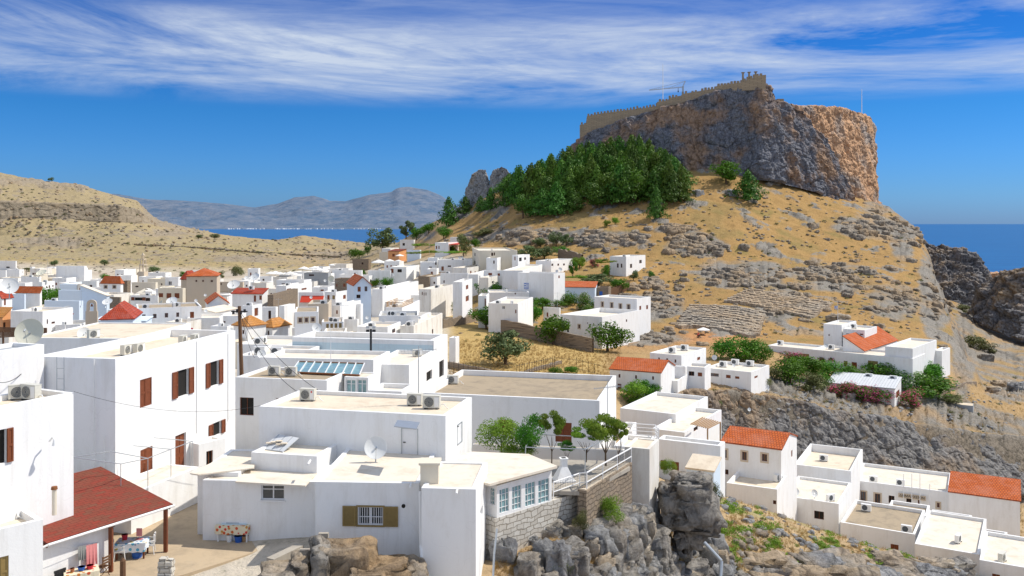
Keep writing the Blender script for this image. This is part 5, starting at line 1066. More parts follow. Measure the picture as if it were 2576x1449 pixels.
plastic_chair('white plastic armchair right of the blue floral table', yard(375, 1392), math.radians(-75))
def bucket(label, loc, r, h, mat, name='bucket', cat='bucket'):
    rt = empty(name, loc, 0, label, cat); mb = MB(); mb.tube((0, 0, 0), (0, 0, h), r*.78, r, 18); mb.build('body', mat, rt)
    mb = MB(); mb.tube((0, 0, h-.03), (0, 0, h), r*1.06, r*1.08, 18); mb.build('rim', mat, rt); return rt
bucket('red plastic bucket standing on the blue floral table', tb+Vector((-.4, .1, .765)), .14, .24, 'redplastic')
bucket('blue tub on the ground under the floral table', yard(345, 1402), .26, .3, 'bluep', 'tub', 'tub')
mb = MB(); mb.box(-.14, -.1, 0, .14, .1, .03); mb.tube((0, 0, .03), (0, 0, .16), .012); mb.box(-.13, -.02, .16, .13, .02, .52)
o = mb.build('draped_towel', 'pink'); o.location = tb+Vector((.28, .1, .765)); tag(o, 'pink towel hanging over a small stand on the floral table', 'towel')
# second table at the wall with fruit cloth
t2 = yard(590, 1358)
cloth_table('garden_table', 'white-legged table against the wall under a red fruit oilcloth', t2, math.radians(-4), 1.6, .7, .8, 'fruit', 'plastic', 5, 'cream oilcloth with red fruit pattern on the table by the wall')
mb = MB(); mb.box(-.62, -.3, 0, .62, .3, .04); o = mb.build('board', 'aqua', loc=t2+Vector((.03, .05, .815))); tag(o, 'faded turquoise board lying on the fruit-patterned table', 'board')
mb = MB(); mb.box(-.32, -.2, 0, .32, .2, .03); mb.tube((0, 0, .03), (0, 0, .06), .14, n=14); o = mb.build('tray', 'metal', loc=t2+Vector((-.05, .05, .857))); tag(o, 'metal tray lying on the turquoise board', 'tray')
bucket('white paint bucket under the fruit-patterned table', yard(577, 1362), .16, .34, 'plastic')
bucket('blue bucket under the fruit-patterned table', yard(600, 1363), .2, .3, 'bluep')
bucket('wicker basket under the fruit-patterned table', yard(616, 1361), .18, .28, 'wood', 'basket', 'basket')
st = empty('stool', yard(548, 1352), 0, 'dark round-topped stool beside the fruit-patterned table', 'stool')
mb = MB(); mb.disc((0, 0, .72), (0, 0, 1), .19, .06); mb.build('seat', 'metal', st)
for k in range(4):
    a = k*math.pi/2+.6; mb = MB(); mb.tube((.1*math.cos(a), .1*math.sin(a), .7), (.2*math.cos(a), .2*math.sin(a), 0), .018); mb.build('leg', 'wood', st)
br = empty('broom', yard(537, 1350), 0, 'blue-handled broom leaning on the white wall', 'broom')
mb = MB(); mb.tube((0, 0, .1), (.25, .5, 1.75), .018); mb.build('handle', 'bluep', br); mb = MB(); mb.box(-.16, -.04, 0, .16, .06, .12); mb.build('brush', 'aqua', br)
mb = MB(); mb.box(-.16, -.14, 0, .16, .14, .3); tag(mb.build('block', 'conc2', loc=yard(518, 1340)), 'grey stone block at the foot of the yard wall corner', 'block')
wb = empty('folding_bench', yard(645, 1352), 0, 'folded wooden trestle leaning right of the fruit-patterned table', 'trestle')
for a, b in (((0, 0, 0), (.45, .25, .85)), ((.5, 0, 0), (-.05, .25, .85)), ((.12, .1, .3), (.5, .1, .32))):
    mb = MB(); mb.tube(a, b, .03, n=4); mb.build('leg', 'post', wb)
for i, (px, py, m_) in enumerate(((672, 1352, 'terra'), (690, 1350, 'conc2'))):
    mb = MB(); mb.box(-.3, -.15, 0, .3, .15, .12); mb.box(-.25, -.12, .122, .28, .14, .24); tag(mb.build('tile_pile', m_, loc=yard(px, py)), ['short stack of reddish slabs by the yard wall', 'short stack of grey slabs by the yard wall'][i], 'slab stack')
# fruit crate table bottom left, dark chairs
t3 = yard(205, 1478)
cloth_table('side_table', 'table with a faded patterned cover below the washing line', t3, math.radians(30), 1.3, .7, .72, 'fruit', 'post', 7, 'faded pinkish cover on the table below the washing line')
def slat_chair(label, loc, rz):
    r = empty('folding_chair', loc, rz, label, 'chair'); mb = MB()
    for i in range(5): mb.box(-.21, -.2+i*.085, .44, .21, -.14+i*.085, .46)
    mb.build('seat', 'post', r); mb = MB()
    for i in range(3): mb.box(-.21, .2, .6+i*.12, .21, .225, .68+i*.12)
    mb.box(-.23, .2, .44, -.19, .23, .95); mb.box(.19, .2, .44, .23, .23, .95); mb.build('backrest', 'post', r)
    for sx in (-1, 1):
        for a, b in ((-.2, .2), (.2, -.2)): mb = MB(); mb.tube((sx*.21, a, .44), (sx*.21, b, 0), .018, n=5); mb.build('leg', 'post', r)
slat_chair('dark slatted folding chair beside the left porch post', yard(258, 1450), math.radians(-110))
plastic_chair('dark blue chair cut by the bottom edge left of the covered table', yard(160, 1490), math.radians(60), 'black')
for i, (dx, r_, m_, lb) in enumerate(((-.35, .09, 'terra', 'small terracotta pot on the covered table'), (.0, .15, 'bluep', 'blue bowl on the covered table'), (.33, .14, 'redplastic', 'red colander on the covered table'))):
    bucket(lb, t3+Vector((dx*.87, dx*.5, .74)), r_, .16, m_, ['pot', 'bowl', 'colander'][i], ['pot', 'bowl', 'colander'][i])
# washing line
w0, w1 = P(140, 1375, 37.6), P(262, 1352, 40.2)
mb = MB(); mb.path([w0.lerp(w1, t)+Vector((.25, -.15, -.12*math.sin(math.pi*t))) for t in [i/12 for i in range(13)]], .008, 4); tag(mb.build('washing_line', 'metal'), 'thin washing line strung along the porch wall', 'washing line')
def hanging(a, b, drop, mat, label):
    pa, pb = w0.lerp(w1, a)+Vector((.25, -.15, -.1)), w0.lerp(w1, b)+Vector((.25, -.15, -.1)); mb = MB(); n = 12; rows = 6; G = []
    for r in range(rows+1):
        G.append([pa.lerp(pb, i/n)+Vector((.035*math.sin(i*1.7)*r/rows, -.035*math.sin(i*1.7)*r/rows, -drop*r/rows-(.03*math.sin(i) if r == rows else 0))) for i in range(n+1)])
    for r in range(rows):
        for i in range(n): mb.poly([G[r+1][i], G[r+1][i+1], G[r][i+1], G[r][i]])
    tag(mb.build('laundry', mat, smooth=True), label, 'laundry')
hanging(.36, .52, .62, 'greycloth', 'grey cloth pegged on the washing line'); hanging(.53, .76, .95, 'pink', 'pink towel pegged on the washing line')
# brick stack and timber stump
bs = Vector((P(418, 1449, 38.5).x, 38.5, CH-15.9)); mb = MB(); rnd = random.Random(4)
for k in range(13):
    dx, dy = rnd.uniform(-.03, .03), rnd.uniform(-.03, .03); mb.box(-.3+dx, -.2+dy, k*.1, .3+dx, .2+dy, k*.1+.085)
mb.box(-.25, -.18, 1.3, .05, .12, 1.42); mb.box(.02, -.1, 1.3, .3, .1, 1.36)
tag(mb.build('brick_stack', 'palestone', loc=bs), 'neat stack of pale bricks at the front edge of the yard', 'brick stack')
mb = MB(); mb.tube((0, 0, 0), (0, 0, 1.15), .13, .12, 10); mb.tube((0, 0, 1.15), (0, 0, 1.27), .12, .03, 10); tag(mb.build('timber_post', 'post', loc=(P(309, 1449, 38.3).x, 38.3, CH-15.7)), 'short pointed timber post standing in the yard', 'post')
for i, (px, py, a, w_, h_, m_) in enumerate(((774, 1352, 20, .62, .75, 'roofwhite'), (790, 1340, 12, .5, .6, 'roofsand'), (783, 1362, 30, .3, .4, 'terra'))):
    p = P(px, py, 39.6-.25*i); mb = MB(); mb.obox([(-w_/2, 0, 0), (w_/2, 0, 0), (w_/2, .04, 0), (-w_/2, .04, 0), (-w_/2-.1, .25, h_), (w_/2-.1, .25, h_), (w_/2-.1, .29, h_), (-w_/2-.1, .29, h_)])
    o = mb.build('paving_slab', m_, loc=(p.x, p.y, CH-15.35)); tag(o, ['large whitish paving slab propped against the wall corner', 'sand-coloured paving slab propped behind the whitish one', 'small reddish slab leaning in front of the propped paving'][i], 'paving slab')
for k in range(2):
    mb = MB(); mb.box(-.22, -.1, 0, .22, .1, .2)
    for q in (-.1, .1): mb.box(q-.06, -.102, .03, q+.06, -.099, .17)
    p = P(813, 1340, 40.3); tag(mb.build('concrete_block', 'conc2', loc=(p.x+.02*k, p.y, CH-14.45-.0+k*.205)), ['lower hollow cement block at the wall corner', 'upper hollow cement block stacked at the wall corner'][k], 'cement block')
# ------------------------------------------------------------------ oven chimney on the vine terrace
ov = empty('garden_oven', P(1418, 1235, 48.2), math.radians(12), 'white bottle-shaped garden oven chimney beside the sunroom', 'garden oven')
mb = MB(); mb.box(-.55, -.5, -.9, .55, .5, .65); mb.build('base', 'white', ov)
mb = MB(); n = [(-.5, -.45), (.5, -.45), (.5, .45), (-.5, .45)]; k = [(-.17, -.17), (.17, -.17), (.17, .17), (-.17, .17)]
for i in range(4): j = (i+1) % 4; mb.poly([(*n[i], .652), (*n[j], .652), (*k[j], 1.35), (*k[i], 1.35)])
mb.box(-.17, -.17, 1.352, .17, .17, 1.75); mb.build('flue', 'white', ov)
mb = MB(); mb.box(-.22, -.22, 1.752, .22, .22, 1.8); mb.build('cap', 'white', ov); mb = MB(); mb.box(-.12, -.12, 1.802, .12, .12, 1.81); mb.build('opening', 'dark', ov)
# rails
def rail(name, label, pts, h, mat, bars=2, post=1.6, r=.022, cat='railing', infill=None):
    rt = empty(name, pts[0], 0, label, cat); b0 = Vector(pts[0]); P_ = [Vector(p)-b0 for p in pts]
    mb = MB()
    for a, b in zip(P_[:-1], P_[1:]):
        for k in range(bars): zz = Vector((0, 0, h*(1-k/max(1, bars))));  mb.tube(a+zz, b+zz, r if k else r*1.4, n=6)
    mb.build('handrail', mat, rt)
    for a, b in zip(P_[:-1], P_[1:]):
        n = max(1, int((b-a).length/post))
        for i in range(n+1):
            if i == n and b is not P_[-1]: continue
            p = a.lerp(b, i/n); mb = MB(); mb.tube(p, p+Vector((0, 0, h)), r, n=6); mb.build('post', mat, rt)
    if infill:
        mb = MB()
        for a, b in zip(P_[:-1], P_[1:]):
            n = int((b-a).length/.16)
            for i in range(n): p = a.lerp(b, i/n); mb.tube(p+Vector((0, 0, .05)), p+Vector((0, 0, h-.03)), .006, n=4)
            for k in range(8): zz = Vector((0, 0, h*k/8)); mb.tube(a+zz, b+zz, .006, n=4)
        mb.build('mesh_infill', infill, rt)
    return rt
rail('terrace_railing', 'white metal rail with wire mesh on the brown retaining wall', [P(1392, 1262, 46), P(1458, 1238, 47.2), P(1476, 1237, 46.4), P(1588, 1170, 51.6)], 1.0, 'whitep', 2, 1.7, .03, infill='grille')
rail('roof_railing', 'white horizontal-bar rail around the tan-floored roof terrace', [P(1556, 1098, 64), P(1648, 1105, 62), P(1657, 1118, 57.5)], 1.0, 'whitep', 4, 1.3, .025)
def pipes(name, label, segs, r, mat, cat='pipe frame'):
    mb = MB()
    rt = empty(name, segs[0][0], 0, label, cat); o = Vector(segs[0][0])
    up_ = [s for s in segs if abs((s[1]-s[0]).normalized().z) > .9]; fl = [s for s in segs if s not in up_]
    for a, b in fl: mb.tube(a-o, b-o, r, n=6)
    mb.build('beam', mat, rt)
    for a, b in up_: mb = MB(); mb.tube(a-o, b-o, r, n=6); mb.build('post', mat, rt)
q = [P(1472, 1222, 47), P(1472, 1130, 47), P(1562, 1085, 52), P(1562, 1190, 52), P(1322, 1125, 49.5), P(1322, 1160, 49.5), P(1285, 1078, 58), P(1375, 1042, 60), P(1530, 1062, 60), P(1330, 1092, 55), P(1500, 1100, 50)]
pipes('pipe_trellis', 'thin grey pipe frame carrying the vine leaves over the terrace', [(q[1], q[0]), (q[1], q[2]), (q[2], q[3]), (q[4], q[1]), (q[4], q[5]), (q[4], q[7]), (q[7], q[8]), (q[8], q[2]), (q[9], q[10]), (q[6], q[9])], .03, 'metal')
a = [P(185, 1150, 41), P(304, 1167, 43.6), P(275, 1135, 44.2), P(372, 1153, 45.6), P(335, 1121, 46.8), P(430, 1130, 47.5), P(387, 1101, 49), P(485, 1110, 49.8)]
dn = lambda p, h: Vector((p.x, p.y, p.z-h))
pipes('pipe_pergola', 'bare thin pipe pergola in front of the tall shuttered house', [(a[0], a[1]), (a[2], a[3]), (a[4], a[5]), (a[6], a[7]), (a[1], a[3]), (a[3], a[5]), (a[5], a[7]), (a[0], a[2]), (a[1], dn(a[1], 1.6)), (a[3], dn(a[3], 2.0)), (a[5], dn(a[5], 2.2)), (a[7], dn(a[7], 2.2))], .022, 'metal')
# ladder and pipes of the tall house, wall lamp of the left one
mb = MB(); l0, l1 = P(149, 901, 47.1), P(167, 901, 47.0)
for p in (l0, l1): mb.tube(p+Vector((0, -.25, .1)), p+Vector((0, -.25, -2.6)), .022)
for k in range(4): zz = Vector((0, -.25, -.5-k*.55)); mb.tube(l0+zz, l1+zz, .016)
lad = mb.build('ladder', 'metal'); tag(lad, 'slim metal ladder fixed to the shaded end of the tall shuttered house', 'ladder')
mb = MB()
for px, y0, y1, D in ((238, 903, 1175, 46.7), (263, 1095, 1180, 46.6)): mb.tube(P(px, y0, D)+Vector((0, -.08, 0)), P(px, y1, D)+Vector((0, -.08, 0)), .03)
inroot(mb.build('drain_pipe', 'plastic'), 'n1')
h = HOUSES['n1']; mb = MB(); D_ = h['d']*.62; mb.tube((h['w']+.04, D_, 4), (h['w']+.04, D_, h['top']-h['zb']-.1), .025); D_ = h['d']*.92; mb.tube((h['w']+.04, D_, 4), (h['w']+.04, D_, h['top']-h['zb']-.1), .025); mb.build('cable_duct', 'plastic', h['root'])
wl_ = empty('wall_lamp', P(124, 1110, 38.6)+Vector((.15, -.1, 0)), 0, 'small white wall lamp on the near left house', 'lamp')
mb = MB(); mb.path([Vector((-.15, .1, 0)), Vector((.08, -.06, .22)), Vector((.2, -.14, .12))], .035); mb.build('arm', 'plastic', wl_)
mb = MB(); mb.tube((.2, -.14, .12), (.22, -.15, -.12), .05, .12, 12); mb.build('lamp_shade', 'plastic', wl_)
fx = empty('flue_pipe', P(205/.99*.66, 1260, 38.2), 0, 'pinkish metal flue rising beside the shingle porch roof', 'flue')
mb = MB(); mb.tube((0, 0, -.6), (0, 0, .5), .1, n=12); mb.build('pipe', 'cream', fx); mb = MB(); mb.tube((0, 0, .5), (0, 0, .62), .14, .12, 12); mb.build('cap', 'rust', fx)
# red letter box, blue-white plate on the arch porch
mb = MB(); mb.box(-.25, -.06, -.35, .25, .06, .35); tag(mb.build('letter_box', 'red', loc=P(572, 1163, 55)), 'orange-red box on the wall right of the arched porch', 'box')
mb = MB(); mb.box(-.2, -.02, -.13, .2, .02, .13); o = mb.build('wall_plate', 'plastic', loc=P(552, 1160, 53.5)); tag(o, 'small white plate with blue lines on the arched porch wall', 'plate')
mb = MB()
for k in range(3): mb.box(-.16, -.026, -.08+k*.07, .16, -.021, -.05+k*.07)
mb.build('lettering', 'bluep', o)
# glass roof
gr = empty('glass_roof', P(735, 938, 66), 0, 'sloping greenhouse roof of eight aqua panes with rusty white bars', 'glass roof')
bl, brr, tr_, tl_ = P(733, 936, 66), P(952*.95, 944, 64.5), P(905+12, 915, 67.5), P(752, 910, 69.5)
mb = MB(); rel = [p-gr.location for p in (bl, brr, tr_, tl_)]; mb.slab(rel, .03); mb.build('pane', 'aglass', gr)
for i in range(9):
    a, b = rel[0].lerp(rel[1], i/8), rel[3].lerp(rel[2], i/8); mb = MB(); mb.tube(a+Vector((0, -.03, .05)), b+Vector((0, -.03, .05)), .05, n=4); mb.build('glazing_bar', 'whitep', gr)
mb = MB(); mb.tube(rel[0], rel[1], .08, n=4); mb.tube(rel[3], rel[2], .08, n=4); mb.build('frame', 'rust', gr)
# town hall board and poles
h = HOUSES['g3']; rt = h['root']
def thpt(px, py, off):
    s, c = math.sin(h['a']), math.cos(h['a']); r = Vector(((px-1288)/F, 1, (563-py)/F)); n = Vector((s, c, 0)); k = (h['O']-Vector((0, 0, CH))).dot(n)/r.dot(n)
    return Vector((0, 0, CH))+r*k-n*off
sb = thpt(tx('G', 1305), ty('G', 726), .25); sg = empty('sign_board', sb, -h['a'], 'wooden board lettered in Greek on the front of the white town hall', 'sign')
mb = MB(); mb.box(-1.5, -.04, -.27, 1.5, .04, .27); mb.build('board', 'tan', sg)
cu = bpy.data.curves.new('t', 'FONT'); cu.body = 'ΔΗΜΑΡΧΕΙΟΝ'; cu.size = .72; cu.align_x = 'CENTER'; cu.align_y = 'CENTER'; cu.extrude = .012
to = bpy.data.objects.new('t', cu); COL.objects.link(to); bpy.context.view_layer.update(); me = bpy.data.meshes.new_from_object(to.evaluated_get(bpy.context.evaluated_depsgraph_get()))
bpy.data.objects.remove(to); me.materials.clear(); me.materials.append(M['black']); lt = link('lettering', me, sg); lt.rotation_euler.x = math.pi/2; lt.location = (0, -.06, 0)
k = max(v.co.x for v in me.vertices); lt.scale = (1.35/k, 1.35/k, 1)
for i, (px, y0, y1) in enumerate(((1230, 515, 780), (1305, 512, 780), (1378, 505, 780), (1467, 605, 800))):
    p, q_ = thpt(tx('G', px), ty('G', y1), .5), thpt(tx('G', px), ty('G', y0), .5); mb = MB(); mb.tube((0, 0, 0), (0, 0, q_.z-p.z), .05, .035)
    tag(mb.build('flagpole', 'whitep', loc=p), ['left', 'middle', 'right', 'shortest, separate'][i]+' white flagpole in front of the town hall', 'flagpole', 'flagpoles of the town hall')
# ------------------------------------------------------------------ cooling units
def ac_proto(near=True, mat='cream_p'):
    r = empty('air_conditioner', (0, 0, -500)); mb = MB(); mb.box(-.43, -.16, .06, .43, .16, .66)
    if near: mb.box(-.44, -.17, .655, .44, .17, .68)
    mb.build('casing', mat, r)
    mb = MB(); mb.disc((-.1, -.168, .36), (0, 1, 0), .24, .02, 22)
    g = mb.build('fan_grille', 'grille', r)
    if near:
        mb = MB()
        for k in range(5): rr = .06+.045*k; mb.path([(-.1+rr*math.cos(t), -.184, .36+rr*math.sin(t)) for t in [2*math.pi*i/20 for i in range(21)]], .005, 4)
        mb.build('grille_ring', 'cream_p', g)
        mb = MB(); mb.box(.17, -.166, .12, .4, -.162, .6); mb.build('side_panel', 'plastic', r)
        mb = MB(); mb.path([(.43, .05, .2), (.62, .02, .25), (.75, 0, .1), (.85, .1, 0)], .025); mb.build('pipe', 'plastic', r)
    for sx in (-1, 1): mb = MB(); mb.box(sx*.3-.04, -.2, 0, sx*.3+.04, .2, .06); mb.build('foot', 'black', r)
    return r
AC = ac_proto(True); ACF = ac_proto(False, 'plastic')
used = {'AC': False, 'ACF': False}
def ac(key, t, px, py, rz=0, label=None, s=1.0, far=None, lift=0):
    if t != 'g': px, py = tx(t, px), ty(t, py)
    p = roofpt(key, px, py); h = HOUSES[key]
    far = h['D'] > 75 if far is None else far; k = 'ACF' if far else 'AC'; pr = ACF if far else AC
    lb = label or 'x'
    rzz = -h['a']+math.radians(rz)
    if not used[k]: used[k] = True; o = pr; o.location = p; o.rotation_euler.z = rzz; o.scale = (s,)*3; o['label'] = lb; o['group'] = 'cooling units on the flat roofs'
    else: o = dup(pr, p, rzz, s, lb, 'cooling units on the flat roofs')
    o['category'] = 'air conditioner'; o['_k'] = key; o.location.z += lift
    return o
ac('n0', 'g', 38, 1003, 60, 'slimmer left cooling unit on the near left roof'); ac('n0', 'g', 78, 1006, 4, 'right cooling unit, facing the yard, on the near left roof', 1.05)
ac('k0', 'g', 775, 1008, 0, 'cooling unit with a red round logo at the back left of the central roof', 1.05)
ac('k0', 'g', 1044, 1020, 0, 'rusty cooling unit with a black fan on the central roof'); ac('k0', 'g', 1086, 1028, 4, 'largest cooling unit beside the rusty one on the central roof', 1.1)
ac('k11', 'g', 1121, 965, 0, 'cooling unit on the left corner of the broad brown roof', .95)
ac('m3', 'g', 690, 944, 0, 'left of the two cooling units in front of the glass roof', 1.0); ac('m3', 'g', 732, 946, 0, 'right of the two cooling units in front of the glass roof', 1.0)
ac('m2', 'g', 1050, 897, 40, 'cooling unit at the back corner of the roof with the iron gate window')
for i, (x, y, r_) in enumerate(((318, 893, 0), (350, 889, 0), (460, 868, 10), (490, 864, 10))): ac('n1', 'g', x, y, 90+r_, ['first', 'second', 'third', 'fourth'][i]+' cooling unit from the left behind the long white parapet', .9)
ac('n00', 'g', 6, 1303, 30, 'cooling unit with a blue logo on the cream-white corner annex', 1.1)
ac('n9', 'g', 175, 866, 60, 'lone cooling unit on the beige roof behind the tall shuttered house', 1.0)
for i, (k, t, x, y) in enumerate((('g1', 'G', 505, 408), ('g3', 'G', 955, 598), ('g3', 'G', 1200, 630), ('g2', 'G', 565, 772), ('g5', 'G', 888, 862), ('g5', 'G', 1255, 1058), ('g8', 'G', 1545, 955), ('g7', 'G', 1722, 1145), ('g9', 'G', 2045, 1138), ('g11', 'G', 2120, 1320), ('g0', 'G', 92, 580), ('g0b', 'G', 170, 445))):
    ac(k, t, x, y, [0, 0, 0, 60, 0, 0, 0, 80, 70, 75, 80, 80][i], ['on the wide tan roof terrace by the dark rock', 'left on the town hall roof', 'right on the town hall roof', 'right of the two grey dishes', 'at the back edge of the large dark brown roof', 'at the front edge of the large dark brown roof', 'on the brown roof right of the town hall board', 'standing alone on the pale pinkish roof', 'on the small grey-brown roof near the right edge', 'on the roof cut by the lower right corner', 'on the pale cement roof of the ravine', 'on the small rooftop block of the ravine'][i].join(['cooling unit ', '']), 1.15)
for i, (k, t, x, y) in enumerate((('r8', 'R', 915, 1130), ('r8', 'R', 1135, 1150), ('r3', 'R', 55, 800), ('r4', 'R', 575, 845), ('r2', 'R', 770, 655), ('f12', 'F', 2080, 965), ('f12', 'F', 2205, 980), ('f12', 'F', 1913, 1005), ('f9', 'F', 1562, 855), ('f9', 'F', 1452, 878))):
    o = ac(k, t, x, y, 0, ['left cooling unit on the corrugated shed roof', 'right cooling unit on the corrugated shed roof', 'cooling unit at the left corner of the estate wing', 'cooling unit in front of the orange-red roofed hall', 'cooling unit on the upper block beside the tower room', 'left cooling unit on the long house above the ravine', 'right cooling unit on the long house above the ravine', 'middle cooling unit on the long house above the ravine', 'back cooling unit on the small white cube house', 'front cooling unit on the small white cube house'][i], 1.4)
    if k == 'r8': o.location.z = HOUSES['r8']['top']+.35
vill = ['a17', 'a23', 'a23', 'a23', 'a16', 'b22', 'b22', 'b22', 'b22', 'b7', 'b1', 'b5', 'c5', 'c5', 'c10b', 'c15', 'c16', 'c16', 'c3', 'e6', 'e8', 'e8', 'e9', 'e12', 'e12', 'e12', 'e13b', 'e18', 'e18', 'e19', 'e22', 'e22', 'e22', 'e21', 'e23', 'e24', 'e24', 'e26', 'e28', 'e28', 'f1', 'm7', 'm7', 'm8', 'm8', 'b13c', 'b15', 'b12', 'b11', 'b10', 'a2', 'a5', 'a7', 'a24', 'c4', 'c17', 'c13']
rnd = random.Random(11); cnt = {}
for k in vill:
    h = HOUSES[k]; lx = rnd.uniform(.8, max(.9, h['w']-.8)); ly = rnd.uniform(.7, max(.8, h['d']*.45)); s, c = math.sin(h['a']), math.cos(h['a'])
    p = h['O']+Vector((c, -s, 0))*lx+Vector((s, c, 0))*ly; p.z = h['zr'] if k not in ('b10',) else h['top']+.8
    cnt[k] = cnt.get(k, 0)+1; o = dup(ACF, p, -h['a']+rnd.choice((0, 0, 0, 1.57, .3)), 1.25, 'x', 'cooling units on the flat roofs'); o['category'] = 'air conditioner'; o['_k'] = k
# ------------------------------------------------------------------ satellite dishes
def dish_proto(mat, n=28):
    r = empty('satellite_dish', (0, 0, -500)); mb = MB(); R_ = 4; rings = []
    for i in range(R_+1):
        rr = .5*i/R_; rings.append([(rr*math.cos(2*math.pi*k/n), .42*rr*rr-.105, rr*math.sin(2*math.pi*k/n)) for k in range(n)])
    # opening faces -Y
    for a, b in zip(rings[:-1], rings[1:]):
        for k in range(n):
            j = (k+1) % n; q = [a[k], a[j], b[j], b[k]]; q = [(x, -y, z) for x, y, z in q]; mb.poly(q)
    d = mb.build('reflector', mat, r, smooth=True)
    mb = MB(); mb.path([(rings[-1][k % n][0], -rings[-1][k % n][1], rings[-1][k % n][2]) for k in range(n+1)], .01, 4); mb.build('rim', mat, d)
    mb = MB(); mb.tube((0, .02, -.48), (0, -.42, -.05), .012, n=5); mb.tube((0, -.46, -.09), (0, -.38, .0), .035, n=8); mb.build('feed_arm', 'metal', r)
    mb = MB(); mb.tube((0, .14, -.05), (0, .2, -.72), .03, n=6); mb.tube((0, .02, 0), (0, .2, -.1), .04, n=6); mb.build('mount', 'metal', r)
    return r
DS = {'w': dish_proto('dish'), 'c': dish_proto('dishmesh')}; dused = {}
def dish(px, py, dia, lb, az=0, tilt=28, D=None, h=4.0, k='w', t='g', sq=1):
    if t != 'g': px, py, dia = tx(t, px), ty(t, py), dia*TILES[t][2]
    if D is None: D = hit(px, py+dia/2, h)
    s = dia/F*D; p = P(px, py, D)
    if k not in dused: dused[k] = 1; o = DS[k]
    else: o = dup(DS[k])
    o.location = p; o.rotation_euler = (math.radians(-tilt), 0, math.radians(az)); o.scale = (s*sq, s, s); tag(o, lb, 'satellite dish', 'satellite dishes'); return o
dish(945, 1126, 56, 'pale oval dish leaning on the wall beside the white roof door', 12, 18, 44.9)
dish(73, 835, 68, 'biggest cream dish at the left edge in front of the dark pergola', 8, 20, 60, k='c')
dish(212, 840, 34, 'half-shadowed grey dish beside the row of arched doors', 40, 20, 66)
dish(24, 719, 42, 'large grey-white dish at the left edge above the orange strip roof', 25, 25, 135)
for a in ((640, 255, 155, 'cream dish lying tilted below the plain white block', -10, 60, 'c', 'A'), (1665, 705, 150, 'upturned white dish in front of the stone belfry', 0, 55, 'w', 'A'), (1045, 850, 170, 'white dish half hidden behind the flat grey-shaded house', 10, 30, 'w', 'A'),
          (595, 695, 165, 'bright white upturned dish on the four-window house', 0, 50, 'w', 'B'), (420, 735, 110, 'tilted cream dish on the four-window house', -50, 30, 'c', 'B'), (285, 760, 80, 'small blue-grey dish on the left end of the four-window house', 30, 15, 'w', 'B'),
          (1555, 440, 190, 'largest white dish right of the tan mansion', 0, 50, 'w', 'B'), (1885, 320, 145, 'big upturned dish of the pair on the skyline terrace', -15, 45, 'w', 'B'), (1760, 345, 80, 'small dish of the pair on the skyline terrace', 40, 20, 'w', 'B'),
          (1205, 440, 90, 'blue-grey dish on the dark rubble house', 20, 20, 'w', 'B'), (1025, 380, 90, 'shallow dish in front of the tan mansion', 0, 60, 'w', 'B'), (1117, 606, 42, 'tiny dish on the rubble wall house', 20, 20, 'w', 'B'), (972, 690, 48, 'small dish beside the round roof bush', 20, 20, 'w', 'B'),
          (670, 1092, 62, 'cream dish above the red towel', -20, 20, 'c', 'B'), (1522, 1140, 56, 'dish right behind the wooden power pole', 30, 20, 'w', 'B'), (1125, 850, 50, 'small dish below the small red gable', 30, 20, 'w', 'B'),
          (945, 1112, 140, 'aqua-grey dish with a dark X mark above the aqua parapet', 25, 25, 'w', 'C'), (1165, 352, 100, 'cream dish on the white cube near the restaurants', -10, 20, 'c', 'C'), (1072, 380, 42, 'small dish left of the cream one near the restaurants', 20, 15, 'w', 'C'),
          (1724, 958, 48, 'dish at the corner of the wedge-shaped lilac house', 20, 20, 'w', 'C'), (1980, 1003, 55, 'dish behind the wedge-shaped lilac house', -20, 20, 'w', 'C'), (855, 640, 46, 'small dish by the long red awning', 10, 20, 'w', 'C'), (2140, 290, 30, 'tiny dish above the green bushes mid-town', 10, 20, 'w', 'C'),
          (2292, 488, 44, 'dark grey dish on the high Greek flag block', 20, 15, 'w', 'E'), (2256, 505, 30, 'smaller dish on the high Greek flag block', -10, 15, 'w', 'E'), (1210, 362, 24, 'left of the twin small dishes', 0, 15, 'w', 'E'), (1240, 362, 24, 'right of the twin small dishes', 0, 15, 'w', 'E'),
          (780, 1008, 30, 'small dish by the white chimney near the dry field', 10, 15, 'w', 'E'), (1833, 918, 46, 'dish on the left end of the long house above the ravine', -10, 20, 'w', 'F'), (2008, 990, 34, 'small dish mid-roof on the long house above the ravine', 20, 20, 'w', 'F'), (1370, 1358, 44, 'dish beside the pipe rails at the ravine edge', 20, 20, 'w', 'F')):
    x, y, dia, lb, az, tl, k, t = a; dish(x, y, dia, lb, az, tl, None, 5.0, k, t)
dish(658, 890, 22, 'dish at the left end of the cluttered low roofs', 25, 20, 76); dish(797, 824, 24, 'grey dish behind the aqua parapet', 20, 20, 100)
dish(2003, 1237, 19, 'left of the two grey dishes on the sand-coloured ravine roof', 20, 20, 94.5); dish(2049, 1241, 19, 'right of the two grey dishes on the sand-coloured ravine roof', 20, 20, 93.5); dish(1947, 1162, 17, 'small dish on the rooftop block of the ravine', 10, 20, 94)
dish(1885, 1225-200+5, 9, 'tiny dish on the deep-parapet house', 10, 20, 80); dish(2078, 870, 11, 'small dish in the estate courtyard', 10, 20, 168)
o = [o for o in COL.objects if o.get('label') == 'aqua-grey dish with a dark X mark above the aqua parapet'][0]
mb = MB(); mb.tube((-.09, -.03, -.02), (.09, -.03, .16), .018, n=4); mb.tube((.09, -.03, -.02), (-.09, -.03, .16), .018, n=4); mb.build('logo', 'black', o)
mb = MB(); mb.disc((.28, -.175, .52), (0, 1, 0), .05, .02, 12); lg = [o for o in COL.objects if str(o.get('label', '')).startswith('cooling unit with a red')][0]; mb.build('logo', 'red', lg)
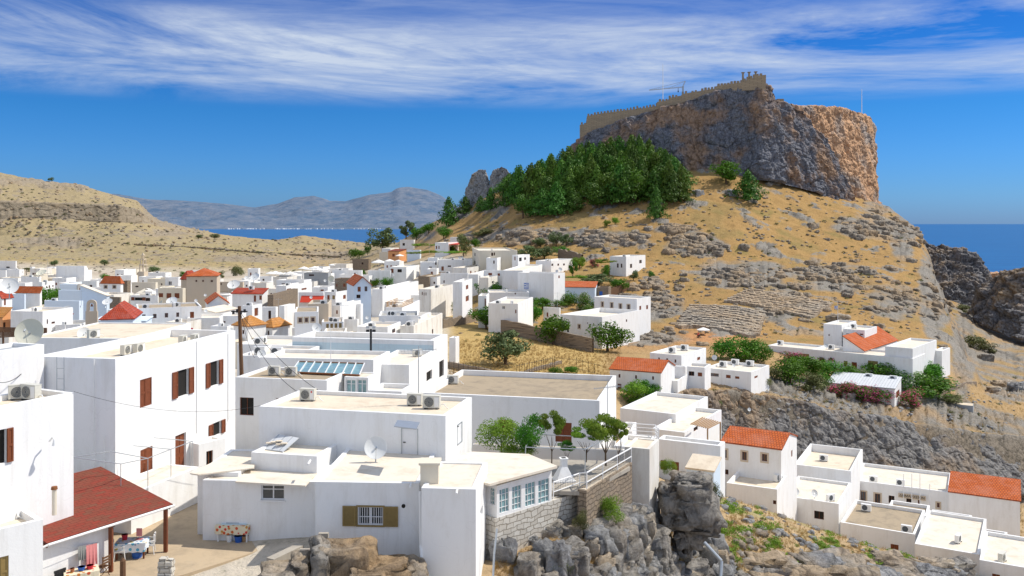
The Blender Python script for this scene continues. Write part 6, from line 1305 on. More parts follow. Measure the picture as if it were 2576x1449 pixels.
# ------------------------------------------------------------------ poles, aerials, cables
pp = empty('power_pole', P(611, 935, 66), 0, 'leaning brown wooden power pole with a tangle of cables on top', 'power pole')
b = P(602, 770, 66)-pp.location; mb = MB(); mb.tube((0, 0, -3), b, .17, .12, 10); mb.build('pole', 'post', pp)
mb = MB()
for k in range(4): mb.box(b.x-.5+.28*k, -.1, b.z-.6+.12*(k % 2), b.x-.38+.28*k, .1, b.z-.35+.12*(k % 2))
mb.tube(b+Vector((-.6, 0, -.4)), b+Vector((.6, 0, -.4)), .05); mb.build('insulator', 'black', pp)
def cable(label, a, b, sag, r=.018, name='cable'):
    mb = MB(); mb.path([Vector(a).lerp(Vector(b), t)+Vector((0, 0, -sag*4*t*(1-t))) for t in [i/18 for i in range(19)]], r, 4); tag(mb.build(name, 'black'), label, 'cable')
cable('cable sagging from the power pole top down over the glass roof', P(604, 785, 66), P(960, 1160*.9, 56), 1.5); cable('cable from the power pole to the central roof aerial', P(604, 790, 66), P(775, 1000, 52), 1.0)
cable('black cable dropping along the right side of the power pole', P(606, 788, 65.8), P(640, 900, 63), .4); cable('black cable entering from the left edge to the tall house corner', P(-40, 945, 42), P(90, 893, 47.5), .8); cable('thin pale wire crossing the tall shuttered house front', P(186, 985, 39.9), P(655, 1020, 50), .6, .01)
def aerial(px, yb, yt_, D, lb, n=9, w=.7, mat='metal', az=0.0):
    a = empty('tv_aerial', P(px, yb, D), az, lb, 'aerial', 'television aerials'); H = (yb-yt_)/F*D
    mb = MB(); mb.tube((0, 0, -.3), (0, 0, H), .03, .022, 6); mb.build('mast', mat, a)
    mb = MB(); mb.tube((-w, 0, H*.93), (w, 0, H*.93), .014, n=4)
    for i in range(n): x = -w+2*w*i/(n-1); mb.tube((x, -.22, H*.93), (x, .22, H*.93), .008, n=4); mb.tube((x, 0, H*.93-.1), (x, 0, H*.93+.1), .008, n=4)
    mb.build('element', mat, a)
aerial(824+8, 945, 825, 70, 'tallest thin aerial above the glass roof', 8, .9, 'whitep'); aerial(1053, 1014+10, 870, 50, 'central roof aerial with a long yagi boom', 11, 1.0, 'metal', .3); aerial(556, 985, 968, 60, 'short stub aerial in front of the pair of cooling units', 3, .3)
aerial(860, 815, 765, 110, 'aerial behind the aqua parapet', 6, .8); aerial(1528, 1165, 960, 57, 'tall lattice aerial at the right corner of the broad brown roof', 12, 1.0, 'metal', .5)
for i, (px, yb, y2) in enumerate(((147, 745, 700), (575, 760, 725), (455, 800, 762), (700, 790, 750), (205, 765, 730), (1080, 640, 610), (1175, 690, 655), (990, 720, 690), (845, 742, 705), (1402, 770, 735), (40, 700, 655), (120, 690, 650))):
    D = hit(px, yb, 5); aerial(px, yb, y2, D, 'thin far television aerial among the village roofs', 5, .6)
fl = empty('floodlight_pole', P(933, 896, 80), 0, 'dark pole with four box floodlights in front of the aqua parapet', 'floodlight')
mb = MB(); mb.tube((0, 0, 0), (0, 0, 2.45), .1, n=8); mb.build('pole', 'black', fl)
for sx in (-1, 1):
    for k in (0, 1): mb = MB(); mb.box(sx*.28-.14, -.12, 2.2+.3*k, sx*.28+.14, .12, 2.4+.3*k); mb.build('lamp', 'black' if k == 0 else 'metal', fl)
mb = MB()
h = HOUSES['m1']
for px in (1001, 1041):
    pass
# parasols ----------------------------------------------------------------
pr = empty('parasol', (0, 0, -500)); mb = MB(); mb.tube((0, 0, 0), (0, 0, 2.6), .03); mb.build('pole', 'whitep', pr)
mb = MB(); n = 8
for i in range(n):
    a, b = 2*math.pi*i/n, 2*math.pi*(i+1)/n; q = [(1.5*math.cos(a), 1.5*math.sin(a)), (1.5*math.cos(b), 1.5*math.sin(b))]
    mb.poly([(*q[0], 2.15), (*q[1], 2.15), (0, 0, 2.75)]); mb.poly([(*q[0], 1.98), (*q[1], 1.98), (*q[1], 2.15), (*q[0], 2.15)])
mb.build('canopy', 'canvas', pr)
def parasol(px, py, w, D, lb, g='parasols of the rooftop restaurants', first=[True]):
    p = P(px, py, D); s = w/F*D/3
    o = pr if first[0] else dup(pr); first[0] = False
    o.location = p-Vector((0, 0, 2.4*s)); o.scale = (s, s, s*.9); tag(o, lb, 'parasol', g)
D1, D2_ = HOUSES['c2']['D'], HOUSES['c2b']['D']
for i, (x, y) in enumerate(((230, 245), (300, 235), (375, 252), (450, 258), (530, 242), (600, 262))): parasol(tx('C', x), ty('C', y), 26, D1+1+(i % 2)*3, ['first', 'second', 'third', 'fourth', 'fifth', 'sixth'][i]+' from the left of the six parasols on the left roof restaurant')
for i, (x, y) in enumerate(((745, 165), (840, 180), (910, 160), (985, 190), (1050, 195))): parasol(tx('C', x), ty('C', y), 28, D2_+1+(i % 2)*3, ['first', 'second', 'third', 'fourth', 'fifth'][i]+' from the left of the five parasols on the second roof restaurant')
parasol(tx('C', 1180), ty('C', 125), 16, D2_+14, 'single small parasol on the skyline right of the restaurant parasols', None)
for i, (x, y, w_) in enumerate(((345, 385, 38), (460, 378, 24), (555, 385, 24), (570, 325, 22))): parasol(tx('E', x), ty('E', y), w_, hit(tx('E', x), ty('E', y), 4), ['widest, left', 'middle', 'right', 'upper'][i]+' white parasol on the terrace below the eucalyptus', 'parasols of the upper terrace')
parasol(1769, 824, 33, 192, 'lone white parasol at the foot of the amphitheatre', None)
mb = MB(); mb.tube((0, 0, 0), (0, 0, 2.1), .04); mb.tube((0, 0, .9), (0, 0, 2.3), .2, .03, 8); tag(mb.build('closed_parasol', 'canvas', loc=P(tx('A', 1010), ty('A', 1315), 127)), 'closed cream parasol standing beside the dark door', 'parasol')
# person under the parasol --------------------------------------------------
def person(loc, rz, label):
    me = bpy.data.meshes.new('person'); V = [(0, 0, .5), (0, -.02, .78), (0, -.05, 1.0), (0, -.06, 1.12), (0, -.08, 1.24), (.18, -.05, 1.0), (.26, -.2, .78), (.16, -.4, .72), (-.18, -.05, 1.0), (-.26, -.2, .78), (-.16, -.4, .72), (.1, -.02, .5), (.13, -.45, .52), (.13, -.5, .06), (.13, -.62, .03), (-.1, -.02, .5), (-.13, -.45, .52), (-.13, -.5, .06), (-.13, -.62, .03)]
    E = [(0, 1), (1, 2), (2, 3), (3, 4), (2, 5), (5, 6), (6, 7), (2, 8), (8, 9), (9, 10), (0, 11), (11, 12), (12, 13), (13, 14), (0, 15), (15, 16), (16, 17), (17, 18)]
    me.from_pydata(V, E, []); o = link('person', me); o.location = loc; o.rotation_euler.z = rz; me.materials.append(M['skin'])
    md = o.modifiers.new('s', 'SKIN'); R_ = [.15, .13, .15, .05, .10, .06, .045, .04, .06, .045, .04, .09, .07, .045, .04, .09, .07, .045, .04]
    for i, r in enumerate(R_): me.skin_vertices[0].data[i].radius = (r, r)
    me.skin_vertices[0].data[0].use_root = True; o.modifiers.new('u', 'SUBSURF').levels = 2
    tag(o, label, 'person')
    mb = MB(); mb.tube((0, 0, .48), (0, -.05, 1.06), .2, .19, 12); mb.build('shirt', 'red', o, smooth=True)
    mb = MB(); mb.tube((0, -.07, 1.24), (0, -.06, 1.36), .115, .06, 10); mb.build('hair', 'post', o, smooth=True)
    for s in (-1, 1): mb = MB(); mb.tube((s*.1, 0, .5), (s*.13, -.44, .53), .105, .085, 8); mb.tube((s*.13, -.44, .55), (s*.13, -.5, .12), .08, .06, 8); mb.build('trouser_leg', 'black', o, smooth=True)
pg = on_ground(1756, 850); person(pg, math.radians(30), 'person in red sitting in the shade near the lone parasol')
mb = MB(); mb.box(-.25, -.25, 0, .25, .25, .42); tag(mb.build('stool', 'wood', loc=pg), 'low box seat under the person at the amphitheatre', 'seat')
# flags ---------------------------------------------------------------------
def greek_flag(name, loc, rz, w, h, label, parent=None, sag=.06):
    r = empty(name, loc, rz, label, 'flag'); n = 14
    for mat, test in (('bluep', 1), ('plastic', 0)):
        mb = MB()
        for s in range(9):
            for i in range(n):
                x0, x1 = w*i/n, w*(i+1)/n; z1, z0 = -h*s/9, -h*(s+1)/9; cant = s < 5 and i < n*.37
                if cant: blue = not (s == 2 or abs(i-2) < 1)
                else: blue = s % 2 == 0
                if int(blue) == test:
                    f = lambda x: sag*w*math.sin(x/w*9); mb.poly([(x0, f(x0), z0), (x1, f(x1), z0), (x1, f(x1), z1), (x0, f(x0), z1)])
        mb.build('blue_field' if test else 'white_stripes', mat, r)
    return r
h = HOUSES['e17']; s, c = math.sin(h['a']), math.cos(h['a'])
def onfront(key, px, py, off=.1):
    h = HOUSES[key]; s, c = math.sin(h['a']), math.cos(h['a']); r = Vector(((px-1288)/F, 1, (563-py)/F)); n = Vector((s, c, 0)); o = Vector((0, 0, CH)); k = (h['O']-o).dot(n)/r.dot(n); return o+r*k-n*off
greek_flag('greek_flag', onfront('e17', tx('E', 1906), ty('E', 632)), -h['a'], 1.35, 1.45, 'Greek flag hanging flat on the high white block mid-village', sag=.02)
p = P(tx('R', 632), ty('R', 600), 178); mb = MB(); hh = (600-410)*TILES['R'][2]/F*178; mb.tube((0, 0, 0), (0, 0, hh), .05, .03); tag(mb.build('flagpole', 'whitep', loc=p), 'thin flagpole on the tower room of the right-hand estate', 'flagpole')
greek_flag('greek_flag', p+Vector((-.7, 0, hh-.9)), 0, .72, .6, 'small Greek flag flying from the estate flagpole')
# lattice pergola at the left, wood pergola in the ravine, sheets -----------------
pe = empty('pergola', P(0, 850, 78), 0, 'dark slatted pergola with a lattice fence behind the biggest dish', 'pergola'); mb = MB(); o0 = pe.location
for i in range(9): mb.tube(P(-20, 824+3.2*i, 80-.3*i)-o0, P(118, 826+3.2*i*.6, 80-.3*i)-o0, .06, n=4)
mb.build('slat', 'post', pe); mb = MB()
for x in (8, 60, 112, 132): mb = MB(); mb.tube(P(x, 832, 79)-o0, P(x, 868, 79)-o0, .09, n=4); mb.build('post', 'post', pe)
mb = MB()
for i in range(26): mb.tube(P(66+2.6*i, 838, 79.5)-o0, P(70+2.6*i*.95, 868, 79.5)-o0, .03, n=4); mb.tube(P(132-2.6*i, 838, 79.6)-o0, P(128-2.6*i*.95, 868, 79.6)-o0, .03, n=4)
mb.build('lattice_fence', 'grille', pe)
wp = empty('wooden_pergola', P(1750, 1070, 84), 0, 'light wooden slat pergola above drying laundry in the ravine', 'pergola'); o0 = wp.location
c4 = [P(1738, 1067, 84), P(1780, 1078, 79), P(1812, 1062, 83), P(1768, 1050, 88)]; mb = MB()
for i in range(9): mb.tube(c4[0].lerp(c4[1], i/8)-o0, c4[3].lerp(c4[2], i/8)-o0, .06, n=4)
mb.build('slat', 'wood', wp)
for k in (1, 2): mb = MB(); mb.tube(c4[k]-o0, c4[k]-o0-Vector((0, 0, 2.4)), .08, n=4); mb.build('post', 'wood', wp)
for i in range(5):
    mb = MB(); a, b = c4[1].lerp(c4[2], .1+i*.17), c4[1].lerp(c4[2], .22+i*.17); z = Vector((0, 0, -.35)); mb.poly([a+z, b+z, b+z-Vector((0, 0, .75)), a+z-Vector((0, 0, .75))])
    tag(mb.build('laundry', 'canvas'), 'white cloth drying below the wooden slat pergola in the ravine', 'laundry', 'white laundry under the ravine pergola')
sh = empty('corrugated_sheet', P(700, 1128, 46.6), 0, 'greenish corrugated sheet lean-to with loose tiles on the central house', 'roof sheet'); o0 = sh.location
o1 = P(700, 1100, 46.6); q = [P(655, 1101, 46.9)-o1, P(712, 1108, 46.2)-o1, P(752, 1090, 47.1)-o1, P(700, 1081, 47.9)-o1]; q[2].z += .35; q[3].z += .35
for k in (0, 1): mb = MB(); mb.tube(q[k], q[k]-Vector((0, 0, 1.1)), .05, n=4); mb.build('post', 'whitep', sh)
mb = MB(); mb.slab(q, .04); mb.build('sheet', 'corr', sh)
for i in range(5): a = q[0].lerp(q[1], .15+i*.15).lerp(q[3].lerp(q[2], .15+i*.15), .3+.1*(i % 3)); mb = MB(); mb.box(a.x-.16, a.y-.1, a.z+.08, a.x+.16, a.y+.1, a.z+.12); mb.build('loose_tile', 'roofsand', sh)
# awnings: long red one, sail shades
h = HOUSES['c10']; mb = MB(); W = h['w']; rr = h['root']; mb.slab([(W*.12, -1.3, h['top']-h['zb']-2.0), (W+.1, -1.3, h['top']-h['zb']-2.0), (W+.1, 0, h['top']-h['zb']-.7), (W*.12, 0, h['top']-h['zb']-.7)], .05); mb.build('awning', 'red', rr)
h = HOUSES['e4']; mb = MB(); mb.slab([(h['w']*.98, .4, h['top']-h['zb']-.6), (h['w']+3.5, .4, h['top']-h['zb']-.6), (h['w']+3.5, h['d'], h['top']-h['zb']-.3), (h['w']*.98, h['d'], h['top']-h['zb']-.3)], .12); mb.build('porch_roof', 'red', h['root'])
for i, (x0, x1, x2, yy, y2) in enumerate(((30, 185, 185, 580, 500), (195, 260, 375, 500, 600))):
    D = HOUSES['b7']['D']+2; mb = MB(); a, b, c_ = P(tx('B', x0), ty('B', yy), D), P(tx('B', x1), ty('B', y2 if i == 0 else 505), D+2), P(tx('B', x2), ty('B', 585), D-1); mb.poly([a, b, c_])
    tag(mb.build('sail_awning', 'cream' if i == 0 else 'canvas'), ['left cream', 'right white'][i]+' triangular sail awning over the wide pale terrace', 'awning')
h = HOUSES['e21']
fe = empty('wooden_fence', h['O']+Vector((0, 0, h['top']-h['O'].z)), -h['a'], 'brown slatted wooden fence around a white roof terrace', 'fence'); mb = MB()
for a, b in (((0, 0), (h['w'], 0)), ((h['w'], 0), (h['w'], h['d']*.6)), ((0, 0), (0, h['d']*.6))):
    for k in range(4): mb.tube((*a, .12+k*.25), (*b, .12+k*.25), .07, n=4)
mb.build('slat', 'wood', fe)
h = HOUSES['b13c']; mb = MB(); mb.box(-.9, -.05, 0, .9, .05, .45); o = mb.build('towel', 'redplastic', loc=P(tx('B', 835), ty('B', 1160), h['D']-6)); tag(o, 'red towel with white letters hung over a parapet', 'towel')
# bell tower and belfry -------------------------------------------------------
D = hit(360, 697, 3); bt = empty('bell_tower', P(360, 697, D), math.radians(-12), 'slender tan tiered stone bell tower rising against the dry slope', 'bell tower'); u = D/F
z = -4; 
for w_, h_, nm in ((17, 14, 'base'), (13, 18, 'lower_tier'), (10, 14, 'middle_tier'), (7, 10, 'upper_tier')):
    w2, hh = w_*u/2, h_*u+(4 if z < 0 else 0); mb = MB(); t = w2*.28
    if nm == 'base': mb.box(-w2, -w2, z, w2, w2, z+hh)
    else:
        for sx in (-1, 1):
            for sy in (-1, 1): mb.box(sx*w2-(t if sx > 0 else 0), sy*w2-(t if sy > 0 else 0), z, sx*w2+(t if sx < 0 else 0), sy*w2+(t if sy < 0 else 0), z+hh*.85)
        mb.box(-w2*1.12, -w2*1.12, z+hh*.85, w2*1.12, w2*1.12, z+hh)
    mb.build(nm, 'tan', bt); z += hh
mb = MB(); w2 = 3.6*u
for i in range(4): a, b = [(math.cos(t)*w2, math.sin(t)*w2) for t in (math.pi/4+i*math.pi/2, math.pi/4+(i+1)*math.pi/2)]; mb.poly([(*a, z), (*b, z), (0, 0, z+6*u)])
mb.build('spire', 'tan', bt); mb = MB(); mb.tube((0, 0, z-13*u), (0, 0, z-9*u), 1.6*u, .6*u, 10); mb.build('bell', 'rust', bt)
D = hit(231, 785, 6); bf = empty('belfry', P(231, 787, D), 0, 'free-standing tan stone belfry arch with an open round-headed bell window', 'belfry'); u = D/F; mb = MB(); n = 14; W, H = 13*u, 33*u; r = 5.5*u; zc = 20*u; T = 2*u
inner = [(-r, 4*u)]+[(-r*math.cos(math.pi*i/n), zc+r*math.sin(math.pi*i/n)) for i in range(n+1)]+[(r, 4*u)]
outer = [(-W, 4*u)]+[(-W*.95*math.cos(math.pi*i/n), zc+(H-zc)*math.sin(math.pi*i/n)**.7) for i in range(n+1)]+[(W, 4*u)]
for i in range(len(inner)-1):
    for y in (-T, T): mb.poly([(outer[i][0], y, outer[i][1]), (outer[i+1][0], y, outer[i+1][1]), (inner[i+1][0], y, inner[i+1][1]), (inner[i][0], y, inner[i][1])])
    for L_ in (inner, outer): mb.poly([(L_[i][0], -T, L_[i][1]), (L_[i+1][0], -T, L_[i+1][1]), (L_[i+1][0], T, L_[i+1][1]), (L_[i][0], T, L_[i][1])])
mb.box(-W*1.15, -T*1.2, -6, W*1.15, T*1.2, 4*u); mb.build('arch', 'tan', bf); mb = MB(); mb.tube((0, 0, zc-4*u), (0, 0, zc+3*u), 3.2*u, 1.2*u, 12); mb.build('bell', 'rust', bf)
# ------------------------------------------------------------------ citadel wall
WT = [(1459, 314), (1464, 313), (1475, 312), (1476, 292), (1520, 284), (1560, 279), (1600, 274), (1601, 270), (1607, 270), (1608, 274), (1652, 266), (1654, 256), (1682, 252), (1684, 246), (1715, 240), (1717, 236), (1771, 227), (1800, 222), (1802, 216), (1866, 207), (1880, 200), (1898, 194), (1900, 191), (1927, 188)]
fw = empty('citadel_wall', P(1690, 265, 392), 0, 'long crenellated stone fortress wall along the top of the citadel rock', 'fortress wall'); o0 = fw.location
DT = lambda px: float(np.interp(px, [1440, 1700, 1925], [415, 392, 372]))-2.5
xs = np.arange(1459, 1928, 3.0); mb = MB(); TB = [(1440, 372), (1457, 362)]+TOPF[2:]
for a, b in zip(xs[:-1], xs[1:]):
    ya, yb = [float(np.interp(x, [p[0] for p in WT], [p[1] for p in WT])) for x in (a, b)]
    ba, bb = [float(np.interp(x, [p[0] for p in TB], [p[1] for p in TB]))+14 for x in (a, b)]
    f = [P(a, ba, DT(a)), P(b, bb, DT(b)), P(b, yb, DT(b)), P(a, ya, DT(a))]; k = Vector((0, 1.6, 0))
    f = [p-o0 for p in f]; mb.poly(f); mb.poly([p+k for p in f[::-1]]); mb.poly([f[3], f[2], f[2]+k, f[3]+k])
f = [P(1459, 376, DT(1459))-o0, P(1459, 314, DT(1459))-o0]; mb.poly([f[0], f[1], f[1]+Vector((0, 1.6, 0)), f[0]+Vector((0, 1.6, 0))])
mb.build('wall', 'fortstone', fw)
mer = None; x = 1462
while x < 1925:
    y = float(np.interp(x+2, [p[0] for p in WT], [p[1] for p in WT])); D = DT(x); p = P(x+2, y, D)-o0
    if mer and rnd.random() < .07: x += 8.2; continue
    if mer is None: mb = MB(); mb.box(-.42, 0, -.1, .42, 1.2, 1.0); mer = mb.build('merlon', 'fortstone', fw); mer.location = p
    else: m2 = mer.copy(); COL.objects.link(m2); m2.location = p; m2.scale = (rnd.uniform(.75, 1.15), 1, rnd.uniform(.55, 1.1))
    x += 8.2
for i, px in enumerate((1869, 1884.5, 1901)):
    D = 388; yb = [208, 204, 200][i]; y1 = [181, 180, 179][i]; b = P(px, yb, D); H = (yb-y1)/F*D; c = empty('temple_column', b, 0, ['left', 'middle', 'right'][i]+' of the three ancient temple columns above the fortress wall', 'column', 'temple columns'); mb = MB(); mb.tube((0, 0, -1), (0, 0, H-.5), .5, .42, 14); mb.build('shaft', 'fortstone', c); mb = MB(); mb.box(-.65, -.65, H-.5, .65, .65, H-.15); mb.build('capital', 'fortstone', c)
mb = MB()
for a, b in (((1997, 268), (2077, 270)), ((2080, 276), (2150, 281))):
    f = [P(a[0], a[1]+8, 424), P(b[0], b[1]+8, 438), P(b[0], b[1], 438), P(a[0], a[1], 424)]; k = Vector((0, 1.5, 0)); mb.poly(f); mb.poly([f[3], f[2], f[2]+k, f[3]+k])
tag(mb.build('parapet_wall', 'fortstone'), 'low stone parapet on the right-hand plateau of the citadel', 'fortress wall')
mb = MB(); p = P(1962, 262, 392); mb.box(-1.4, -1.2, -2, 1.4, 1.2, 2.2); tag(mb.build('ruined_turret', 'fortstone', loc=p), 'small ruined stone turret on the slope right of the columns', 'turret')
cr = empty('tower_crane', P(1719, 236, 405), 0, 'thin tower crane standing behind the fortress wall', 'crane'); o0 = cr.location; L = lambda a, b, r: mb.tube(P(*a, 405)-o0, P(*b, 405)-o0, r, n=4)
mb = MB(); L((1718, 250), (1718, 217), .5); L((1718, 217), (1724, 204), .3); mb.build('mast', 'metal', cr)
mb = MB(); L((1633, 227), (1721, 219), .22); L((1633, 226), (1724, 204), .1); L((1680, 223), (1724, 204), .1)
for i in range(16): x = 1640+i*5; L((x, 226.3-(x-1633)*.09), (x+2.5, 224-(x-1633)*.09), .1)
mb.build('jib', 'metal', cr); mb = MB(); L((1706, 221), (1706, 230), .12); L((1706, 228), (1706, 232), .3); mb.build('hook_block', 'black', cr)
for px, y0, y1, D, lb in ((1667.7, 262, 161, 396, 'very tall thin white mast rising behind the fortress wall'), (2168, 290, 224, 438, 'thin pale mast on the right end of the citadel plateau')):
    mb = MB(); mb.tube((0, 0, 0), (0, 0, (y0-y1)/F*D), .18, .1, 6); tag(mb.build('radio_mast', 'whitep', loc=P(px, y0, D)), lb, 'mast')
# ------------------------------------------------------------------ amphitheatre tiers
th_ = empty('amphitheatre', (0, 0, 0), 0, 'ancient amphitheatre with weathered stone seat tiers cut into the hillside', 'amphitheatre')
oc = on_ground(1790, 850); th_.location = oc; rnd = random.Random(5)
dirn = math.atan2(oc.x, oc.y)+.14
for i in range(22):
    if i in (11, 12): continue
    upper = i > 12; r = 9+i*2.5; half = min(.9, (8.5+.05*i if not upper else 11)/r); off = -.03 if not upper else .2; mb = MB(); n = 22
    z0 = None
    for s in range(n):
        a0 = dirn+off-half+2*half*s/n; a1 = a0+2*half/n*1.02; dz = rnd.uniform(-.12, .12); rr = r+rnd.uniform(-.14, .14)
        q = [(rr*math.sin(a), rr*math.cos(a)) for a in (a0, a1)]; q2 = [((rr+2.2)*math.sin(a), (rr+2.2)*math.cos(a)) for a in (a0, a1)]
        zt_ = ground(oc.x+q[0][0], oc.y+q[0][1])-oc.z+.75+dz; zt2 = ground(oc.x+q[1][0], oc.y+q[1][1])-oc.z+.75+dz; zt_ = zt2 = (zt_+zt2)/2
        lo = zt_-1.5; mb.obox([(*q[0], lo), (*q[1], lo), (*q2[1], lo), (*q2[0], lo), (*q[0], zt_), (*q[1], zt2), (*q2[1], zt2), (*q2[0], zt_)])
    if mb.f: mb.build('seat_tier', 'palestone' if False else 'theatre', th_)
# ------------------------------------------------------------------ boundary walls and fences
def wall_path(name, label, pts, h, th, mat, cat='wall', jag=0):
    rnd = random.Random(len(label)); P_ = [on_ground(*p) for p in pts]; o = P_[0].copy(); mb = MB(); fine = []
    for a, b in zip(P_[:-1], P_[1:]):
        n = max(1, int((b-a).length/1.2))
        for i in range(n): q = a.lerp(b, i/n); q.z = ground(q.x, q.y); fine.append(q)
    fine.append(P_[-1]); hs_ = [h*(1+rnd.uniform(-jag, jag)) for _ in fine]
    for i in range(len(fine)-1):
        a, b = fine[i]-o, fine[i+1]-o; d = Vector((b.x-a.x, b.y-a.y, 0)).normalized(); s = Vector((d.y, -d.x, 0))*th/2; u, v = Vector((0, 0, hs_[i])), Vector((0, 0, hs_[i+1])); dn = Vector((0, 0, -1.2))
        q = [a-s, a+s, b+s, b-s]; mb.poly([q[1]+dn, q[2]+dn, q[2]+v, q[1]+u]); mb.poly([q[3]+dn, q[0]+dn, q[0]+u, q[3]+v]); mb.poly([q[0]+u, q[1]+u, q[2]+v, q[3]+v])
    tag(mb.build(name, mat, loc=o), label, cat)
wall_path('stone_wall', 'high brown rubble boundary wall below the white mansion', [(1262, 838), (1350, 858), (1420, 872), (1492, 888)], 2.6, .5, 'stone', jag=.03)
wall_path('stone_wall', 'low ruined dry-stone wall left of the fig tree', [(1112, 826), (1170, 815), (1225, 800), (1262, 812)], 1.6, .5, 'stone', jag=.2)
wall_path('stone_wall', 'long rubble wall under the old white ruined house', [(985, 765), (1040, 768), (1085, 772)], 2.0, .5, 'stone', jag=.1)
wall_path('stone_wall', 'low grey stone field wall behind the iron fence', [(1128, 925), (1180, 936), (1240, 946), (1262, 950)], .9, .5, 'stone', jag=.2)
wall_path('stone_wall', 'thin pale stone edging curving across the dry field', [(1290, 950), (1360, 928), (1410, 915)], .4, .4, 'stone', jag=.3)
wall_path('plank_fence', 'grey-brown plank fence behind the white mansion', [(1534, 745), (1560, 738), (1584, 726)], 2.2, .1, 'post', 'fence', jag=.05)
wall_path('stone_wall', 'thin pale stone wall running uphill right of the container hut', [(2365, 995), (2410, 980), (2455, 968)], .6, .4, 'stone', jag=.2)
wall_path('stone_wall', 'ruined rubble wall at the foot of the hill below the olive trees', [(1405, 652), (1440, 660), (1465, 668)], 3.4, .6, 'stone', jag=.1)
def iron_fence(label, pts):
    r = empty('iron_fence', on_ground(*pts[0]), 0, label, 'fence'); o = r.location.copy(); P_ = [on_ground(*p) for p in pts]; rl = {.2: MB(), 1.5: MB()}; bars = MB()
    for a, b in zip(P_[:-1], P_[1:]):
        n = max(1, int((b-a).length/.9))
        for i in range(n):
            p, q = a.lerp(b, i/n)-o, a.lerp(b, (i+1)/n)-o; bars.tube(p, p+Vector((0, 0, 1.7)), .035, n=4)
            for z in (.2, 1.5): rl[z].tube(p+Vector((0, 0, z)), q+Vector((0, 0, z)), .03, n=4)
    [m.build('rail', 'black', r) for m in rl.values()]; bars.build('bar', 'black', r)
iron_fence('black iron bar fence along the near side of the field wall', [(1130, 938), (1190, 950), (1250, 960)]); iron_fence('black iron bar fence across the field right of the olive tree', [(1300, 948), (1395, 925), (1450, 930), (1510, 945)])
# small plain houses wedged between the larger ones
rnd = random.Random(21); made = 0; foot = [(h['O'], h) for h in HOUSES.values()]
def clear(p, r):
    for h in HOUSES.values():
        s, c = math.sin(h['a']), math.cos(h['a']); q = p-h['O']; lx = q.x*c-q.y*s; ly = q.x*s+q.y*c
        if -r < lx < h['w']+r and -r < ly < h['d']+r: return False
    return True
# labels of the far cooling units, told apart by the roof they stand on
byk = {}
for o in COL.objects:
    if o.get('label') == 'x': byk.setdefault(o['_k'], []).append(o)
for k, L_ in byk.items():
    nm = HOUSES[k]['root']['label'].split(' with ')[0].split(' under ')[0]; nm = ' '.join(nm.split()[:9]); L_.sort(key=lambda o: o.location.x/o.location.y)
    for i, o in enumerate(L_): o['label'] = (('' if len(L_) == 1 else ['first ', 'second ', 'third ', 'fourth '][i])+'cooling unit'+(' from left' if len(L_) > 1 else '')+' on the '+nm)
for o in COL.objects:
    if '_k' in o: del o['_k']
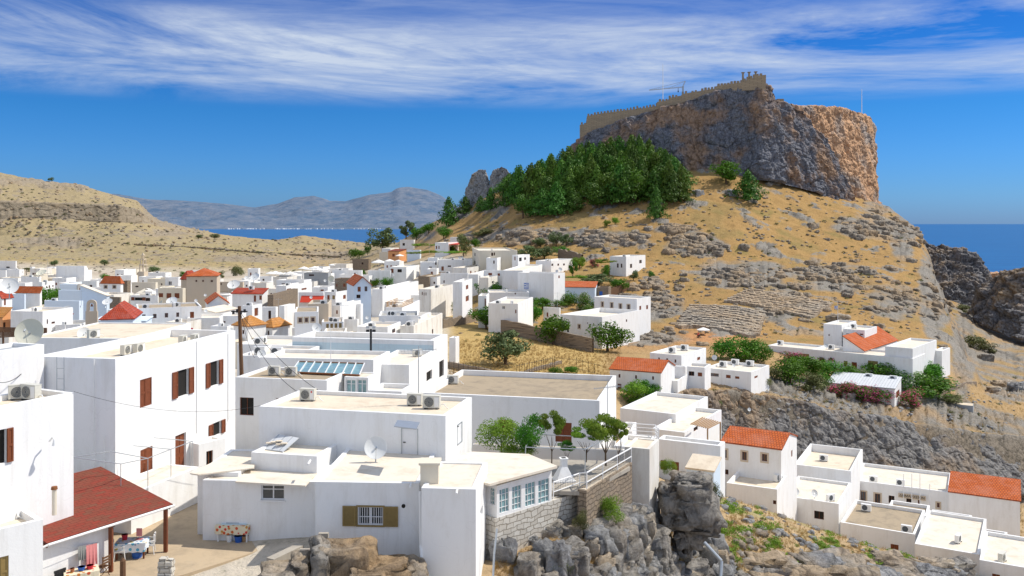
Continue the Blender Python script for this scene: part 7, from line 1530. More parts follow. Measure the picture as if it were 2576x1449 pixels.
# ------------------------------------------------------------------ vegetation
def leafquads(C, Nn, size, rs, flat=.6):
    n = len(C); a = rs.normal(size=(n, 3)); a = a*(1-flat)+Nn*flat*1.4; a /= np.linalg.norm(a, axis=1)[:, None]+1e-9
    t = np.cross(a, rs.normal(size=(n, 3))); t /= np.linalg.norm(t, axis=1)[:, None]+1e-9; b = np.cross(a, t)
    s = (size*rs.uniform(.6, 1.3, n))[:, None]
    V = np.stack([C-t*s-b*s*.35, C+t*s*.1-b*s*.6, C+t*s+b*s*.3, C-t*s*.2+b*s*.65], 1).reshape(-1, 3)
    return V
def crown(kind, seed, n, size):
    rs = np.random.RandomState(seed)
    if kind == 'pine':
        z = rs.beta(1.15, 1.9, n)*.92+.08; ang = rs.uniform(0, 2*np.pi, n); L = np.floor(z*11)
        br = .7+.32*np.sin(ang*(2+L % 3)+L*1.7+seed)+.25*np.sin(ang*5+L*3.1+seed); R_ = .5*np.minimum(1, (1-z)**.8*1.25)*br*rs.uniform(.45, 1.0, n)**.5+.02
        C = np.stack([R_*np.cos(ang), R_*np.sin(ang), z-.05*(R_/.5)+.02*rs.normal(size=n)], 1); Nn = np.stack([np.cos(ang), np.sin(ang), .5+0*ang], 1)
    elif kind == 'palm':
        k = 26; C = []; Nn = []
        for i in range(k):
            a = rs.uniform(0, 2*np.pi); e = rs.uniform(-.2, 1.0)
            for j in range(n//k): t = (j+1)/(n//k); C.append((.5*t*math.cos(a), .5*t*math.sin(a), .72+.28*math.sin(e)*t-.45*t*t*.8+rs.normal()*.01)); Nn.append((0, 0, 1))
        C = np.array(C); Nn = np.array(Nn, float)
    else:
        nl = {'round': 9, 'leaf': 16, 'olive': 14, 'bush': 12, 'vine': 15, 'loose': 12, 'tall': 14}[kind]
        lc = rs.normal(size=(nl, 3)); lc /= np.linalg.norm(lc, axis=1)[:, None]
        sp_ = {'round': .20, 'leaf': .31, 'olive': .31, 'bush': .30, 'vine': .34, 'loose': .36, 'tall': .3}[kind]
        lc = lc*sp_*rs.uniform(.5, 1, (nl, 1)); lr = rs.uniform(.6, 1.1, nl)*{'round': .30, 'leaf': .19, 'olive': .19, 'bush': .21, 'vine': .14, 'loose': .15, 'tall': .19}[kind]
        i = rs.randint(0, nl, n); d = rs.normal(size=(n, 3)); d /= np.linalg.norm(d, axis=1)[:, None]
        C = lc[i]+d*(lr[i]*rs.uniform(.62, 1.06, n))[:, None]; C[:, 2] += .5; Nn = d
        if kind in ('bush', 'round'): C[:, 2] = np.maximum(C[:, 2], .02+rs.uniform(0, .05, n))
    if kind != 'palm':
        q = np.percentile(np.abs(C[:, :2]), 97); C[:, :2] *= .5/q; z0, z1 = np.percentile(C[:, 2], 1), np.percentile(C[:, 2], 99)
        lo = {'pine': .05, 'bush': .0, 'round': .04, 'vine': .58, 'tall': .1}.get(kind, .2); C[:, 2] = lo+(C[:, 2]-z0)/(z1-z0)*(1-lo)
    return leafquads(C, Nn, size, rs)
PROTO = {}
def plant(kind, mat, var, nm, near=False, bloss=None, trunk=True):
    key = (kind, mat, var, nm, near, bloss)
    if key in PROTO: return PROTO[key], False
    seed = var*13+{'pine': 1, 'palm': 2, 'round': 3, 'leaf': 4, 'olive': 5, 'bush': 6, 'vine': 7, 'loose': 8, 'tall': 9}[kind]
    n, size = ((5200, .022) if near else ((2600, .034) if kind == 'pine' else (1900, .040)))
    if kind == 'palm': n, size = 900, .05
    r = empty(nm, (0, 0, -600)); V = crown(kind, seed, n, size); Fq = np.arange(len(V)).reshape(-1, 4)
    npmesh('crown' if trunk else 'foliage', V, Fq, mat, smooth=False, parent=r)
    if bloss:
        V2 = crown(kind, seed, int(n*.75), size*.8); rs = np.random.RandomState(seed); c = V2.reshape(-1, 4, 3).mean(1); k = fbm(c[:, 0]*7, c[:, 1]*7, c[:, 2]*7+seed, 2) > -.25
        V2 = (V2.reshape(-1, 4, 3)[k]); cc = V2.mean(1, keepdims=True); cen = np.array([0, 0, .5]); V2 = V2+(cc-cen)*.1; V2 = V2.reshape(-1, 3)
        npmesh('blossom', V2, np.arange(len(V2)).reshape(-1, 4), bloss, smooth=False, parent=r)
    if trunk:
        rnd = random.Random(seed); mb = MB(); top = {'pine': .9, 'palm': .72}.get(kind, .5); w = {'pine': .018, 'palm': .03}.get(kind, .035)
        if near: w = .02
        p = Vector((0, 0, -.03)); q = Vector((rnd.uniform(-.03, .03), rnd.uniform(-.03, .03), top*.55)); mb.tube(p, q, w*1.3, w*.9, 8); mb.tube(q, (0, 0, top), w*.9, w*.3, 8)
        if kind not in ('pine', 'palm'):
            for i in range(5): a = i*1.3+rnd.random(); mb.tube(q*.8, (math.cos(a)*.26, math.sin(a)*.26, .5+rnd.uniform(-.05, .2)), w*.6, w*.2, 6)
        mb.build('trunk', 'bark', r)
    PROTO[key] = r; return r, True
def grow(t, x, yb, hpx, wpx, kind, mat, lb, nm='tree', cat='tree', D=None, near=False, bloss=None, trunk=True, group=None, var=None, z=None, tele=None):
    if t == 'p1': px, py, hpx, wpx = 966+x/3, 161+yb/3, hpx/3, wpx/3
    elif t == 'p2': px, py, hpx, wpx = 1636.8+x/3, 161+yb/3, hpx/3, wpx/3
    elif t != 'g': f = TILES[t][2]; px, py, hpx, wpx = tx(t, x), ty(t, yb), hpx*f, wpx*f
    else: px, py = x, yb
    if D is None: D = hit(px, py)
    p = P(px, py, D); 
    if z is None and tele is None: p.z = min(p.z, ground(p.x, p.y)+.1) if D > 60 and not near else p.z
    v = (int(px*7+py) % 3) if var is None else var; pr_, new = plant(kind, mat, v, nm, near, bloss, trunk)
    o = pr_ if new else dup(pr_); o.name = nm; H = hpx/F*D; W = wpx/F*D
    if new is False or True: o.location = p; o.scale = (W, W, H); o.rotation_euler.z = random.Random(int(px*31+py)).uniform(0, 6.28)
    tag(o, lb, cat, group); return o
rnd = random.Random(2)
PL = 'dark green pine in the grove climbing to the citadel rock'
for row in range(8):
    for x in range(930, 2260, 78):
        xx = x+rnd.uniform(-28, 28); base = 1090-row*58-max(0, xx-1500)*.06-rnd.uniform(0, 30)
        topy = float(np.interp(xx, [930, 1000, 1130, 1330, 1450, 1560, 1650, 1950, 2140, 2260], [850, 790, 770, 650, 625, 590, 565, 550, 670, 790]))
        hgt = rnd.uniform(220, 320)
        if base-hgt < topy-10: hgt = base-topy
        if hgt < 110 or base > 1085-(xx-930)*.03: continue
        if rnd.random() < .1: continue
        kd = 'leaf' if row < 3 and rnd.random() < .45 else 'pine'
        grow('p1', xx, base, hgt*(.8 if kd == 'leaf' else 1), rnd.uniform(150, 215), kd, rnd.choice(('pine', 'pine2')), PL, 'pine_tree', 'pine tree', group='pines of the citadel grove')
for x, y, h_, w_, lb in ((1050, 1165, 170, 160, 'round yellow-green pine at the lower left edge of the grove'), (1200, 1150, 200, 230, 'broad pine on the lower edge of the grove'), (1300, 1145, 240, 200, 'tall broad pine right of the broad lower one'), (1430, 1112, 150, 170, 'low yellow-green pine on the lower edge of the grove'),
                          (1605, 1100, 200, 210, 'open yellow-green pine on the lower edge of the grove'), (1835, 1055, 270, 270, 'biggest conical pine at the lower right of the grove'), (2055, 1172, 225, 150, 'small pine standing alone on the dry slope below the grove'), (2185, 1052, 225, 215, 'bushy pine at the lower right end of the grove'),
                          (805, 1110, 165, 130, 'pine below the twin crag'), (610, 1135, 130, 150, 'dark pine left of the twin crag'), (490, 1225, 210, 160, 'dark pine below the skyline left of the twin crag'), (405, 1135, 90, 110, 'small dark skyline tree at the left end of the hill'), (1030, 850, 60, 80, 'small tree on the skyline right of the twin crag'), (730, 1120, 120, 100, 'small pine at the foot of the left crag'), (925, 1080, 180, 130, 'slim pine right of the twin crag')):
    grow('p1', x, y, h_, w_, 'pine' if 'round' not in lb and 'open' not in lb else 'leaf', 'pine', lb, 'pine_tree', 'pine tree')
for x, y, h_, w_, k, m, lb in ((290, 745, 190, 90, 'pine', 'pine', 'tall dark tree in the cliff shadow right of the grove'), (200, 760, 110, 90, 'pine', 'pine', 'small dark tree in the cliff shadow'), (370, 700, 140, 110, 'pine', 'pine', 'dark tree against the citadel cliff foot'), (310, 770, 90, 120, 'leaf', 'leaf', 'low bright green tree in the cliff shadow'),
                                (572, 905, 165, 200, 'leaf', 'leaf', 'bright green wide-crowned tree with a thick trunk below the cliff'), (735, 1035, 220, 230, 'pine', 'pine', 'dark bushy conifer standing alone below the citadel cliff')):
    grow('p2', x, y, h_, w_, k, m, lb, 'pine_tree' if k == 'pine' else 'broadleaf_tree', 'tree')
T_ = 'broadleaf_tree'; Bs = 'bush'
LST = [
 ('E', 385, 300, 250, 290, 'loose', 'olive', 'large airy eucalyptus at the left end of the upper terraces', T_), ('E', 120, 380, 110, 190, 'bush', 'leaf', 'dark green bush at the left end of the upper terraces', Bs), ('E', 225, 330, 90, 80, 'leaf', 'pine', 'small dark tree at the foot of the eucalyptus', T_),
 ('E', 640, 160, 190, 190, 'loose', 'olive', 'tall grey-green tree above the highest white cube', T_), ('E', 750, 175, 130, 150, 'leaf', 'leaf', 'bright green tree above the highest white cube', T_), ('E', 880, 100, 110, 150, 'leaf', 'leaf', 'green tree on the dark hillside above the highest cube', T_), ('E', 1040, 160, 130, 140, 'leaf', 'leaf', 'green tree above the brown stone house', T_),
 ('E', 1255, 345, 235, 140, 'tall', 'scrub', 'tall yellow-green tree left of the cream-white hall', T_), ('E', 1370, 270, 110, 100, 'bush', 'leaf', 'green bush behind the tall yellow-green tree', Bs), ('E', 1150, 310, 80, 120, 'bush', 'leaf', 'dark green bush beside the red porch', Bs),
 ('E', 740, 345, 45, 220, 'vine', 'vine', 'left vine canopy over the upper terrace', 'vine_canopy'), ('E', 900, 345, 60, 220, 'vine', 'vine', 'middle vine canopy over the upper terrace', 'vine_canopy'), ('E', 1120, 350, 60, 260, 'vine', 'vine', 'right vine canopy over the upper terrace', 'vine_canopy'), ('E', 830, 270, 60, 240, 'vine', 'vine', 'vine strip climbing beside the brown stone house', 'vine_canopy'),
 ('E', 2080, 240, 90, 180, 'olive', 'olive', 'left small olive tree on the rocky slope', T_), ('E', 2250, 240, 150, 170, 'olive', 'olive', 'left of the twin olive crowns on the rocky slope', T_), ('E', 2360, 240, 130, 130, 'olive', 'olive', 'right of the twin olive crowns on the rocky slope', T_),
 ('E', 1950, 385, 150, 260, 'olive', 'olive', 'large grey-green olive behind the laundry house', T_), ('E', 2120, 375, 130, 220, 'olive', 'olive', 'broad olive right of the large grey-green one', T_), ('E', 2290, 330, 90, 160, 'leaf', 'leaf', 'bright green bush below the twin olives', Bs), ('E', 2500, 480, 120, 150, 'leaf', 'vine', 'yellow-green tree right of the three-window house', T_),
 ('E', 85, 480, 50, 70, 'bush', 'leaf', 'small bright bush below the brown rubble house', Bs), ('E', 180, 560, 70, 50, 'bush', 'leaf', 'small bush in front of the big plain white block', Bs), ('E', 640, 540, 70, 80, 'leaf', 'leaf', 'small tree under the dark window mid-slope', T_), ('E', 1190, 610, 30, 80, 'bush', 'vine', 'small yellow-green plant mid-village', Bs),
 ('E', 1530, 775, 140, 310, 'leaf', 'leaf', 'wide bright green tree above the curved-side house', T_), ('E', 1500, 1130, 240, 310, 'leaf', 'leaf', 'big dark green fig tree in front of the garden house', T_), ('E', 1060, 970, 155, 210, 'bush', 'scrub', 'large grey-green bush in front of the ruined wall', Bs), ('E', 855, 970, 90, 130, 'bush', 'leaf', 'dark green bush left of the large grey-green bush', Bs), ('E', 1745, 1010, 150, 110, 'leaf', 'leaf', 'small round tree with a leaning trunk in the mansion garden', T_), ('E', 1200, 900, 60, 120, 'bush', 'dry', 'dry brown scrub beside the tall narrow house', Bs),
 ('F', 1100, 220, 90, 85, 'olive', 'olive', 'small olive on the slope right of the isolated house', T_), ('F', 1262, 198, 66, 60, 'bush', 'pine', 'dark round bush alone on the slope', Bs), ('F', 780, 275, 110, 290, 'olive', 'olive', 'wide grey-green olive mass below the isolated house', T_), ('F', 965, 325, 115, 170, 'leaf', 'leaf', 'dark green tree at the end of the plank fence', T_), ('F', 850, 185, 100, 80, 'tall', 'leaf', 'dark slim tree left of the isolated house', T_),
 ('F', 600, 235, 60, 150, 'vine', 'vine', 'bright vine patch right of the Greek flag block', 'vine_canopy'), ('F', 840, 110, 80, 160, 'vine', 'vine', 'bright vine climbing beside the isolated house', 'vine_canopy'), ('F', 750, 95, 70, 80, 'bush', 'leaf', 'magenta bougainvillea left of the isolated house', Bs, 'flower'), ('F', 550, 190, 140, 90, 'loose', 'leaf', 'loose green tree right of the Greek flag block', T_),
 ('F', 250, 395, 110, 210, 'leaf', 'leaf', 'dark green tree left of the orange tile roof garden', T_), ('F', 350, 425, 90, 150, 'bush', 'leaf', 'white-flowering oleander in the mansion garden', Bs, 'flowerw'), ('F', 275, 490, 110, 180, 'leaf', 'leaf', 'round green tree in the left of the mansion garden', T_), ('F', 515, 440, 105, 180, 'round', 'leaf', 'dense rounded tree below the orange tile roof', T_), ('F', 420, 455, 60, 160, 'bush', 'leaf', 'low hedge bush in the mansion garden', Bs),
 ('F', 675, 500, 160, 160, 'bush', 'leaf', 'big creamy flowering bush beside the mansion wing', Bs, 'flowerw'), ('F', 690, 552, 100, 110, 'bush', 'leaf', 'red-tinged bush under the creamy flowering bush', Bs), ('F', 800, 500, 80, 70, 'loose', 'leaf', 'purple-flowering climber on the mansion wing', Bs, 'flower'), ('F', 400, 520, 45, 80, 'bush', 'vine', 'small potted-looking bush on the garden wall', Bs), ('F', 860, 525, 20, 120, 'bush', 'vine', 'low green planting on the mansion terrace', Bs),
 ('F', 185, 645, 200, 170, 'leaf', 'leaf', 'round tree with a bare leaning trunk by the boundary wall', T_), ('F', 375, 805, 250, 280, 'leaf', 'leaf', 'big dense green tree in front of the brown boundary wall', T_), ('F', 865, 865, 250, 330, 'leaf', 'leaf', 'large dark green tree at the corner of the boundary wall', T_), ('F', 975, 700, 125, 130, 'loose', 'leaf', 'pink bougainvillea behind the large dark green tree', Bs, 'flower'),
 ('g', 1272, 918, 84, 116, 'olive', 'olive', 'old grey-green olive tree alone in the dry field', T_), ('F', 400, 1070, 65, 120, 'bush', 'leaf', 'left green bush behind the broad brown roof', Bs), ('F', 520, 1070, 70, 140, 'bush', 'leaf', 'right green bush behind the broad brown roof', Bs), ('F', 720, 1140, 60, 120, 'bush', 'leaf', 'reddish flower bush left of the orange gable house', Bs, 'flower'),
 ('F', 1950, 935, 190, 260, 'round', 'leaf', 'left of the three dark green bushes beyond the long house', Bs), ('F', 2090, 940, 200, 280, 'bush', 'leaf', 'middle of the three dark green bushes beyond the long house', Bs), ('F', 2230, 950, 170, 220, 'bush', 'leaf', 'right of the three dark green bushes beyond the long house', Bs),
 ('F', 1110, 1340, 200, 220, 'leaf', 'vine', 'bright green creeper tree in front of the orange gable house', T_), ('F', 1240, 1290, 160, 180, 'leaf', 'leaf', 'dark green creeper tree beside the orange gable house', T_), ('F', 1200, 1380, 120, 320, 'bush', 'leaf', 'deep green creeper mass on the ravine edge wall', Bs), ('F', 1380, 1340, 100, 160, 'bush', 'leaf', 'dark creeper at the right end of the ravine edge wall', Bs), ('F', 2260, 1190, 90, 160, 'bush', 'scrub', 'green scrub on the rock beside the long house', Bs), ('F', 1850, 1390, 90, 80, 'bush', 'leaf', 'small green bush on the ravine rock face', Bs),
 ('R', 60, 1130, 110, 160, 'bush', 'scrub', 'pale green bush at the left end of the estate garden', Bs), ('R', 200, 1160, 210, 230, 'round', 'leaf', 'leftmost big round tree of the estate garden', T_), ('R', 300, 1040, 110, 150, 'leaf', 'leaf', 'small tree against the left estate wing', T_), ('R', 375, 1130, 190, 230, 'leaf', 'leaf', 'second big tree of the estate garden', T_), ('R', 395, 1220, 140, 180, 'bush', 'scrub', 'olive-brown bush at the front of the estate garden', Bs), ('R', 490, 1190, 120, 140, 'round', 'leaf', 'dark round bush left of the corrugated shed', Bs),
 ('R', 545, 1090, 125, 190, 'round', 'leaf', 'dense round tree in front of the estate windows', T_), ('R', 690, 1110, 120, 170, 'bush', 'leaf', 'tree behind the left end of the corrugated shed', T_), ('R', 800, 1120, 80, 150, 'bush', 'leaf', 'white-flowering bush behind the corrugated shed', Bs, 'flowerw'), ('R', 1010, 1130, 150, 240, 'round', 'leaf', 'large dark tree behind the shed cooling units', T_), ('R', 1130, 1080, 110, 150, 'bush', 'leaf', 'white oleander near the stone portal', Bs, 'flowerw'),
 ('R', 1260, 1200, 150, 220, 'bush', 'leaf', 'broad white-flowering oleander right of the shed', Bs, 'flowerw'), ('R', 1390, 1110, 150, 220, 'loose', 'leaf', 'tall tufted tree against the high end wall', T_), ('R', 1480, 1160, 140, 170, 'leaf', 'leaf', 'rightmost dark tree by the high end wall', T_), ('R', 1420, 1270, 170, 330, 'bush', 'leaf', 'low spreading green bush right of the shed', Bs), ('R', 1650, 1320, 60, 180, 'bush', 'scrub', 'dull green scrub behind the container hut', Bs),
 ('R', 195, 970, 85, 160, 'bush', 'leaf', 'pink oleander in front of the left estate wing', Bs, 'flower'), ('R', 545, 985, 75, 120, 'bush', 'leaf', 'left pink oleander near the estate centre', Bs, 'flower'), ('R', 640, 995, 85, 120, 'bush', 'leaf', 'right pink oleander near the estate centre', Bs, 'flower'),
 ('R', 680, 1265, 110, 180, 'bush', 'leaf', 'first of four deep pink oleanders along the shed', Bs, 'flower'), ('R', 800, 1285, 110, 180, 'bush', 'leaf', 'second of four deep pink oleanders along the shed', Bs, 'flower'), ('R', 920, 1305, 105, 170, 'bush', 'leaf', 'third of four deep pink oleanders along the shed', Bs, 'flower'), ('R', 1030, 1325, 120, 160, 'bush', 'leaf', 'fourth of four deep pink oleanders along the shed', Bs, 'flower'), ('R', 1290, 1350, 125, 170, 'bush', 'leaf', 'pink oleander between the shed and the container hut', Bs, 'flower'),
 ('R', 1900, 850, 110, 160, 'bush', 'scrub', 'green bush left in the sea gully', Bs), ('R', 2000, 870, 70, 150, 'bush', 'scrub', 'green bush right in the sea gully', Bs), ('R', 1780, 510, 60, 130, 'bush', 'scrub', 'green patch under the headland rock', Bs),
 ('A', 310, 795, 175, 270, 'round', 'leaf', 'left, lower of the clipped round trees by the orange strip roof', T_), ('A', 500, 735, 200, 260, 'round', 'leaf', 'second of the clipped round trees by the orange strip roof', T_), ('A', 680, 745, 250, 290, 'round', 'leaf', 'largest of the clipped round trees by the orange strip roof', T_), ('A', 850, 715, 210, 230, 'round', 'leaf', 'right end of the clipped round trees by the orange strip roof', T_),
 ('A', 1160, 695, 75, 120, 'round', 'leaf', 'small round bush beside the double cooling fans', Bs), ('A', 1390, 1060, 200, 180, 'leaf', 'vine', 'bright green tree below the stone belfry', T_), ('A', 410, 300, 150, 160, 'palm', 'scrub', 'palm tree in the far left of town', 'palm_tree'), ('A', 850, 160, 95, 120, 'leaf', 'olive', 'dark tree on the slope left above town', T_), ('A', 1620, 155, 95, 120, 'leaf', 'olive', 'dark tree on the slope above the small orange hip roof', T_), ('A', 1440, 1350, 85, 200, 'bush', 'leaf', 'green bush in front of the arched doors', Bs), ('A', 1650, 370, 90, 200, 'bush', 'leaf', 'green vine patch left of the small orange hip roof', Bs), ('A', 1185, 930, 90, 90, 'bush', 'leaf', 'small green tree beside the white half-hidden dish', Bs), ('A', 140, 1180, 190, 100, 'leaf', 'leaf', 'small tree beside the orange wall at the left edge', T_),
 ('B', 950, 690, 115, 190, 'round', 'leaf', 'round green bush in front of the dark rubble house', Bs), ('B', 1510, 880, 140, 180, 'leaf', 'pine', 'dark tree with a bent trunk left of the power pole', T_), ('B', 340, 265, 100, 180, 'bush', 'olive', 'dark bush above town right of the bell tower', Bs), ('B', 1620, 310, 160, 180, 'bush', 'scrub', 'grey-green bush in the gully above town', Bs), ('B', 770, 320, 80, 130, 'bush', 'leaf', 'green bush left of the tan mansion roof', Bs), ('B', 1370, 340, 110, 120, 'bush', 'scrub', 'green scrub right of the tan mansion roof', Bs),
 ('C', 1860, 500, 145, 150, 'leaf', 'leaf', 'left bright tree of the two mid-town garden trees', T_), ('C', 2040, 500, 165, 180, 'leaf', 'leaf', 'right bright tree of the two mid-town garden trees', T_), ('C', 430, 790, 130, 200, 'bush', 'vine', 'left half of the creeper hedge on the dark rubble house', Bs), ('C', 600, 720, 100, 240, 'bush', 'vine', 'right half of the creeper hedge on the dark rubble house', Bs), ('C', 1540, 200, 70, 90, 'round', 'leaf', 'small round bush below the brown rubble house skyline', Bs), ('C', 480, 1100, 90, 110, 'bush', 'leaf', 'purple bougainvillea beside the smaller light orange hip roof', Bs, 'flower'), ('C', 1560, 680, 60, 90, 'bush', 'leaf', 'small plant at the foot of the gabled house', Bs),
 ('g', 500, 600, 10, 18, 'round', 'olive', 'small round tree on the far plain, left one', T_), ('g', 540, 600, 12, 24, 'round', 'olive', 'small round tree on the far plain, right one', T_), ('g', 128, 455, 9, 14, 'bush', 'olive', 'bush on the skyline of the left ridge', Bs), ('p1', 1745, 1215, 60, 55, 'leaf', 'vine', 'bright small tree, upper, on the dry slope below the grove', T_), ('p1', 1680, 1235, 55, 55, 'leaf', 'vine', 'bright small tree, lower, on the dry slope below the grove', T_), ('p1', 740, 1300, 60, 160, 'bush', 'scrub', 'green scrub on the dark rocks left of the olives', Bs)]
TREES = []
for a in LST:
    t, x, y, h_, w_, k, m, lb, nm = a[:9]
    if t == 'R': w_ *= 1.3; h_ *= 1.12
    bl = a[9] if len(a) > 9 else None
    D = None; f_ = TILES[t][2] if t != 'p1' else 0; TREES.append((tx(t, x), ty(t, y), w_*f_, hit(tx(t, x), ty(t, y)))) if f_ else 0
    if nm == 'vine_canopy': D = hit(tx(t, x), ty(t, y), 3.0)
    grow(t, x, y, h_, w_, k, m, lb, nm, {'broadleaf_tree': 'tree', 'bush': 'bush', 'palm_tree': 'palm tree', 'vine_canopy': 'vine'}[nm], bloss=bl, trunk=nm in (T_, 'palm_tree') , D=D, tele=1 if D else None)
rnd = random.Random(21); tries = 0
while made < 105 and tries < 4000:
    tries += 1; px = rnd.uniform(-20, 1220); D = rnd.uniform(112, 330)
    y = 563+(CH-ground((px-1288)/F*D, D))*F/D
    if px > 1080 and (y > 735): continue
    if y < 672 and px < 950: continue
    p = P(px, y, D); w_ = rnd.uniform(4, 8); 
    if not clear(p, w_*.3): continue
    hh = rnd.uniform(3, 4.6); yt_ = y-hh*F/D
    if any(abs(px-tp) < tw*.5+w_/D*F*.6 and D < td and yt_ < tb-2 for tp, tb, tw, td in TREES): continue
    key = 'z%d' % made
    wpx = w_/D*F; house(key, 'g', px-wpx*.7, px, px+wpx*.16, yt_, hh, 'small plain white flat-roofed house wedged among larger village houses', th=rnd.choice((10, 6, 16, -8)) if px < 900 else 16, D=D, d=rnd.uniform(4, 7),
        wall=rnd.choice(('white', 'white', 'white', 'old', 'cream')), roof=rnd.choice(('roofwhite', 'roofsand', 'roofgrey', 'roofwhite')), win=[('f', rnd.choice('ksb'), px-wpx*q, yt_+hh*F/D*.32, px-wpx*q+rnd.uniform(3, 5), yt_+hh*F/D*.32+rnd.uniform(5, 8)) for q in ((.55, .2) if rnd.random() < .6 else (.6, .42, .18))]+([('r', 'k', px+wpx*.05, yt_+hh*F/D*.3, px+wpx*.11, yt_+hh*F/D*.55)] if rnd.random() < .5 else []), group='small plain village houses')
    made += 1
# near terrace trees and vines
NT = [(1262, 1148, 90, 112, 'leaf', 'vine', 52, 'bright vine crown at the left end of the vine terrace'), (1335, 1155, 108, 76, 'leaf', 'leaf', 51, 'round citrus tree left on the vine terrace'), (1388, 1165, 130, 62, 'vine', 'vine', 51, 'tall thin-stemmed vine in front of the brown shutter'), (1426, 1168, 58, 42, 'vine', 'leaf', 50, 'small lollipop tree on the vine terrace'),
      (1474, 1160, 92, 84, 'vine', 'vine', 50.5, 'drooping vine bunch left of the widest vine crown'), (1524, 1168, 120, 104, 'vine', 'vine', 50.5, 'widest bright vine crown on the vine terrace'), (1556, 1168, 104, 44, 'vine', 'vine', 50, 'vine crown at the right end of the pipe frame')]
for x, y, h_, w_, k, m, D, lb in NT: grow('g', x, y, h_, w_, k, m, lb, 'vine' if m == 'vine' else 'broadleaf_tree', 'vine' if m == 'vine' else 'tree', D=D, near=True)
for x, y, h_, w_, D, lb, m in ((1545, 1310, 62, 62, 47.5, 'feathery yellow-green shrub against the brown retaining wall', 'vine'), (1405, 1440, 60, 62, 43.5, 'yellow-green weed clump at the foot of the crag', 'scrub'), (1462, 1330, 45, 40, 45.5, 'grey-green weed in a crack below the brown wall', 'scrub'), (1682, 1190, 36, 40, 56, 'yellow-green shrub in front of the deep-parapet house', 'vine'), (1800, 1265, 50, 40, 56, 'pale grey-green shrub right of the rock pillar', 'scrub'), (1300, 1145, 20, 90, 51, 'low green planting behind the sunroom roof', 'vine')):
    grow('g', x, y, h_, w_, 'bush', m, lb, 'shrub', 'shrub', D=D, near=True, trunk=False)
# ------------------------------------------------------------------ loose rocks and boulders
def rock_arr(rx, ry, rz, seed, nu=40, nv=26, e=.55, rough=.22):
    u = np.linspace(-np.pi, np.pi, nu, endpoint=False)[None, :]; v = np.linspace(-np.pi/2, np.pi/2, nv)[:, None]
    sg = lambda x: np.sign(x)*np.abs(x)**e
    x = sg(np.cos(v))*sg(np.cos(u)); y = sg(np.cos(v))*sg(np.sin(u)); z = sg(np.sin(v))*np.ones_like(u)
    f1, f2, ci = cells(x*1.5+seed*3.1, y*1.5, z*1.9+seed); g = fbm(x+seed, y, z, 4, 2.2)
    k = 1+rough*((ci-.5)*1.5-.7*(1-sst(0, .10, f2-f1))+g*.45)
    V = np.stack([x*k*rx, y*k*ry, z*k*rz], -1).reshape(-1, 3)
    i = np.arange(nv-1)[:, None]*nu; j = np.arange(nu)[None, :]; j2 = (j+1) % nu
    Fq = np.stack([i+j, i+j2, i+nu+j2, i+nu+j], -1).reshape(-1, 4); return V, Fq
RP = []
for s in range(10):
    V, Fq = rock_arr(1, 1, 1, s+1, 20, 13, .38, .30); me_o = npmesh('boulder', V, Fq, ('rock', 'crag', 'crag', 'rock', 'crag', 'rock', 'crag', 'rockwarm', 'rockwarm', 'rockwarm')[s], smooth=False); me = me_o.data; bpy.data.objects.remove(me_o); RP.append(me)
def boulder(p, sx, sy, sz, rz, lb, group=None, rx=0, v=None, name='boulder'):
    o = link(name, RP[int(p.x*17+p.y*5) % 8 if v is None else v]); o.location = p; o.scale = (sx, sy, sz); o.rotation_euler = (rx, rx*.5, rz); tag(o, lb, 'boulder', group)
rnd = random.Random(9)
for i in range(215):
    px = rnd.gauss(1590, 130) if i % 4 else rnd.uniform(1240, 1960)
    if not 1236 < px < 1960: continue
    py = rnd.uniform(1285, 1500) if px < 1650 else rnd.uniform(1335, 1520)
    if px > 1800: py = rnd.uniform(1395, 1520)
    if px < 1470: py = max(py, 1345)
    D = hit(px, py); p = P(px, py, D); s = rnd.uniform(.25, .8)*(1 if px < 1700 else .9)
    boulder(p+Vector((0, 0, s*.1)), s*rnd.uniform(.8, 1.3), s*rnd.uniform(.7, 1.1), s*rnd.uniform(.7, 1.3), rnd.uniform(-.5, .5), 'grey weathered limestone block in the crag below the vine terrace', 'limestone blocks of the foreground crag', rnd.uniform(-.15, .15))
for i in range(46):
    px = rnd.uniform(1900, 2420); py = rnd.uniform(1405, 1470)+max(0, px-2150)*.1; D = hit(px, py); s = rnd.uniform(.4, 1.3)
    boulder(P(px, py, D), s*1.4, s, s*.8, rnd.uniform(-.4, .4), 'grey rock in the ledge along the lower edge of the grassy slope', 'rocks of the lower ledge')
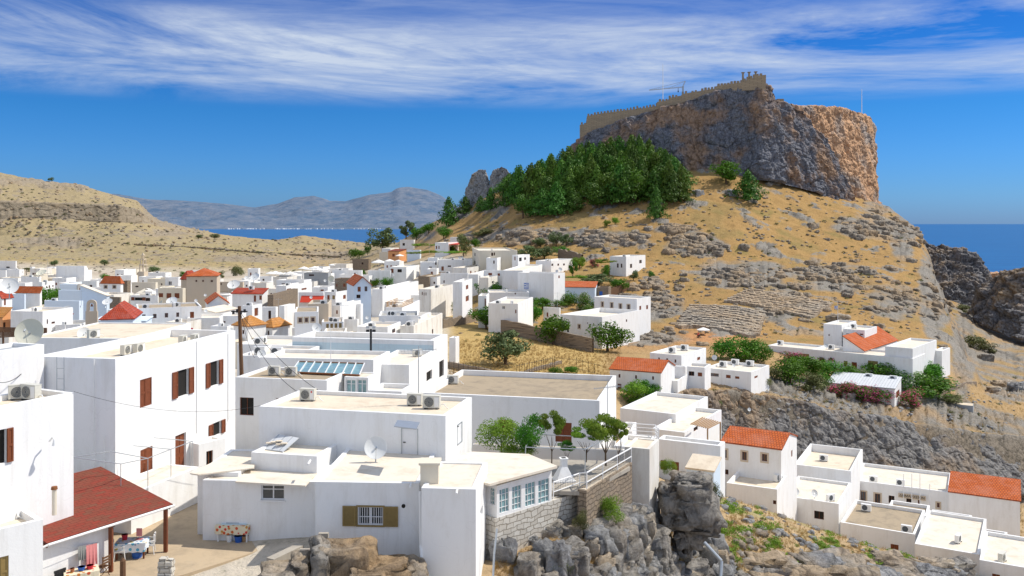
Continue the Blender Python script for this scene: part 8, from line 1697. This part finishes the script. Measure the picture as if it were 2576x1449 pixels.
# the dark pillar
Vs, Fs, off = [], [], 0
for (px, py, rx, rz, ry, s) in ((1742, 1215, 1.35, .95, 1.3, 3), (1748, 1262, 1.75, 1.15, 1.5, 5), (1752, 1300, 1.55, .8, 1.3, 11), (1738, 1335, 1.05, .8, 1.1, 13), (1690, 1238, .85, 1.0, 1.0, 17), (1694, 1285, .8, .7, .9, 19), (1728, 1195, .9, .5, .9, 23)):
    V, Fq = rock_arr(rx*.86, ry*.9, rz*.88, s, 30, 22, .42, .34); p = P(px, py+16, 53.8); Vs.append(V+np.array(p)); Fs.append(Fq+off); off += len(V)
o = npmesh('rock_pillar', np.vstack(Vs), np.vstack(Fs), 'crag', smooth=False); tag(o, 'tall dark overhanging rock pillar in front of the deep-parapet house', 'rock pillar')
for px, py, sx, sz, D, lb in ((872, 1432, 1.35, 1.15, 38.6, 'large rounded sunlit boulder below the barred window'), (806, 1415, .5, .8, 38.2, 'upright grey boulder left of the large sunlit boulder'), (975, 1450, 1.0, .75, 38.6, 'low brown rock at the foot of the barred-window wall'), (925, 1462, .9, .6, 37.8, 'rough brown boulder at the bottom edge of the picture'), (758, 1430, .45, .5, 38, 'orange-tinted boulder beside the cement garden wall'), (1045, 1445, .55, .5, 38.8, 'small grey boulder by the drain pipe'), (710, 1455, .9, .5, 37.5, 'reddish rubble heap below the cement garden wall')):
    boulder(P(px, py, D), sx, 1.0, sz, .2, lb, v=7+px % 3 if 'grey' not in lb else 4)
for px, py, s, lb in ((1755, 488, 1.9, 'pale boulder, the larger near the grove, on the dry slope'), (1740, 505, .9, 'round small boulder below the larger pale one'), (1733, 493, 1.2, 'flat pale rock beside the larger pale boulder'), (1838, 487, 1.9, 'dark boulder left of the lone dark conifer'), (1520, 548, .8, 'small boulder on the golden slope'), (2110, 790+20, 2.2, 'grey boulder pair above the estate tower'), (2480, 905, 2.2, 'grey boulder in the lower right gully'), (2520, 975, 2.4, 'big grey boulder at the right edge'), (2560, 985, 2.6, 'dark boulder cut by the right edge'), (2500, 990, 1.8, 'left boulder of the right-edge cluster'), (2130, 1000, 1.2, 'boulder on the rock edge below the shed')):
    p = on_ground(px, py); boulder(p, s, s, s*.85, px, lb)
# scattered small stones and scrub: uncountable
def scatter(name, label, cat, n, pick, base, mat, kind='stuff', smooth=False):
    Vs, Fs, off = [], [], 0; rs = np.random.RandomState(len(name)*7); m = 0; t = 0
    while m < n and t < n*6:
        t += 1; px, py, s = pick(rs)
        if py is None: continue
        D = hit(px, py); x = (px-1288)/F*D; z = ground(x, D)
        if not clear(Vector((x, D, z)), .3): continue
        V, Fq = base[rs.randint(len(base))]; a = rs.uniform(0, 6.28); c, q = math.cos(a), math.sin(a)
        W = V*s*np.array([1, 1, .8]); W = np.stack([W[:, 0]*c-W[:, 1]*q+x, W[:, 0]*q+W[:, 1]*c+D, W[:, 2]+z], 1); Vs.append(W); Fs.append(Fq+off); off += len(W); m += 1
    o = npmesh(name, np.vstack(Vs), np.vstack(Fs), mat, smooth=smooth); tag(o, label, cat, kind=kind)
rb = [rock_arr(1, .9, .7, 40+s, 9, 6, .7, .35) for s in range(6)]
def pick_hill(rs):
    px = rs.uniform(1150, 2440); py = rs.uniform(480, 850)
    if not (fbm(np.array([px/60.]), np.array([py/30.]), np.array([0.]), 3)[0] > .02): return px, None, 0
    D = hit(px, py); return px, (py if D < 420 and D > 120 else None), rs.uniform(.2, .9)*D/330
scatter('scattered_rocks', 'small grey rocks strewn over the golden citadel slope', 'rocks', 1200, pick_hill, rb, 'rocklight')
BL = [(1540, 600, 95, 20, 3), (1700, 578, 50, 10, 1), (1750, 618, 60, 22, 3), (1870, 700, 110, 26, 3), (1350, 596, 150, 20, 3), (2190, 572, 90, 26, 3), (1660, 770, 60, 36, 2), (1990, 770, 70, 40, 2), (1600, 850, 120, 20, 2), (2280, 600, 40, 50, 2), (2360, 740, 40, 90, 2), (2100, 700, 120, 36, 3), (2250, 760, 80, 46, 2), (1140, 530, 40, 18, 1), (2000, 455, 80, 14, 2), (1640, 720, 60, 16, 2)]
BW = np.cumsum([b[4] for b in BL])
def pick_crag(rs):
    b = BL[int(np.searchsorted(BW, rs.randint(BW[-1]), side='right'))]; px = b[0]+rs.normal()*b[2]*.55; py = b[1]+rs.normal()*b[3]*.55; D = hit(px, py); return px, (py if 120 < D < 420 else None), rs.uniform(.6, 2.3)*D/300
rb2 = [rock_arr(1, .8, .75, 60+s, 14, 9, .55, .3) for s in range(7)]
scatter('rock_outcrops', 'weathered grey outcrops of broken limestone breaking through the citadel slope', 'rocks', 800, pick_crag, rb2, 'rocklight')
def pick_left(rs):
    px = rs.uniform(-20, 900); py = rs.uniform(460, 690); return px, py, rs.uniform(.3, 1.2)*hit(px, py)/600
scatter('scattered_rocks', 'small pale rocks strewn over the left ridge and plain', 'rocks', 1400, pick_left, rb, 'rocklight')
def pick_near(rs):
    px = rs.uniform(1800, 2570); py = rs.uniform(1250, 1449) if rs.rand() < .5 else rs.uniform(950, 1110); return px, py, rs.uniform(.08, .5)
scatter('scattered_rocks', 'small rocks strewn over the right-hand slopes and rock face edge', 'rocks', 800, pick_near, rb, 'rock')
def clump(seed, n, s):
    rs = np.random.RandomState(seed); d = rs.normal(size=(n, 3)); d /= np.linalg.norm(d, axis=1)[:, None]; C = d*rs.uniform(.4, 1, (n, 1)); C[:, 2] = np.abs(C[:, 2])*.8; V = leafquads(C, d, s, rs); return V, np.arange(len(V)).reshape(-1, 4)
cb_ = [clump(s, 46, .22) for s in range(5)]
def pick_scrub(rs):
    r = rs.rand()
    if r < .45: px, py = rs.uniform(1150, 2440), rs.uniform(500, 860)
    elif r < .7: px, py = rs.uniform(-20, 950), rs.uniform(470, 690)
    else: px, py = rs.uniform(1700, 2570), rs.uniform(950, 1449)
    D = hit(px, py); return px, py, rs.uniform(.3, .9)*(D/260)**.7
scatter('low_scrub', 'low dull green scrub dotted over the dry slopes', 'scrub', 1500, pick_scrub, cb_, 'scrub')
cg = [clump(s+20, 60, .16) for s in range(4)]
def pick_green(rs):
    px = rs.uniform(1800, 2500); py = rs.uniform(1255, 1449); k = fbm(np.array([px/70.]), np.array([py/40.]), np.array([3.]), 3)[0]; return px, (py if k > .05 else None), rs.uniform(.2, .55)
scatter('green_weeds', 'bright green weeds on the grassy slope in front of the ravine houses', 'weeds', 900, pick_green, cg, 'vine')
def tuft(seed):
    rs = np.random.RandomState(seed); V = []
    for i in range(9):
        a = rs.uniform(0, 6.28); r = rs.uniform(0, .25); x, y = r*math.cos(a), r*math.sin(a); l = rs.uniform(.5, 1); dx, dy = rs.normal(size=2)*.22; b = rs.uniform(0, 3.14); wx, wy = .035*math.cos(b), .035*math.sin(b)
        V += [(x-wx, y-wy, -.05), (x+wx, y+wy, -.05), (x+dx+wx*.2, y+dy, l), (x+dx, y+dy, l*.98)]
    V = np.array(V); return V, np.arange(len(V)).reshape(-1, 4)
tf = [tuft(s) for s in range(8)]
def pick_grass(rs):
    r = rs.rand()
    if r < .42: px, py = rs.uniform(1640, 2576), rs.uniform(1240, 1449)
    elif r < .62: px, py = rs.uniform(1130, 1560), rs.uniform(855, 950)
    elif r < .8: px, py = rs.uniform(1700, 2576), rs.uniform(960, 1100)
    else: px, py = rs.uniform(1240, 1700), rs.uniform(1260, 1449)
    return px, py, rs.uniform(.22, .52)*(hit(px, py)/80)**.5
scatter('dry_grass', 'tall dry golden grass on the slopes and in the field', 'grass', 14000, pick_grass, tf, 'dry')
# leaning drain pipe on the crag
mb = MB(); mb.path([P(1772, 1365, 50), P(1815, 1412, 49), P(1812, 1460, 48.5)], .1, 8); tag(mb.build('waste_pipe', 'metal'), 'grey bent waste pipe lying on the rocks at the bottom of the crag', 'pipe')
mb = MB(); mb.path([P(1250, 1330, 41.5), P(1243, 1395, 41), P(1240, 1460, 40.6)], .05, 8); tag(mb.build('waste_pipe', 'metal'), 'thin white pipe running down the rocks below the sunroom wall', 'pipe')
for o in list(COL.objects):
    if o.location.z < -400: bpy.data.objects.remove(o)
# ------------------------------------------------------------------ camera, sky, sun
cam = bpy.data.cameras.new('camera'); co = bpy.data.objects.new('camera', cam); COL.objects.link(co)
co.location = (0, 0, CH); co.rotation_euler = (math.pi/2, 0, 0)
cam.sensor_width = 36; cam.lens = 36*F/2576; cam.shift_y = -(724.5-563)/2576
cam.clip_start = .5; cam.clip_end = 300000; scene.camera = co
SUN_AZ = math.atan2(.97, .22)          # clockwise from +Y
SUN_EL = math.radians(50)
sd = bpy.data.lights.new('sun', 'SUN'); sd.energy = 4.5; sd.angle = math.radians(.53); sd.color = (1, .94, .84)
so = bpy.data.objects.new('sun', sd); COL.objects.link(so)
v = Vector((math.sin(SUN_AZ)*math.cos(SUN_EL), math.cos(SUN_AZ)*math.cos(SUN_EL), math.sin(SUN_EL)))
so.rotation_euler = v.to_track_quat('Z', 'Y').to_euler(); so.location = (60, 20, 140)
w = bpy.data.worlds.new('World'); scene.world = w; w.use_nodes = True; nt = w.node_tree
bg = nt.nodes['Background']; bg.inputs['Strength'].default_value = .12
sky = nd(nt, 'ShaderNodeTexSky', sky_type='NISHITA'); sky.sun_disc = False; sky.sun_elevation = SUN_EL; sky.sun_rotation = SUN_AZ
sky.air_density = 1.1; sky.dust_density = .3; sky.ozone_density = 3.0; sky.altitude = 60
tc = nd(nt, 'ShaderNodeTexCoord'); sp = nd(nt, 'ShaderNodeSeparateXYZ'); nt.links.new(tc.outputs['Generated'], sp.inputs[0])
hz = mathn(nt, 'SQRT', mathn(nt, 'ADD', mathn(nt, 'MULTIPLY', sp.outputs[0], sp.outputs[0]), mathn(nt, 'MULTIPLY', sp.outputs[1], sp.outputs[1])))
el = mathn(nt, 'DIVIDE', sp.outputs[2], mathn(nt, 'MAXIMUM', hz, .05)); az = mathn(nt, 'ARCTAN2', sp.outputs[0], sp.outputs[1])
hs = nd(nt, 'ShaderNodeHueSaturation'); hs.inputs['Saturation'].default_value = 1.18; nt.links.new(sky.outputs[0], hs.inputs['Color'])
grade = ramp(nt, el, [(0, (.22, .45, 1.2)), (.03, (.21, .48, 1.12)), (.12, (.13, .45, .92)), (.27, (.055, .33, .80)), (.9, (.3, .5, .9))])
skyc = mixc(nt, 1.0, hs.outputs[0], grade, 'MULTIPLY')
def cloudlayer(sa, se, off, dist, lo, hi, det=8, rough=.62):
    cb = nd(nt, 'ShaderNodeCombineXYZ'); nt.links.new(mathn(nt, 'MULTIPLY', az, sa), cb.inputs[0]); 
    nt.links.new(mathn(nt, 'ADD', mathn(nt, 'MULTIPLY', el, se), mathn(nt, 'MULTIPLY', az, off)), cb.inputs[1]); cb.inputs[2].default_value = off*7
    n = noise_n(nt, 1.0, det, rough, cb.outputs[0], dist)
    return ramp(nt, n, [(lo, (0, 0, 0)), (hi, (1, 1, 1))])
c1 = cloudlayer(2.6, 17, .8, .7, .38, .68); c2 = cloudlayer(9, 70, -2.2, 1.5, .36, .78, 9, .7)
wisp = mathn(nt, 'ADD', mathn(nt, 'MULTIPLY', c1, .8), mathn(nt, 'MULTIPLY', mathn(nt, 'MULTIPLY', c1, c2), .5))
band = ramp(nt, el, [(.128, (0, 0, 0)), (.150, (.9, .9, .9)), (.205, (1, 1, 1)), (.235, (.30, .30, .30)), (.30, (.5, .5, .5)), (.6, (.75, .75, .75))])
cm = mathn(nt, 'MULTIPLY', wisp, band); cm = mathn(nt, 'MINIMUM', cm, .92)
behind = ramp(nt, sp.outputs[1], [(.0, (1, 1, 1)), (.5, (0, 0, 0))])       # unseen bright sky added overhead and behind the camera to lift shaded walls
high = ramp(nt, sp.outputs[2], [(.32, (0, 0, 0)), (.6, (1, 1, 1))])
sky_fill = mathn(nt, 'MULTIPLY', mathn(nt, 'MAXIMUM', mathn(nt, 'MULTIPLY', behind, 1), high), .72)
cm = mathn(nt, 'MAXIMUM', cm, sky_fill)
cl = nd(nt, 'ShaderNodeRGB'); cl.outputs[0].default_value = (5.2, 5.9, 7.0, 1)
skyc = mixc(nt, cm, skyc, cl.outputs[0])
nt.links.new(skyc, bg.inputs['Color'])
scene.view_settings.view_transform = 'Standard'; scene.view_settings.look = 'None'; scene.view_settings.exposure = 0
scene.render.engine = 'CYCLES'
scene.render.resolution_x = 1024; scene.render.resolution_y = 576
